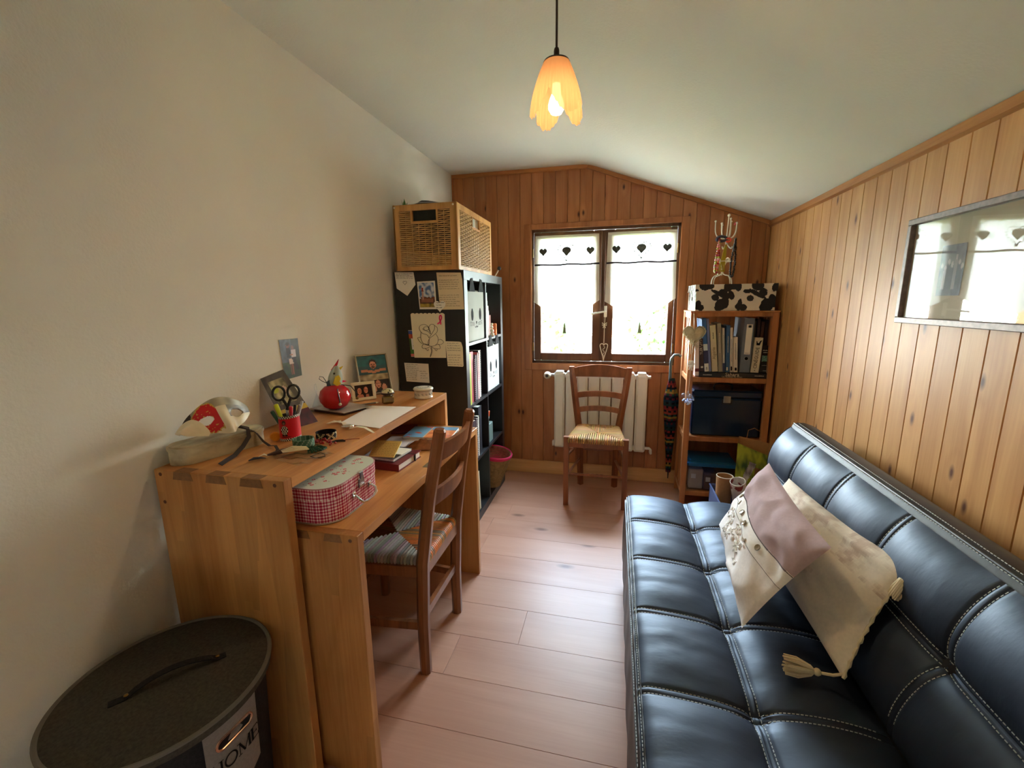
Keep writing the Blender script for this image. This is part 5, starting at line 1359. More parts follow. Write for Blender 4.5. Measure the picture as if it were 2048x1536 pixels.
ln = [h0_-(h1_-h0_)*.18]+ln+[h1_+(h1_-h0_)*.1]
hs_ = obj('lid_handle', MB().tube(ln, .012, 4, flat=.14, nrm=(0, 0, 1)), CHD, t)
for p_ in (h0_, h1_): obj('rivet', MB().ball(p_+V((0, 0, .005)), .0045, 10, sz=.5), BRASS, t, smooth=True)
# side loop handle against the wall
obj('side_handle', MB(bx_).tube([((br+.02)*math.cos(a), (br+.02)*1.03*math.sin(a), LZ-.035-.02*abs(a-3.3)) for a in [2.75+.11*i for i in range(11)]], .016, 4, flat=.25, nrm=(0, 0, 1)), CHD, t)
# tag
ta = .224
def tagp(s_, z_, off=.002):
    a = ta+s_/br; rr2 = lerp(.17, br-.006, z_/LZ)+off+.006
    return (rr2*math.cos(a), rr2*math.sin(a), z_)
tg = MB(bx_)
pent = lambda u, v: ((u-.5)*.12, LZ-.024-.17*(1-v)*(1+ (0 if v > .01 else .0))-(.03*(1-abs(u-.5)*2) if v < .12 else 0))
tg.grid(lambda u, v: tagp(*pent(u, v)), 16, 16)
to = obj('tag', tg, GREYF, t, norm=False); so = to.modifiers.new('thick', 'SOLIDIFY'); so.thickness = .003; so.offset = -1
def slotp(c, w_, h_, off): 
    P = []
    for i in range(24):
        a = 2*PI*i/24; x_ = (w_/2-h_/2)*(1 if math.cos(a) > 0 else -1)+h_/2*math.cos(a); P.append(tagp(c[0]+x_, c[1]+h_/2*math.sin(a), off))
    return P
sl = MB(bx_); P = slotp((0, LZ-.066), .075, .020, .0045); sl.add(P, [tuple(range(24))])
obj('handle_slot', sl, plain('slot_dark', S(10, 10, 16), .9), t)  # near-black face laid on the tag, painted shade for the slot's inside
obj('slot_ring', MB(bx_).tube(slotp((0, LZ-.066), .080, .025, .005), .0028, 8, closed=True), plain('copper_ring', S(220, 180, 160), .25, metal=.9), t, smooth=True)
def letter(strokes, cx1, cz1, s_, mb):
    for st_ in strokes: 
        pts = [tagp(cx1+a*s_, cz1+b*s_, .0040) for a, b, in st_[1]]
        mb.tube(pts, st_[0]*s_, 4, flat=.15, nrm=None)
LM = {'H': [(.09, [(-.3, -.5), (-.3, .5)]), (.09, [(.3, -.5), (.3, .5)]), (.035, [(-.3, 0), (.3, 0)])]+[(.03, [(x_-.16, z_), (x_+.16, z_)]) for x_ in (-.3, .3) for z_ in (-.49, .49)],
      'O': [(.08, [(.42*math.cos(a), .5*math.sin(a)) for a in [2*PI*i/20 for i in range(21)]])],
      'M': [(.035, [(-.42, -.5), (-.42, .5)]), (.09, [(-.42, .5), (0, -.45)]), (.035, [(0, -.45), (.42, .5)]), (.09, [(.42, .5), (.42, -.5)])]+[(.03, [(x_-.14, z_), (x_+.14, z_)]) for x_, z_ in ((-.42, -.49), (.42, -.49), (-.46, .49), (.46, .49))],
      'E': [(.09, [(-.24, -.5), (-.24, .5)]), (.03, [(-.36, .49), (.3, .49)]), (.03, [(-.36, -.49), (.34, -.49)]), (.03, [(-.24, 0), (.16, 0)]), (.03, [(.3, .5), (.32, .34)]), (.03, [(.34, -.5), (.37, -.3)]), (.03, [(.16, -.1), (.16, .1)])]}
for ch, x_ in (('H', -.044), ('O', -.015), ('M', .017), ('E', .046)):
    lm = MB(bx_); letter(LM[ch], x_, LZ-.118, .030, lm); obj('letter', lm, INKB, t)

# ------------------------------------------------------------------ pendant lamp
LX, LY = -.176, 1.3
t = thing('pendant_lamp', 'pendant lamp with scalloped frosted pink glass shade and lit bulb', 'lamp', (LX, LY, 1.81))
DB = plain('dark_bronze', S(60, 44, 32), .4, metal=.5)
obj('ceiling_rose', MB(XF((LX, LY, 0))).lathe([(.001, 2.19), (.02, 2.192), (.045, 2.215), (.045, 2.2245), (.001, 2.2245)], seg=24), DB, t, smooth=30)
obj('cord', MB().tube([(LX, LY, 1.985), (LX, LY, 2.195)], .0032, 8), DB, t, smooth=True)
obj('socket', MB(XF((LX, LY, 0))).lathe([(.001, 1.988), (.006, 1.986), (.0075, 1.98), (.0075, 1.966), (.02, 1.962), (.034, 1.955), (.036, 1.951), (.033, 1.949), (.014, 1.952), (.014, 1.90), (.001, 1.90)], seg=28), DB, t, smooth=30)
def shade(u, v):
    a = 2*PI*u
    pet = abs(math.sin(a*2+.35))          # four petals
    zb_ = 1.808+.062*(1-pet)**1.2+.0022*math.sin(a*44)
    z_ = lerp(1.955, zb_, v)
    q = (1.955-z_)/.14
    r_ = .033+.036*math.sin(min(1, max(0, q))*PI*.5)**.9
    r_ *= 1+.045*v*math.cos(a*22)+.03*v*(pet-.5)
    return (LX+r_*math.cos(a), LY+r_*math.sin(a), z_)
obj('shade', MB().grid(shade, 176, 24), FROST, t, smooth=80, norm=False)
obj('bulb', MB(XF((LX, LY, 0))).lathe([(.001, 1.822), (.014, 1.827), (.021, 1.838), (.022, 1.847), (.018, 1.862), (.012, 1.876), (.011, 1.90)], seg=20), BULB, t, smooth=True)
# ------------------------------------------------------------------ sofa bed
LEA = plain('black_leather', S(30, 36, 50), .52, .8, bump=.3, bscale=26, stretch=(1, 2.2, 1))
LEA.node_tree.nodes['Principled BSDF'].inputs['Specular Tint'].default_value = (.58, .75, 1, 1)  # bluish base and specular tint carry the blue window sheen in the colour
LEAS = plain('black_leather_side', S(26, 26, 28), .45, .5, bump=.2, bscale=60)
STI = plain('white_thread', S(206, 214, 216), .6)
t = thing('sofa_bed', 'black tufted leather sofa bed with white double stitching along the pine wall', 'sofa', (.45, 1.14, 0))
YS = [2.04, 1.775, 1.495, 1.215, .935, .655, .375, .16]
def near(v, L_): return min(abs(v-a) for a in L_)
def cellf(v, L_, p=2.6):
    for a, b in zip(L_, L_[1:]):
        if min(a, b)-1e-9 <= v <= max(a, b)+1e-9: return 1-abs(2*(v-a)/(b-a)-1)**p
    return 0
def coords(L_, dense, n_):
    lo_, hi = min(L_), max(L_); P = {lo_, hi}
    for i in range(n_+1): P.add(lo_+(hi-lo_)*i/n_)
    for s_ in dense:
        for o_ in (-.02, -.014, -.0105, -.0085, -.006, -.003, 0, .003, .006, .0085, .0105, .014, .02):
            if lo_ < s_+o_ < hi: P.add(s_+o_)
    P = sorted(P); out = [P[0]]
    for a in P[1:]:
        if a-out[-1] > .0012: out.append(a)
    return out
def welt(d):     # raised strip between two stitch grooves
    return .0022*math.exp(-(d/.0045)**2)-.0035*math.exp(-((d-.0095)/.0026)**2)
SEY = YS[1:-1]
XS = [.078, .342, .612]
def seatp(x, y, off=0):
    fy = cellf(y, YS); f1 = cellf(x, XS)
    z = .384
    if x <= XS[1]:
        tt = (x-XS[0])/(XS[1]-XS[0]); base_ = .022*(1-tt**2.5)
        base_ -= .012*(1-min(1, tt/.12))**2
    else:
        tt = (x-XS[1])/(XS[2]-XS[1]); base_ = .02*math.sin(PI*min(1, tt))**.7
    z += base_ + .017*fy*max(0, 1-max(0, (abs(2*tt-1)))**3)
    dj = math.hypot(x-XS[1], near(y, SEY)); z -= .012*math.exp(-(dj/.03)**2)
    # radiating gathers near the junctions
    if dj < .14 and dj > .004:
        an = math.atan2(x-XS[1], y-min(SEY, key=lambda q: abs(q-y)))
        z += .0022*math.sin(an*14)*math.exp(-(dj/.055)**2)*min(1, dj/.02)
    z += welt(near(y, SEY)) if x < XS[2] else 0
    z += welt(abs(x-XS[1]))
    z += .003*noise.noise(V((x*5, y*22, 0)))*fy+.0015*noise.noise(V((x*14, y*50, 3)))*fy
    ey = min(y-YS[-1], YS[0]-y); z -= .02*(1-min(1, ey/.03))**2
    return V((x, y, z+off))
gx_, gy_ = coords(XS, [XS[1]], 44), coords([YS[-1], YS[0]], SEY, 150)
def gridc(fn, A_, B_):
    mb = MB(); na, nb = len(A_), len(B_)
    mb.add([fn(a, b) for b in B_ for a in A_], [(j*na+i, j*na+i+1, (j+1)*na+i+1, (j+1)*na+i) for j in range(nb-1) for i in range(na-1)])
    return mb
obj('seat', gridc(seatp, gx_, gy_), LEA, t, smooth=80)
# front face and underside
fb = MB(); ny_ = 60
def frontp(u, v):
    y = lerp(YS[-1], YS[0], u); top = seatp(XS[0], y)
    z = lerp(.13, top.z, v)
    return V((XS[0]-.006*math.sin(PI*v)-.012*(1-v)+.0015*math.sin(y*38), y, z))
fb.grid(frontp, 120, 8)
fb.box(.07, .66, YS[-1]+.01, YS[0]-.012, .13, .372)
obj('seat_base', fb, LEAS, t, smooth=60)
for o_ in (-.001, .009):
    obj('piping', MB().tube([seatp(XS[0]+max(0, o_), lerp(YS[-1]+.01, YS[0]-.01, i/200), .001) for i in range(201)], .0022, 5), LEAS, t, smooth=True)
Lb = .402; uB = V((.155, 0, .37)).normalized(); nB = V((-uB.z, 0, uB.x))
SB = [0, .20, Lb]
O_ = V((.600, 0, .405))
def backp(s_, y, off=0):
    fy = cellf(y, YS); tt = ((s_-SB[0])/(SB[1]-SB[0])) if s_ < SB[1] else ((s_-SB[1])/(SB[2]-SB[1]))
    d = .004
    if s_ <= SB[1]: d += .022*math.sin(PI*tt)**.7
    else: d += .026*math.sin(PI*min(1, tt*.93))**.7
    d += .016*fy*max(0, 1-abs(2*tt-1)**3)
    dj = math.hypot(s_-SB[1], near(y, SEY)); d -= .010*math.exp(-(dj/.03)**2)
    d += welt(near(y, SEY))+welt(abs(s_-SB[1]))
    d += .0015*noise.noise(V((s_*9, y*26, 9)))*fy
    ey = min(y-YS[-1], YS[0]-y); d -= .02*(1-min(1, ey/.03))**2
    return O_+uB*s_+nB*(d+off)+V((0, y, 0))
gs_ = coords(SB, [SB[1]], 40)
obj('backrest', gridc(backp, gs_, gy_), LEA, t, smooth=80)
topP = [(.758, .789), (.772, .797), (.800, .797), (.835, .785), (.868, .74), (.878, .66), (.83, .42), (.80, .30), (.62, .30), (.60, .40)]
bs = MB().prism(topP, lambda a, b, q: (a, q, b), YS[-1]+.006, YS[0]-.006)
obj('back_shell', bs, LEAS, t, smooth=50)
obj('piping', MB().tube([V((.762, lerp(YS[-1], YS[0]-.006, i/120), .7935)) for i in range(121)], .003, 6), LEAS, t, smooth=True)
# end face piping of the backrest
for yy_ in (YS[0]-.008, YS[0]-.018):
    obj('piping', MB().tube([backp(s_, yy_, .0015) for s_ in [Lb*i/24 for i in range(25)]], .0022, 5), LEAS, t, smooth=True)
def stitch(path, mb, L_=.0055, gap=.0030, r_=.00085):
    acc = 0
    for a, b in zip(path, path[1:]):
        d = b-a; l_ = d.length
        if l_ < 1e-6: continue
        q = acc
        while q+L_ < l_:
            p_ = a+d*(q/l_); e_ = a+d*((q+L_)/l_); mb.tube([p_, e_], r_, 4); q += L_+gap
        acc = max(0, q-l_)
st = MB()
def line(fn, a, b, fix, alongy, n_=60):
    for o_ in (-.0095, .0095):
        P_ = [(fn(fix+o_, lerp(a, b, i/n_), .0012) if alongy else fn(lerp(a, b, i/n_), fix+o_, .0012)) for i in range(n_+1)]
        # resample coarse pieces longer than one stitch
        stitch([P_[0]]+P_[1:], st)
def line2(fn, a, b, fix, alongy):
    for o_ in (-.0095, .0095):
        Ltot = abs(b-a); n_ = int(Ltot/.0085)
        for i in range(n_):
            u0, u1 = lerp(a, b, i/n_), lerp(a, b, (i+.64)/n_)
            if alongy: p_, q_ = fn(fix+o_, u0, .0014), fn(fix+o_, u1, .0014)
            else: p_, q_ = fn(u0, fix+o_, .0014), fn(u1, fix+o_, .0014)
            st.tube([p_, q_], .0010, 4)
line2(seatp, YS[-1]+.02, YS[0]-.02, XS[1], True)
line2(backp, YS[-1]+.02, YS[0]-.02, SB[1], True)
for y_ in SEY:
    line2(seatp, XS[0]+.006, XS[1]-.012, y_, False); line2(seatp, XS[1]+.012, XS[2]-.03, y_, False)
    line2(backp, .03, SB[1]-.012, y_, False); line2(backp, SB[1]+.012, Lb-.006, y_, False)
n_ = 210
for i in range(n_):
    y0_, y1_ = lerp(YS[-1]+.02, YS[0]-.02, i/n_), lerp(YS[-1]+.02, YS[0]-.02, (i+.62)/n_)
    for dx_, dz_ in ((-.0055, -.012), (.005, .0015)):
        st.tube([seatp(XS[0]+max(0, dx_), y0_)+V((min(0, dx_), 0, dz_)), seatp(XS[0]+max(0, dx_), y1_)+V((min(0, dx_), 0, dz_))], .0010, 4)
    st.tube([V((.756, y0_, .7925)), V((.756, y1_, .7925))], .0010, 4); st.tube([V((.774, y0_, .7985)), V((.774, y1_, .7985))], .0010, 4)
obj('stitching', st, STI, t, kind='stuff')
for x_, y_ in ((.11, 1.93), (.11, .32), (.60, 1.93), (.60, .32), (.11, 1.13)):
    obj('leg', MB(XF((x_, y_, 0))).lathe([(.001, 0), (.018, .001), (.026, .12), (.026, .14), (.001, .14)], seg=16), BLACK, t, smooth=30)
# ------------------------------------------------------------------ cushions
def cushion(name, T_, R_c, B_, L_c, th, colf, label, seed, nu=80, nv=50, mat=None, wr=.009):
    T_, R_c, B_, L_c = V(T_), V(R_c), V(B_), V(L_c); nrm = (B_-L_c).cross(T_-L_c).normalized()
    if nrm.x > 0: nrm = -nrm
    ctr = (T_+R_c+B_+L_c)/4
    t = thing(name, label, 'cushion', tuple(L_c.lerp(B_, .5)))
    def pt(u, v, side=1, off=0):
        iu = .5+(u-.5)*(1-.045*math.sin(PI*v)); iv = .5+(v-.5)*(1-.07*math.sin(PI*u))
        p = L_c.lerp(B_, iu).lerp(T_.lerp(R_c, iu), iv)
        e = max(0, math.sin(PI*u)*math.sin(PI*v)); h = th*e**.48
        n1 = noise.noise(V((u*3.2+seed, v*4.5, seed)))+.5*noise.noise(V((u*9+v*5, v*6, seed+3)))
        rid = (1-abs(noise.noise(V((u*2.6+v*2.2, v*3.4-u*1.2, seed+7))))*3)
        h += wr*(n1+.8*max(0, rid))*min(1, e*5)
        return p+nrm*((h if side > 0 else -.45*h)+off)
    mb = MB(); mb.grid(lambda u, v: pt(u, v, 1), nu, nv, col=colf)
    mb.grid(lambda u, v: pt(u, v, -1), nu//2, nv//2, col=lambda u, v: colf(u, v))
    obj('cover', mb, mat or VCF, t, smooth=80, norm=False)
    return t, pt, nrm
LIL, OFF = S(176, 152, 154), S(240, 233, 230)
def c1c(u, v):
    sp1 = .60+.02*math.sin(u*7)
    return LIL if v > sp1 else (S(236, 230, 224) if v > sp1-.14 else OFF)
t, pt, nr = cushion('button_cushion', (.560, 1.675, .735), (.516, 1.088, .74), (.350, 1.117, .468), (.408, 1.665, .478), .052, c1c, 'pale cushion with grey top, button strip and white leaf embroidery leaning in front', 1.5, wr=.014)
SHELL = plain('shell_button', S(150, 138, 112), .25, .6)
for u in (.10, .25, .40, .55, .78):
    c = pt(u, .53, 1, .002); a_ = (pt(u+.02, .53)-pt(u-.02, .53)).normalized(); b_ = (pt(u, .55)-pt(u, .51)).normalized()
    fm = frame(c, a_, b_)
    if fm.to_3x3().col[2].dot(nr) < 0: fm = frame(c, -a_, b_)
    obj('button', MB(fm).lathe([(.001, 0), (.0085, 0), (.0095, .0015), (.0085, .003), (.005, .0022), (.001, .0022)], seg=18), SHELL, t, smooth=40)
obj('seam', MB().tube([pt(i/60, .60+.02*math.sin(i/60*7), 1, .0008) for i in range(61)], .0014, 5), plain('grey_seam', S(90, 76, 78), .9), t)
obj('seam', MB().tube([pt(i/60, .455+.02*math.sin(i/60*7), 1, .0006) for i in range(61)], .0009, 5), plain('grey_seam2', S(130, 116, 112), .9), t)
lf = MB(); rr_ = random.Random(4)
def leaf(u, v, a, L_=.022, r_=.0036):
    du, dv = math.cos(a)*L_/.55, math.sin(a)*L_/.32
    lf.tube([pt(u+du*f, v+dv*f, 1, .0022) for f in (0, .35, .7, 1)], [r_*.4, r_, r_*.8, r_*.3], 5)
for (u, v) in ((.22, .34), (.34, .37), (.42, .24), (.52, .34), (.60, .30), (.66, .40), (.30, .22), (.48, .44)):
    k_ = rr_.choice((5, 7, 9)); a0_ = rr_.uniform(0, 6)
    for i in range(k_):
        a = a0_+i*2*PI/k_; leaf(u+.012*math.cos(a), v+.02*math.sin(a), a, .018)
for i in range(22):
    leaf(.14+.027*i, .30+.10*math.sin(i*.55), rr_.choice((.6, 2.4, 4, 5.4)), .015)
obj('embroidery', lf, plain('white_embroidery', S(252, 250, 246), .7), t, kind='stuff')
obj('stem_stitching', MB().tube([pt(.12+.6*i/40, .30+.10*math.sin(i*.3), 1, .001) for i in range(41)], .0010, 5), bpy.data.materials['white_embroidery'], t)
def c2c(u, v):
    n1 = noise.noise(V((u*7, v*5, 31)))+.6*noise.noise(V((u*26, v*20, 5)))
    c = S(232, 220, 202)
    band = (v > .66) or (abs(u-.60) < .09 and v > .25)
    return mix(c, S(190, 164, 144), max(0, min(.75, n1*1.5))) if band else c
t, pt, nr = cushion('tassel_cushion', (.655, 1.74, .655), (.690, 1.105, .70), (.535, 1.004, .462), (.50, 1.66, .468), .05, c2c, 'cream cushion with faded lace print and cotton tassels leaning behind', 6.2)
TAS = plain('cotton_tassel', S(222, 206, 172), .9, bump=.3, bscale=300)
def tassel(p_, q_, w_=.02, n_=40, seed=1):
    R_ = random.Random(seed); p_, q_ = V(p_), V(q_); d = (q_-p_); o1 = d.orthogonal().normalized(); o2 = d.cross(o1).normalized()
    mb = MB(); mb.ball(p_+d*.12, .009, 10)
    for i in range(n_):
        a = R_.uniform(0, 2*PI); r_ = w_*math.sqrt(R_.random()); r0 = .005
        e_ = q_+(o1*math.cos(a)+o2*math.sin(a))*r_+d*R_.uniform(-.08, .05); e_.z = max(e_.z, q_.z-.014)
        mb.tube([p_+d*.15, p_+d*.3+(o1*math.cos(a)+o2*math.sin(a))*r0*2, p_+d*.65+(o1*math.cos(a)+o2*math.sin(a))*r_*.95, e_], [.0015, .0028, .003, .002], 5)
    obj('tassel', mb, TAS, t, smooth=True, kind='stuff')
tassel((.50, 1.022, .452), (.425, 1.035, .450), .022, 50, 2)
obj('tassel_cord', MB().tube([(.54, 1.01, .470), (.52, 1.014, .458), (.50, 1.022, .452)], .0035, 6), TAS, t, smooth=True)
tassel((.683, 1.092, .69), (.655, 1.085, .632), .014, 40, 3)
tassel((.49, 1.672, .470), (.455, 1.70, .462), .010, 26, 4)
obj('edge_fringe', MB().tube([pt(1.0, v/40, 1, 0)+V((.001*math.sin(v*2.1), 0, .0015*math.sin(v*3))) for v in range(41)], [.0035+.0015*math.sin(v*1.7) for v in range(41)], 7), TAS, t, smooth=True)

# ------------------------------------------------------------------ slatted rack
RX0_, RX1_, RY0, RY1, RT = .442, .924, 2.83, 3.12, 1.243
t = thing('slatted_rack', 'pine shelving rack with slatted sides in the corner right of the window', 'shelf', (.68, 2.97, 0))
pw = .034
for x_ in (RX0_, RX1_-pw):
    for y_ in (RY0, RY1-pw):
        obj('post', MB().box(x_, x_+pw, y_, y_+pw, 0, RT, .002), RACKW, t)
LEV = (.10, .47, .85, RT)
for z_ in LEV[:3]:
    obj('shelf_board', MB().box(RX0_+.004, RX1_-.004, RY0+.006, RY1-.004, z_-.018, z_-.001, .001), RACKW, t)
    obj('front_rail', MB().box(RX0_+pw, RX1_-pw, RY0, RY0+.018, z_-.03, z_, .002), RACKW, t)
obj('top_board', MB().box(RX0_-.002, RX1_+.002, RY0-.004, RY1, RT, RT+.0095, .002), RACKW, t)
obj('front_rail', MB().box(RX0_+pw, RX1_-pw, RY0, RY0+.018, RT-.024, RT, .002), RACKW, t)
for x_ in (RX0_+.005, RX1_-.027):
    for z_ in LEV:
        obj('side_rail', MB().box(x_, x_+.022, RY0+pw, RY1-pw, z_-.034, z_, .002), RACKW, t)
    for z0_, z1_ in ((.10, .436), (.85, 1.209)):
        for i in range(3):
            yc_ = RY0+pw+(RY1-RY0-2*pw)*(i+1)/4
            obj('side_slat', MB().box(x_+.004, x_+.018, yc_-.013, yc_+.013, z0_, z1_, .002), RACKW, t)
# top shelf books; x from pixel measurements
def bx(px_): return .508+(px_-1400)*.00284
BT = .8508
t = thing('flat_picture_book', 'thick dark picture book lying flat with the word Sahara on its spine', 'book', (.70, 2.9, BT))
obj('cover', MB().box(.512, .893, 2.842, 3.09, BT, BT+.003).box(.512, .893, 2.842, 3.09, BT+.028, BT+.031).box(.512, .893, 2.842, 2.845, BT, BT+.031), plain('sahara_cover', S(32, 32, 36), .3), t)
obj('pages', MB().box(.516, .889, 2.846, 3.086, BT+.003, BT+.028), PAPER, t)
OFFW = plain('spine_lettering', S(216, 206, 180), .6)
vert = lambda x_, y_, z_: Matrix.Translation((x_, y_, z_)) @ Matrix.Rotation(PI/2, 4, 'X')
text('Sahara', .030, vert(.70, 2.8414, BT+.018), OFFW, t)
text('Les hommes du temps', .0125, vert(.70, 2.8412, BT+.005), OFFW, t, name='subtitle')
text(.05, .009, vert(.56, 2.8412, BT+.014), OFFW, t, name='author')
text(.05, .009, vert(.85, 2.8412, BT+.014), OFFW, t, name='publisher')
BB = BT+.0318
def sbook(name, b0, b1, t0, zt_, col, label, cat='book', z0=BB, y0=2.852, dep=.17, m=None, body=True):
    """standing book: bottom edge px b0..b1, top-left px t0, top height zt_; leans sideways"""
    x0_, x1_ = bx(b0), bx(b1); T = x1_-x0_-.0008; lean = math.atan2(bx(t0)-x0_, zt_-z0)
    xf = XF((x0_, y0, z0+(T*math.sin(lean) if lean > 0 else 0)), 0, 0, lean)
    t = thing(name, label, cat, (x0_, y0, z0)); H_ = (zt_-z0)/math.cos(lean)
    m = m or plain('spine_%d' % len(bpy.data.materials), col, .45)
    obj('cover', MB(xf).box(0, T, 0, .002, 0, H_, .0006).box(0, .0015, 0, dep, 0, H_).box(T-.0015, T, 0, dep, 0, H_), m, t)
    obj('pages', MB(xf).box(.0015, T-.0015, .002, dep-.004, .003, H_-.004), PAPER, t)
    return t, xf, T, H_
def spl(t, xf, T, H_, body, zf, size, m, name='lettering', sxx=1):
    mm = xf @ Matrix.Translation((T/2, -.0006, H_*zf)) @ Matrix.Rotation(PI/2, 4, 'X') @ Matrix.Rotation(PI/2, 4, 'Z')
    text(body, size, mm, m, t, name=name, sxx=sxx)
def spb(t, xf, T, z0, z1, m, name='spine_label', x0=.0, x1=1.0): obj(name, MB(xf).box(T*x0+.0004, T*x1-.0004, -.0007, .0002, z0, z1), m, t)
NAVY = plain('navy_print', S(40, 44, 80), .5); DGR = plain('dark_print', S(60, 52, 46), .6)
a = sbook('book', 1394, 1402.5, 1389, 1.09, S(232, 214, 206), 'pale pink and white thin book leaning against the left post', z0=BT); spb(*a[:3], .03, .05, MARO); spb(*a[:3], .0, .004, MARO, 'red_foot')
a = sbook('book', 1404, 1412.5, 1396.5, 1.085, S(60, 36, 36), 'dark maroon book with white capital letters left of the blue book', z0=BB); spl(*a, 'TLER', .62, .020, OFFW); spb(*a[:3], .022, .032, OFFW, x0=.2, x1=.8)
a = sbook('book', 1413, 1422, 1400, 1.205, S(44, 92, 150), 'tall blue book with cloud picture on the spine'); spb(*a[:3], .0, .05, PAPER); spb(*a[:3], .13, .17, plain('cloud_grey', S(196, 206, 206), .6), 'cloud_print'); spb(*a[:3], .05, .13, NAVY, 'sea_print'); spb(*a[:3], .010, .028, INKB, 'emblem', .3, .7)
a = sbook('book', 1422, 1427, 1409, 1.205, S(120, 130, 178), 'thin lavender blue book beside the tall blue book')
a = sbook('book', 1428, 1440, 1416.5, 1.165, S(206, 192, 158), 'cream book with the title Algérie on its spine'); spl(*a, 'Algérie', .40, .026, plain('gold_brown', S(120, 100, 60), .6)); spl(*a, .04, .78, .012, DGR, 'author')
a = sbook('book', 1441, 1449, 1431, 1.178, S(150, 142, 124), 'olive grey book right of the cream book'); spl(*a, .12, .6, .009, OFFW)
a = sbook('book', 1449.5, 1454, 1442, 1.150, S(214, 206, 190), 'narrow white book with navy foot'); spb(*a[:3], .0, .055, NAVY); spl(*a, .12, .62, .005, DGR)
a = sbook('book', 1454.6, 1463, 1449.5, 1.165, S(52, 94, 136), 'mid blue book between two narrow white books'); spb(*a[:3], .01, .03, OFFW, x0=.2, x1=.6); spl(*a, .1, .6, .008, OFFW)
a = sbook('book', 1464, 1469.5, 1457, 1.152, S(220, 214, 200), 'thin white book right of the mid blue book'); spl(*a, .14, .5, .005, NAVY); spb(*a[:3], .01, .035, INKB, 'emblem', .2, .8)
a = sbook('book', 1470.5, 1479, 1465, 1.095, S(222, 212, 196), 'short white book leaning beside the grey lever arch file'); spl(*a, .1, .6, .006, DGR); spb(*a[:3], .01, .028, INKB, 'emblem', .3, .8)
a = sbook('lever_arch_file', 1482, 1502, 1484, 1.208, S(112, 118, 126), 'grey lever arch file with long white label', 'binder', dep=.22)
spb(*a[:3], .11, .29, PAPER, 'label', .26, .86); obj('finger_hole', MB(a[1]).tube([(a[2]*.55, -.0012, .085), (a[2]*.55, .001, .085)], .0105, 20), INKB, a[0]); spb(*a[:3], .27, .285, NAVY, 'label_mark', .42, .74); spb(*a[:3], .115, .12, DGR, 'label_mark', .36, .76)
obj('hole_ring', MB(a[1]).tube([(a[2]*.55+.0112*math.cos(q), -.001, .085+.0112*math.sin(q)) for q in [2*PI*i/20 for i in range(20)]], .001, 5, closed=True), STEEL, a[0])
a = sbook('book', 1503.5, 1519.5, 1507, 1.093, S(212, 204, 176), 'cream guide book with black title CINÉGUIDE on its spine'); spl(*a, 'CINÉGUIDE', .42, .027, INKB, sxx=.92)
em = MB(a[1]).prism([(.012, .165), (.030, .165), (.034, .182), (.040, .196), (.030, .192), (.024, .178), (.016, .180), (.014, .19), (.010, .19)], lambda p_, q_, r_: (p_, -.0008+r_, q_), 0, .001); obj('emblem', em, INKB, a[0]); spl(*a, 'A', .06, .014, INKB, 'mark')
t = thing('black_guide', 'black booklet with small green landscape picture standing at the right of the top shelf', 'book', (.87, 2.86, BB))
gxf = XF((.853, 2.858, BB), 0, -.05)
obj('cover', MB(gxf).box(0, .054, 0, .012, 0, .165, .001), plain('glossy_black', S(26, 26, 28), .25), t)
obj('picture', MB(gxf).grid(lambda u, v: (.008+.04*u, -.0006, .068+.036*v), 10, 8, col=lambda u, v: mix(S(120, 160, 150), S(60, 110, 70), .5+noise.noise(V((u*5, v*9, 2))))), VCG, t, norm=False)
text(.036, .009, gxf @ vert(.028, -.001, .135), OFFW, t); text(.03, .007, gxf @ vert(.028, -.001, .122), OFFW, t); text(.036, .005, gxf @ vert(.028, -.001, .045), OFFW, t); text(.02, .006, gxf @ vert(.028, -.001, .012), OFFW, t)
for i, (xx_, h_, c_, lb) in enumerate(((.812, 1.19, S(70, 60, 44), 'left brown spine behind the cream guide book'), (.836, 1.20, S(60, 34, 30), 'dark red brown spine behind the black booklet, second from left'), (.858, 1.185, S(84, 50, 40), 'russet spine behind the black booklet, third from left'), (.878, 1.195, S(44, 28, 30), 'darkest spine behind the black booklet beside the right post'))):
    q = thing('book', lb, 'book', (xx_, 2.98, BB)); obj('cover', MB().box(xx_, xx_+.019, 2.92, 2.923, BB, h_).box(xx_, xx_+.0015, 2.92, 3.06, BB, h_).box(xx_+.0175, xx_+.019, 2.92, 3.06, BB, h_), plain('spine_b%d' % i, c_, .5), q); obj('pages', MB().box(xx_+.0015, xx_+.0175, 2.923, 3.055, BB+.003, h_-.004), PAPER, q)
# blue metal chest
t = thing('blue_metal_box', 'dark blue metal box with silver latch on the middle shelf of the rack', 'box', (.70, 2.96, .47))
BLU = plain('blue_enamel', S(14, 36, 62), .25, .6)
obj('body', MB().box(.488, .884, 2.858, 3.09, .471, .715, .008), BLU, t, smooth=30)
obj('lid', MB().box(.484, .888, 2.854, 3.094, .717, .765, .010), BLU, t, smooth=30)
obj('latch', MB().box(.665, .708, 2.848, 2.856, .688, .732, .003), CHROME, t, smooth=30)
obj('latch_plate', MB().box(.658, .715, 2.851, 2.858, .680, .712, .002), BLACK, t)
obj('handle', MB().tube([(.63, 2.97, .765), (.635, 2.965, .785), (.66, 2.96, .792), (.71, 2.96, .792), (.735, 2.965, .785), (.74, 2.97, .765)], .005, 8), BLACK, t, smooth=True)
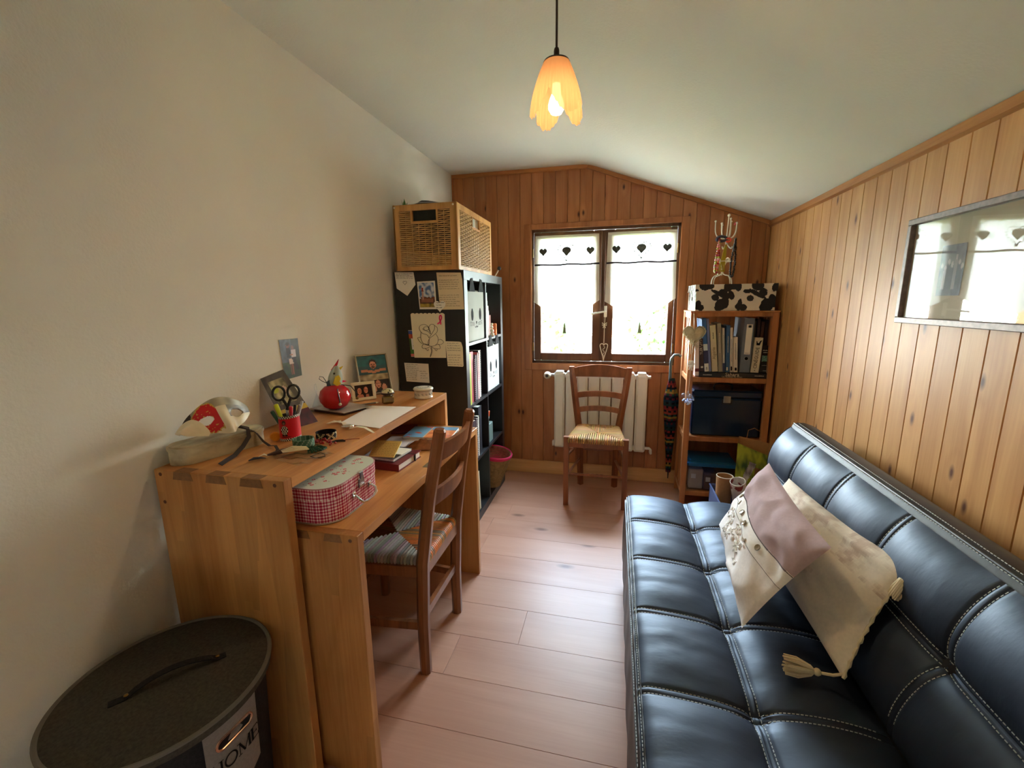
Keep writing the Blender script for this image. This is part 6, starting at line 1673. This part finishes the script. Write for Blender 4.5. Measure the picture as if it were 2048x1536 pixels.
# clear tub with blue lid
t = thing('storage_tub', 'clear plastic tub with blue lid on the bottom shelf of the rack', 'storage box', (.63, 2.97, .10))
obj('body', MB().box(.492, .772, 2.858, 3.09, .101, .103).box(.488, .776, 2.855, 2.858, .101, .262).box(.488, .776, 3.087, 3.09, .101, .262).box(.488, .491, 2.858, 3.087, .101, .262).box(.773, .776, 2.858, 3.087, .101, .262), CLEAR, t)
obj('lid', MB().box(.482, .782, 2.849, 3.096, .262, .288, .006), plain('blue_lid', S(18, 92, 142), .35), t, smooth=30)
obj('lid_panel', MB().box(.505, .76, 2.875, 3.07, .288, .292, .003), bpy.data.materials['blue_lid'], t)
for i, (x0_, x1_, y0_, z1_, c_, lb) in enumerate(((.50, .585, 2.87, .235, S(196, 176, 150), 'pale tan packet inside the clear tub at left'), (.590, .665, 2.875, .215, S(120, 88, 66), 'brown packet in the middle of the clear tub'), (.670, .765, 2.87, .225, S(104, 78, 62), 'dark brown packet inside the clear tub at right'))):
    t2 = thing('packet', lb, 'packet', ((x0_+x1_)/2, 2.95, .104)); obj('body', MB().box(x0_, x1_, y0_, 3.06, .104, z1_, .005), plain('packet%d' % i, c_, .6), t2); obj('label', MB().box(x0_+.012, x0_+.04, y0_-.001, y0_+.001, z1_-.06, z1_-.03), PAPER, t2)
# umbrella
t = thing('umbrella', 'folded striped knitted look umbrella with curved handle hanging behind the rack', 'umbrella', (.385, 3.08, .08))
ux, uy = .385, 3.08
hk = [(ux-.012, uy, .78), (ux-.012, uy, .90), (ux-.010, uy-.0, .93), (ux+.008, uy, .955), (ux+.035, uy, .958), (ux+.050, uy, .945)]
obj('handle', MB().tube(hk, .0095, 10), plain('grey_green_handle', S(70, 86, 84), .35), t, smooth=True)
STRC = [S(26, 48, 48), S(20, 20, 28), S(118, 38, 40), S(136, 56, 44), S(20, 22, 30), S(140, 110, 48), S(30, 72, 60), S(22, 22, 34), S(92, 30, 42), S(24, 46, 60), S(16, 16, 22)]
um = MB()
NZ = 46; SG = 24
vs_, fs, cs_ = [], [], []
for j in range(NZ+1):
    f = j/NZ; z_ = .795-.67*f; r_ = (.018+.024*min(1, f*5))*(1-.62*max(0, f-.25)/.75)
    for k_ in range(SG):
        a = 2*PI*k_/SG; rr2 = r_*(1+.18*math.sin(a*4+f*6)); vs_.append((ux+.01*f+rr2*math.cos(a), uy+rr2*.8*math.sin(a), z_))
for j in range(NZ):
    for k_ in range(SG):
        fs.append((j*SG+k_, j*SG+(k_+1) % SG, (j+1)*SG+(k_+1) % SG, (j+1)*SG+k_)); cs_.append(STRC[int(j*.9+(1.5 if k_ % 4 < 2 else 0)*(j % 2)+.5) % 11])
um.add(vs_, fs, cs_); obj('canopy', um, VCF, t, smooth=70)
obj('tip', MB().tube([(ux+.01, uy, .13), (ux+.01, uy, .075)], [.006, .003], 8), BLACK, t, smooth=True)
# ------------------------------------------------------------------ cow print box
KX0, KX1, KY0, KY1, KZ = .462, .905, 2.85, 3.13, RT+.0105
t = thing('cow_print_box', 'black and white cow patterned storage box with lid on top of the rack', 'storage box', (.68, 2.99, KZ))
PAPERC = S(220, 210, 196)
BL = [  # ellipses / capsules in the front face (u 0..1, v 0..1 with v up): (x,y,rx,ry,rot)
 (.12, .97, .09, .17, .5), (.19, .93, .05, .10, .7), (.46, .91, .13, .11, .1), (.40, .83, .06, .10, .6), (.53, .90, .045, .15, 0), (.76, .93, .09, .16, .5), (.98, .88, .06, .16, .4), (.64, .72, .06, .06, .2),
 (.31, .62, .035, .30, -1.05), (.35, .68, .05, .14, -.9), (.25, .50, .05, .12, -.9), (.45, .58, .045, .15, -.3), (.42, .56, .04, .08, -.4),
 (.33, .24, .09, .19, .3), (.38, .34, .055, .22, -.1), (.30, .12, .06, .12, .0), (.56, .22, .035, .20, .1), (.61, .12, .055, .11, 1.3), (.55, .16, .05, .10, .6),
 (.77, .62, .035, .30, -1.05), (.84, .69, .05, .15, -.8), (.69, .46, .05, .10, -.9), (.90, .20, .09, .22, -.2), (.97, .36, .06, .22, -.3), (.86, .12, .06, .14, 0),
 (.03, .22, .05, .16, .2), (.07, .12, .055, .10, 1.2), (.02, .78, .03, .04, 0)]
def cow(u, v, asp=2.65):
    for x_, y_, rx1, ry1, a in BL:
        dx_, dy_ = (u-x_)*asp, (v-y_); ca, sa = math.cos(a), math.sin(a)
        p_, q_ = dx_*ca-dy_*sa, dx_*sa+dy_*ca
        if (p_/(rx1*asp*.85))**2+(q_/(ry1*1.15))**2 < 1: return S(30, 28, 30)
    return S(222, 212, 196)
H1 = .155
bd = MB(); bd.grid(lambda u, v: (lerp(KX0+.004, KX1-.004, u), KY0+.003, KZ+.118*v), 150, 34, col=lambda u, v: cow(u, v*.118/H1))
bd.grid(lambda u, v: (KX0+.004, lerp(KY1-.004, KY0+.003, u), KZ+.118*v), 50, 26, col=lambda u, v: cow((u*1.3+.15) % 1, v*.118/H1))
bd.grid(lambda u, v: (KX1-.004, lerp(KY0+.003, KY1-.004, u), KZ+.118*v), 20, 10, col=lambda u, v: cow(u, v)); bd.grid(lambda u, v: (lerp(KX1-.004, KX0+.004, u), KY1-.004, KZ+.118*v), 4, 4, col=lambda u, v: PAPERC)
obj('body', bd, VC, t, norm=False)
ld = MB(); z0_, z1_ = KZ+.112, KZ+H1
ld.grid(lambda u, v: (lerp(KX0-.002, KX1+.002, u), KY0-.003, lerp(z0_, z1_, v)), 150, 12, col=lambda u, v: cow(u, .72+.28*v))
ld.grid(lambda u, v: (KX0-.002, lerp(KY1, KY0-.003, u), lerp(z0_, z1_, v)), 50, 12, col=lambda u, v: cow((u*1.2+.1) % 1, .72+.28*v))
ld.grid(lambda u, v: (KX1+.002, lerp(KY0-.003, KY1, u), lerp(z0_, z1_, v)), 10, 4, col=lambda u, v: cow(u, .8))
ld.grid(lambda u, v: (lerp(KX0-.002, KX1+.002, u), lerp(KY0-.003, KY1, v), z1_), 80, 50, col=lambda u, v: cow(u, v))
ld.grid(lambda u, v: (lerp(KX1+.002, KX0-.002, u), KY1, lerp(z0_, z1_, v)), 4, 2, col=lambda u, v: PAPERC)
obj('lid', ld, VC, t, norm=False)
for z_ in (KZ+.02, KZ+.06, KZ+.10): obj('rivet', MB().ball((KX0+.0035, KY0+.02, z_), .0035, 8), STEEL, t)
obj('front_handle', MB().box(KX0-.001, KX0+.003, 2.97, 3.02, KZ+.06, KZ+.085, .001), STEEL, t)
# ------------------------------------------------------------------ jewellery stand
JX, JY, JZ = .640, 2.97, KZ+H1+.001
t = thing('jewellery_stand', 'white wire jewellery tree standing on the cow patterned box', 'stand', (JX, JY, JZ))
IVW = plain('ivory_wire', S(226, 220, 200), .4)
obj('pole', MB().tube([(JX-.014, JY, JZ+.055), (JX-.006, JY, JZ+.2), (JX+.002, JY, JZ+.40)], .0035, 8), IVW, t, smooth=True)
obj('finial', MB().ball((JX+.002, JY, JZ+.405), .009, 12), IVW, t, smooth=True)
for i in range(4):
    a = .5+i*PI/2; c_, s_ = math.cos(a), math.sin(a)
    P = [(.002, .13), (.03, .155), (.045, .15), (.02, .13), (.006, .10), (.004, .07), (.02, .058), (.05, .052), (.066, .03), (.070, .0035)]
    obj('foot', MB().tube([(JX-.012+r_*c_*1.05, JY+r_*s_*.9, JZ+z_) for r_, z_ in smoothp(P, 3)], .0032, 6), IVW, t, smooth=True)
for i in range(7):
    a = i*2*PI/7+.25; c_, s_ = math.cos(a), math.sin(a); k_ = .8+.25*(i % 2)
    P = [(.0, .275), (.022*k_, .272), (.050*k_, .285), (.064*k_, .315), (.066*k_, .352+.02*(i % 2))]
    obj('arm', MB().tube([(JX+r_*c_, JY+r_*s_*.8, JZ+z_) for r_, z_ in smoothp(P, 3)], .0034, 6), IVW, t, smooth=True)
    obj('arm_tip', MB().ball((JX+.066*k_*c_, JY+.066*k_*s_*.8, JZ+.356+.02*(i % 2)), .0065, 10), IVW, t, smooth=True)
    P = [(.0, .245), (.016, .222), (.030, .214), (.036, .224)]
    if i % 2 == 0: obj('hook', MB().tube([(JX+r_*c_, JY+r_*s_*.8, JZ+z_) for r_, z_ in smoothp(P, 3)], .0034, 6), IVW, t, smooth=True)
obj('ring', MB().tube([(JX-.006+.05*math.cos(2*PI*i/24), JY+.04*math.sin(2*PI*i/24), JZ+.138) for i in range(24)], .0028, 6, closed=True), IVW, t, smooth=True)
def necklace(name, cx1, w_, z0_, z1_, cols, r_, label, n_, y_=JY-.035, grow=0, rs=1):
    t = thing(name, label, 'necklace', (cx1, y_, JZ+z1_)); R_ = random.Random(rs)
    byc = {}
    for i in range(n_):
        a = 2*PI*(i+.5)/n_; f = (1-math.cos(a))/2
        p_ = (cx1+w_*math.sin(a)*(f**.6)+R_.uniform(-.002, .002)-.010*f, y_+.004*math.cos(a), JZ+lerp(z0_, z1_, f)); c = R_.choice(cols)
        byc.setdefault(c, []).append((p_, r_*(.55+.55*f if grow else 1)))
    for i, (c, L_) in enumerate(byc.items()):
        mb = MB()
        for p_, q_ in L_: mb.ball(p_, q_, 8)
        obj('beads', mb, plain(name+'_b%d' % i, c, .25, .6), t, smooth=True, kind='stuff')
    obj('thread', MB().tube([(cx1+w_*math.sin(a)*(((1-math.cos(a))/2)**.6)-.010*(1-math.cos(a))/2, y_, JZ+lerp(z0_, z1_, (1-math.cos(a))/2)) for a in [2*PI*i/40 for i in range(40)]], .0008, 4, closed=True), BLACK, t)
necklace('red_bead_necklace', JX-.048, .010, .27, .075, (S(190, 50, 40), S(214, 110, 50), S(160, 30, 60), S(170, 170, 60), S(226, 130, 120)), .0085, 'red, orange and green bead necklace hanging at the left of the jewellery tree', 46, grow=1, rs=2)
necklace('black_bead_necklace', JX+.042, .014, .265, .045, (S(26, 22, 22), S(44, 34, 32)), .0065, 'long black bead necklace hanging at the right of the jewellery tree', 60, rs=3)
t = thing('yellow_necklace', 'bunch of thin yellow cords hanging from the middle of the jewellery tree', 'necklace', (JX-.01, JY-.02, JZ+.07))
yc_ = MB()
for i in range(9):
    o_ = -.022+.0035*i; yc_.tube([(JX-.006+o_*.3, JY-.03, JZ+.235), (JX-.012+o_*.8, JY-.032, JZ+.15), (JX-.014+o_*1.1, JY-.03, JZ+.09+.004*(i % 3)), (JX-.010+o_*.6, JY-.028, JZ+.075)], .0016, 5)
obj('cords', yc_, plain('mustard_cord', S(176, 156, 26), .6), t, kind='stuff')
t = thing('hair_ties', 'dark grey and coral fabric hair ties looped over the upper arms of the jewellery tree', 'hair tie', (JX-.02, JY-.02, JZ+.25))
obj('grey_tie', MB().tube([(JX-.035+.028*math.cos(a), JY-.03+.01*math.sin(a*2), JZ+.268+.014*math.sin(a)) for a in [2*PI*i/16 for i in range(16)]], .008, 7, closed=True), plain('grey_velvet', S(60, 54, 66), .9), t, smooth=True)
obj('coral_tie', MB().tube([(JX+.0+.013*math.cos(a), JY-.04, JZ+.258+.010*math.sin(a)) for a in [2*PI*i/14 for i in range(14)]], .0055, 7, closed=True), plain('coral_velvet', S(206, 76, 50), .9), t, smooth=True)
obj('pink_bow', MB().tube([(JX+.045, JY+.01, JZ+.355), (JX+.036, JY+.005, JZ+.350), (JX+.04, JY, JZ+.362)], .004, 6), plain('pink_ribbon', S(226, 100, 110), .8), t)
t = thing('earring', 'small silver drop earring hanging from the ring of the jewellery tree', 'earring', (JX-.04, JY-.04, JZ+.02))
obj('drop', MB().ball((JX-.045, JY-.04, JZ+.062), .0045, 8).ball((JX-.047, JY-.04, JZ+.048), .0035, 8).tube([(JX-.045, JY-.038, JZ+.138), (JX-.045, JY-.04, JZ+.062)], .0006, 4), CHROME, t, smooth=True)
# ------------------------------------------------------------------ pendants on the rack post
t = thing('wicker_heart', 'fluffy cream wicker heart hanging on a string from the rack top', 'ornament', (.463, 2.79, 1.04))
HS = .0042
def hpt(a, k_=1): return (.463+HS*k_*.93*16*math.sin(a)**3, 1.116+HS*k_*.95*(13*math.cos(a)-5*math.cos(2*a)-2*math.cos(3*a)-math.cos(4*a)))
RAF = plain('raffia', S(196, 184, 152), .85, var=.2, scale=100); rr_ = random.Random(8)
hb = MB()
def heartsurf(u, v):
    a = 2*PI*u; k_ = math.sin(PI*v/1.0*.5) if v <= 1 else 1
    x_, z_ = hpt(a, k_*.93); return (x_, 2.808-.018*math.cos(PI*v/2), z_)
hb.grid(heartsurf, 40, 8)
obj('heart', hb, RAF, t, smooth=70)
wd = MB()
for k_ in range(9):
    ph_ = rr_.uniform(0, .3); wd.tube([(hpt(a, rr_.uniform(.93, 1.06))[0], 2.805+rr_.uniform(-.008, .008), hpt(a, rr_.uniform(.94, 1.05))[1]) for a in [2*PI*i/30+ph_ for i in range(30)]], .0016, 4, closed=True)
for i in range(26):
    x_ = .463+rr_.uniform(-.05, .04); z_ = 1.095+rr_.uniform(-.03, .03)
    wd.tube([(x_, 2.785, z_), (x_+rr_.uniform(-.03, .03), 2.782, z_-.01), (x_+rr_.uniform(-.04, .04), 2.786, z_+rr_.uniform(-.04, .0))], .0011, 4)
for i in range(5): wd.tube([(.435+.012*i, 2.80, 1.06-.002*i), (.437+.010*i, 2.797, 1.02), (.44+.010*i, 2.80, .985+.01*i)], .0016, 4)
obj('winding', wd, RAF, t, kind='stuff')
obj('string', MB().tube([(.456, 2.824, 1.246), (.456, 2.812, 1.235), (.460, 2.805, 1.15)], .0014, 5), CREAM, t)
t = thing('white_rosette', 'little white fabric flower tied to the string between the two hearts', 'ornament', (.458, 2.81, .92))
ro = MB()
for i in range(6):
    a = i*PI/3; ro.ball((.456+.013*math.cos(a), 2.805, .935+.016*math.sin(a)), .0085, 8, sy_=.6)
ro.ball((.456, 2.80, .935), .007, 8); obj('petals', ro, PAPER, t, smooth=True, kind='stuff')
obj('tails', MB().tube([(.452, 2.805, .925), (.447, 2.80, .90)], .0035, 6).tube([(.460, 2.805, .925), (.463, 2.80, .895)], .0035, 6), PAPER, t, kind='stuff')
obj('string', MB().tube([(.458, 2.806, 1.05), (.456, 2.807, .95)], .001, 5).tube([(.456, 2.807, .92), (.452, 2.805, .77)], .001, 5), CREAM, t, kind='stuff')
t = thing('glass_heart', 'clear glass heart half filled with white beads hanging on the rack post', 'ornament', (.45, 2.80, .67))
gh = MB()
def gsurf(u, v, sc_=1, cx1=.449, cz1=.722):
    a = 2*PI*u; k_ = math.sin(PI*v)
    return (cx1+.0027*sc_*k_*16*math.sin(a)**3, 2.80-.020*math.cos(PI*v)*sc_, cz1+.0027*sc_*k_*(13*math.cos(a)-5*math.cos(2*a)-2*math.cos(3*a)-math.cos(4*a)))
gh.grid(gsurf, 40, 14); obj('glass', gh, CLEAR, t, smooth=80)
pb = MB(); rr_ = random.Random(2)
for i in range(34):
    z_ = rr_.uniform(.684, .716); w_ = (z_-.672)*.85; pb.ball((.449+rr_.uniform(-w_, w_), 2.80+rr_.uniform(-.010, .010), z_), .0058, 8)
obj('beads', pb, plain('pearl', S(206, 216, 240), .3), t, smooth=True, kind='stuff')
obj('neck', MB().tube([(.449, 2.80, .752), (.450, 2.80, .768)], .004, 8), STEEL, t, smooth=True)
# ------------------------------------------------------------------ things between sofa and rack
t = thing('blue_crate', 'slate blue fabric crate on the floor between sofa and rack', 'crate', (.66, 2.46, 0))
cr_ = MB(); c0, c1, d0, d1 = .565, .76, 2.30, 2.58
cr_.box(c0, c1, d0, d0+.008, 0, .262, .002).box(c0, c1, d1-.008, d1, 0, .262, .002).box(c0, c0+.008, d0+.008, d1-.008, 0, .262, .002).box(c1-.008, c1, d0+.008, d1-.008, 0, .262, .002).box(c0+.008, c1-.008, d0+.008, d1-.008, 0, .12)
obj('body', cr_, plain('slate_blue', S(74, 82, 120), .9), t)
obj('rim', MB().tube([(c0, d0, .262), (c1, d0, .262), (c1, d1, .262), (c0, d1, .262)], .005, 6, closed=True), bpy.data.materials['slate_blue'], t)
t = thing('kraft_tube', 'brown kraft cardboard cup standing in the blue crate', 'cup', (.612, 2.46, .12))
KR = plain('kraft_card', S(176, 130, 84), .75, var=.12, scale=60)
obj('wall', MB(XF((.612, 2.46, .121))).lathe([(.038, 0), (.042, .245), (.0405, .2455), (.0365, .004), (.001, .003)], seg=28), KR, t, smooth=40)
obj('rim', MB().tube([(.612+.0415*math.cos(2*PI*i/28), 2.46+.0415*math.sin(2*PI*i/28), .366) for i in range(28)], .0022, 6, closed=True), CREAM, t, smooth=True)
t = thing('printed_pouch', 'rolled white cloth with red brown print leaning in the blue crate', 'cloth roll', (.68, 2.44, .12))
rx2 = XF((.704, 2.44, .165), .55, .12, -.34)
def rollp(u, v):
    a = 2.2*PI*u; r_ = .034+.005*u; return (r_*math.cos(a), r_*math.sin(a), .22*v)
def rcl(u, v):
    n_ = noise.noise(V((u*7, v*5, 21))); return S(150, 70, 66) if n_ > .22 and v > .15 else S(226, 216, 204)
obj('cloth', MB(rx2).grid(rollp, 60, 30, col=rcl), VCF, t, smooth=80, norm=False)
obj('hem', MB(rx2).tube([rollp(i/30, 1) for i in range(31)], .0018, 5), CREAM, t)
t = thing('gift_bag', 'tall paper gift bag with green landscape print standing beside the blue crate', 'bag', (.775, 2.64, 0))
def bgc(u, v):
    n_ = noise.noise(V((u*4, v*7, 17)))+.5*noise.noise(V((u*11, v*15, 2)))
    if abs(u-.42-.12*math.sin(v*9)) < .10+.04*n_ and v < .85: return mix(S(214, 206, 204), S(90, 80, 84), .5+n_)
    if u > .62 and .5 < v < .8: return mix(S(150, 110, 60), S(110, 70, 40), .5+n_)
    return mix(S(170, 180, 50), S(54, 80, 34), max(0, min(1, .5+n_)))
bgx = XF((.70, 2.60, 0), -.30)
def bgf(u, v): return (.155*u, .004*math.sin(v*5)*math.sin(PI*u), .515*v-(.05*u if v > .98 else .05*u*v))
obj('front', MB(bgx).grid(bgf, 40, 70, col=bgc), VCG, t, norm=False)
sb = MB(bgx).add([(0, 0, 0), (0, .09, 0), (0, .09, .53), (0, 0, .515)], [(0, 1, 2, 3)]).add([(.155, 0, 0), (.155, .09, 0), (.155, .09, .51), (.155, 0, .465)], [(0, 1, 2, 3)]).add([(0, .09, 0), (.155, .09, 0), (.155, .09, .51), (0, .09, .53)], [(0, 1, 2, 3)]).add([(0, 0, .001), (.155, 0, .001), (.155, .09, .001), (0, .09, .001)], [(0, 1, 2, 3)])
obj('sides', sb, KR, t, norm=False)
obj('handle', MB(bgx).tube([(.04, .092, .52), (.045, .10, .57), (.075, .105, .585), (.105, .10, .57), (.11, .092, .515)], .002, 6), KR, t)
# ------------------------------------------------------------------ framed print on the right wall
FY0, FY1, FZ0, FZ1 = .80, 1.745, 1.238, 1.567
t = thing('wall_picture', 'wide grey framed print with small dark group photo behind reflective glass on the pine wall', 'picture', (B-.01, 1.27, FZ0))
FRM = plain('pewter_frame', S(134, 118, 112), .45, .4, metal=.2, var=.35, scale=70)
fw2 = .019
for nm_, a in (('frame_rail', (B-.022, B-.002, FY0, FY1, FZ0, FZ0+fw2)), ('frame_rail', (B-.022, B-.002, FY0, FY1, FZ1-fw2, FZ1)), ('frame_stile', (B-.022, B-.002, FY0, FY0+fw2, FZ0+fw2, FZ1-fw2)), ('frame_stile', (B-.022, B-.002, FY1-fw2, FY1, FZ0+fw2, FZ1-fw2))):
    obj(nm_, MB().box(*a, .002), FRM, t)
obj('mount', MB().box(B-.007, B-.003, FY0+fw2, FY1-fw2, FZ0+fw2, FZ1-fw2), plain('mount_card', S(176, 168, 148), .8), t)
obj('glass', MB().box(B-.0115, B-.010, FY0+fw2, FY1-fw2, FZ0+fw2, FZ1-fw2), PICGLASS, t)
def gph(u, v):
    n_ = noise.noise(V((u*8, v*6, 3)))
    c = mix(S(92, 86, 84), S(70, 66, 68), .5+n_)
    for i, (cx1, h_) in enumerate(((.1, .55), (.25, .5), (.38, .62), (.52, .56), (.66, .7), (.8, .6), (.92, .52))):
        if abs(u-cx1) < .07 and v < h_: c = (S(30, 30, 36), S(120, 112, 110), S(36, 36, 44))[i % 3]
        if el(u, v, cx1, h_+.05, .045, .06): c = S(150, 136, 128)
    return c if v > .12 else S(40, 42, 50)
obj('group_photo', MB().grid(lambda u, v: (B-.0078, lerp(1.588, 1.493, u), lerp(1.325, 1.468, v)), 40, 40, col=gph), VC, t, norm=False)
obj('second_photo', MB().grid(lambda u, v: (B-.0078, lerp(1.10, .94, u), lerp(1.30, 1.50, v)), 30, 30, col=gph), VC, t, norm=False)
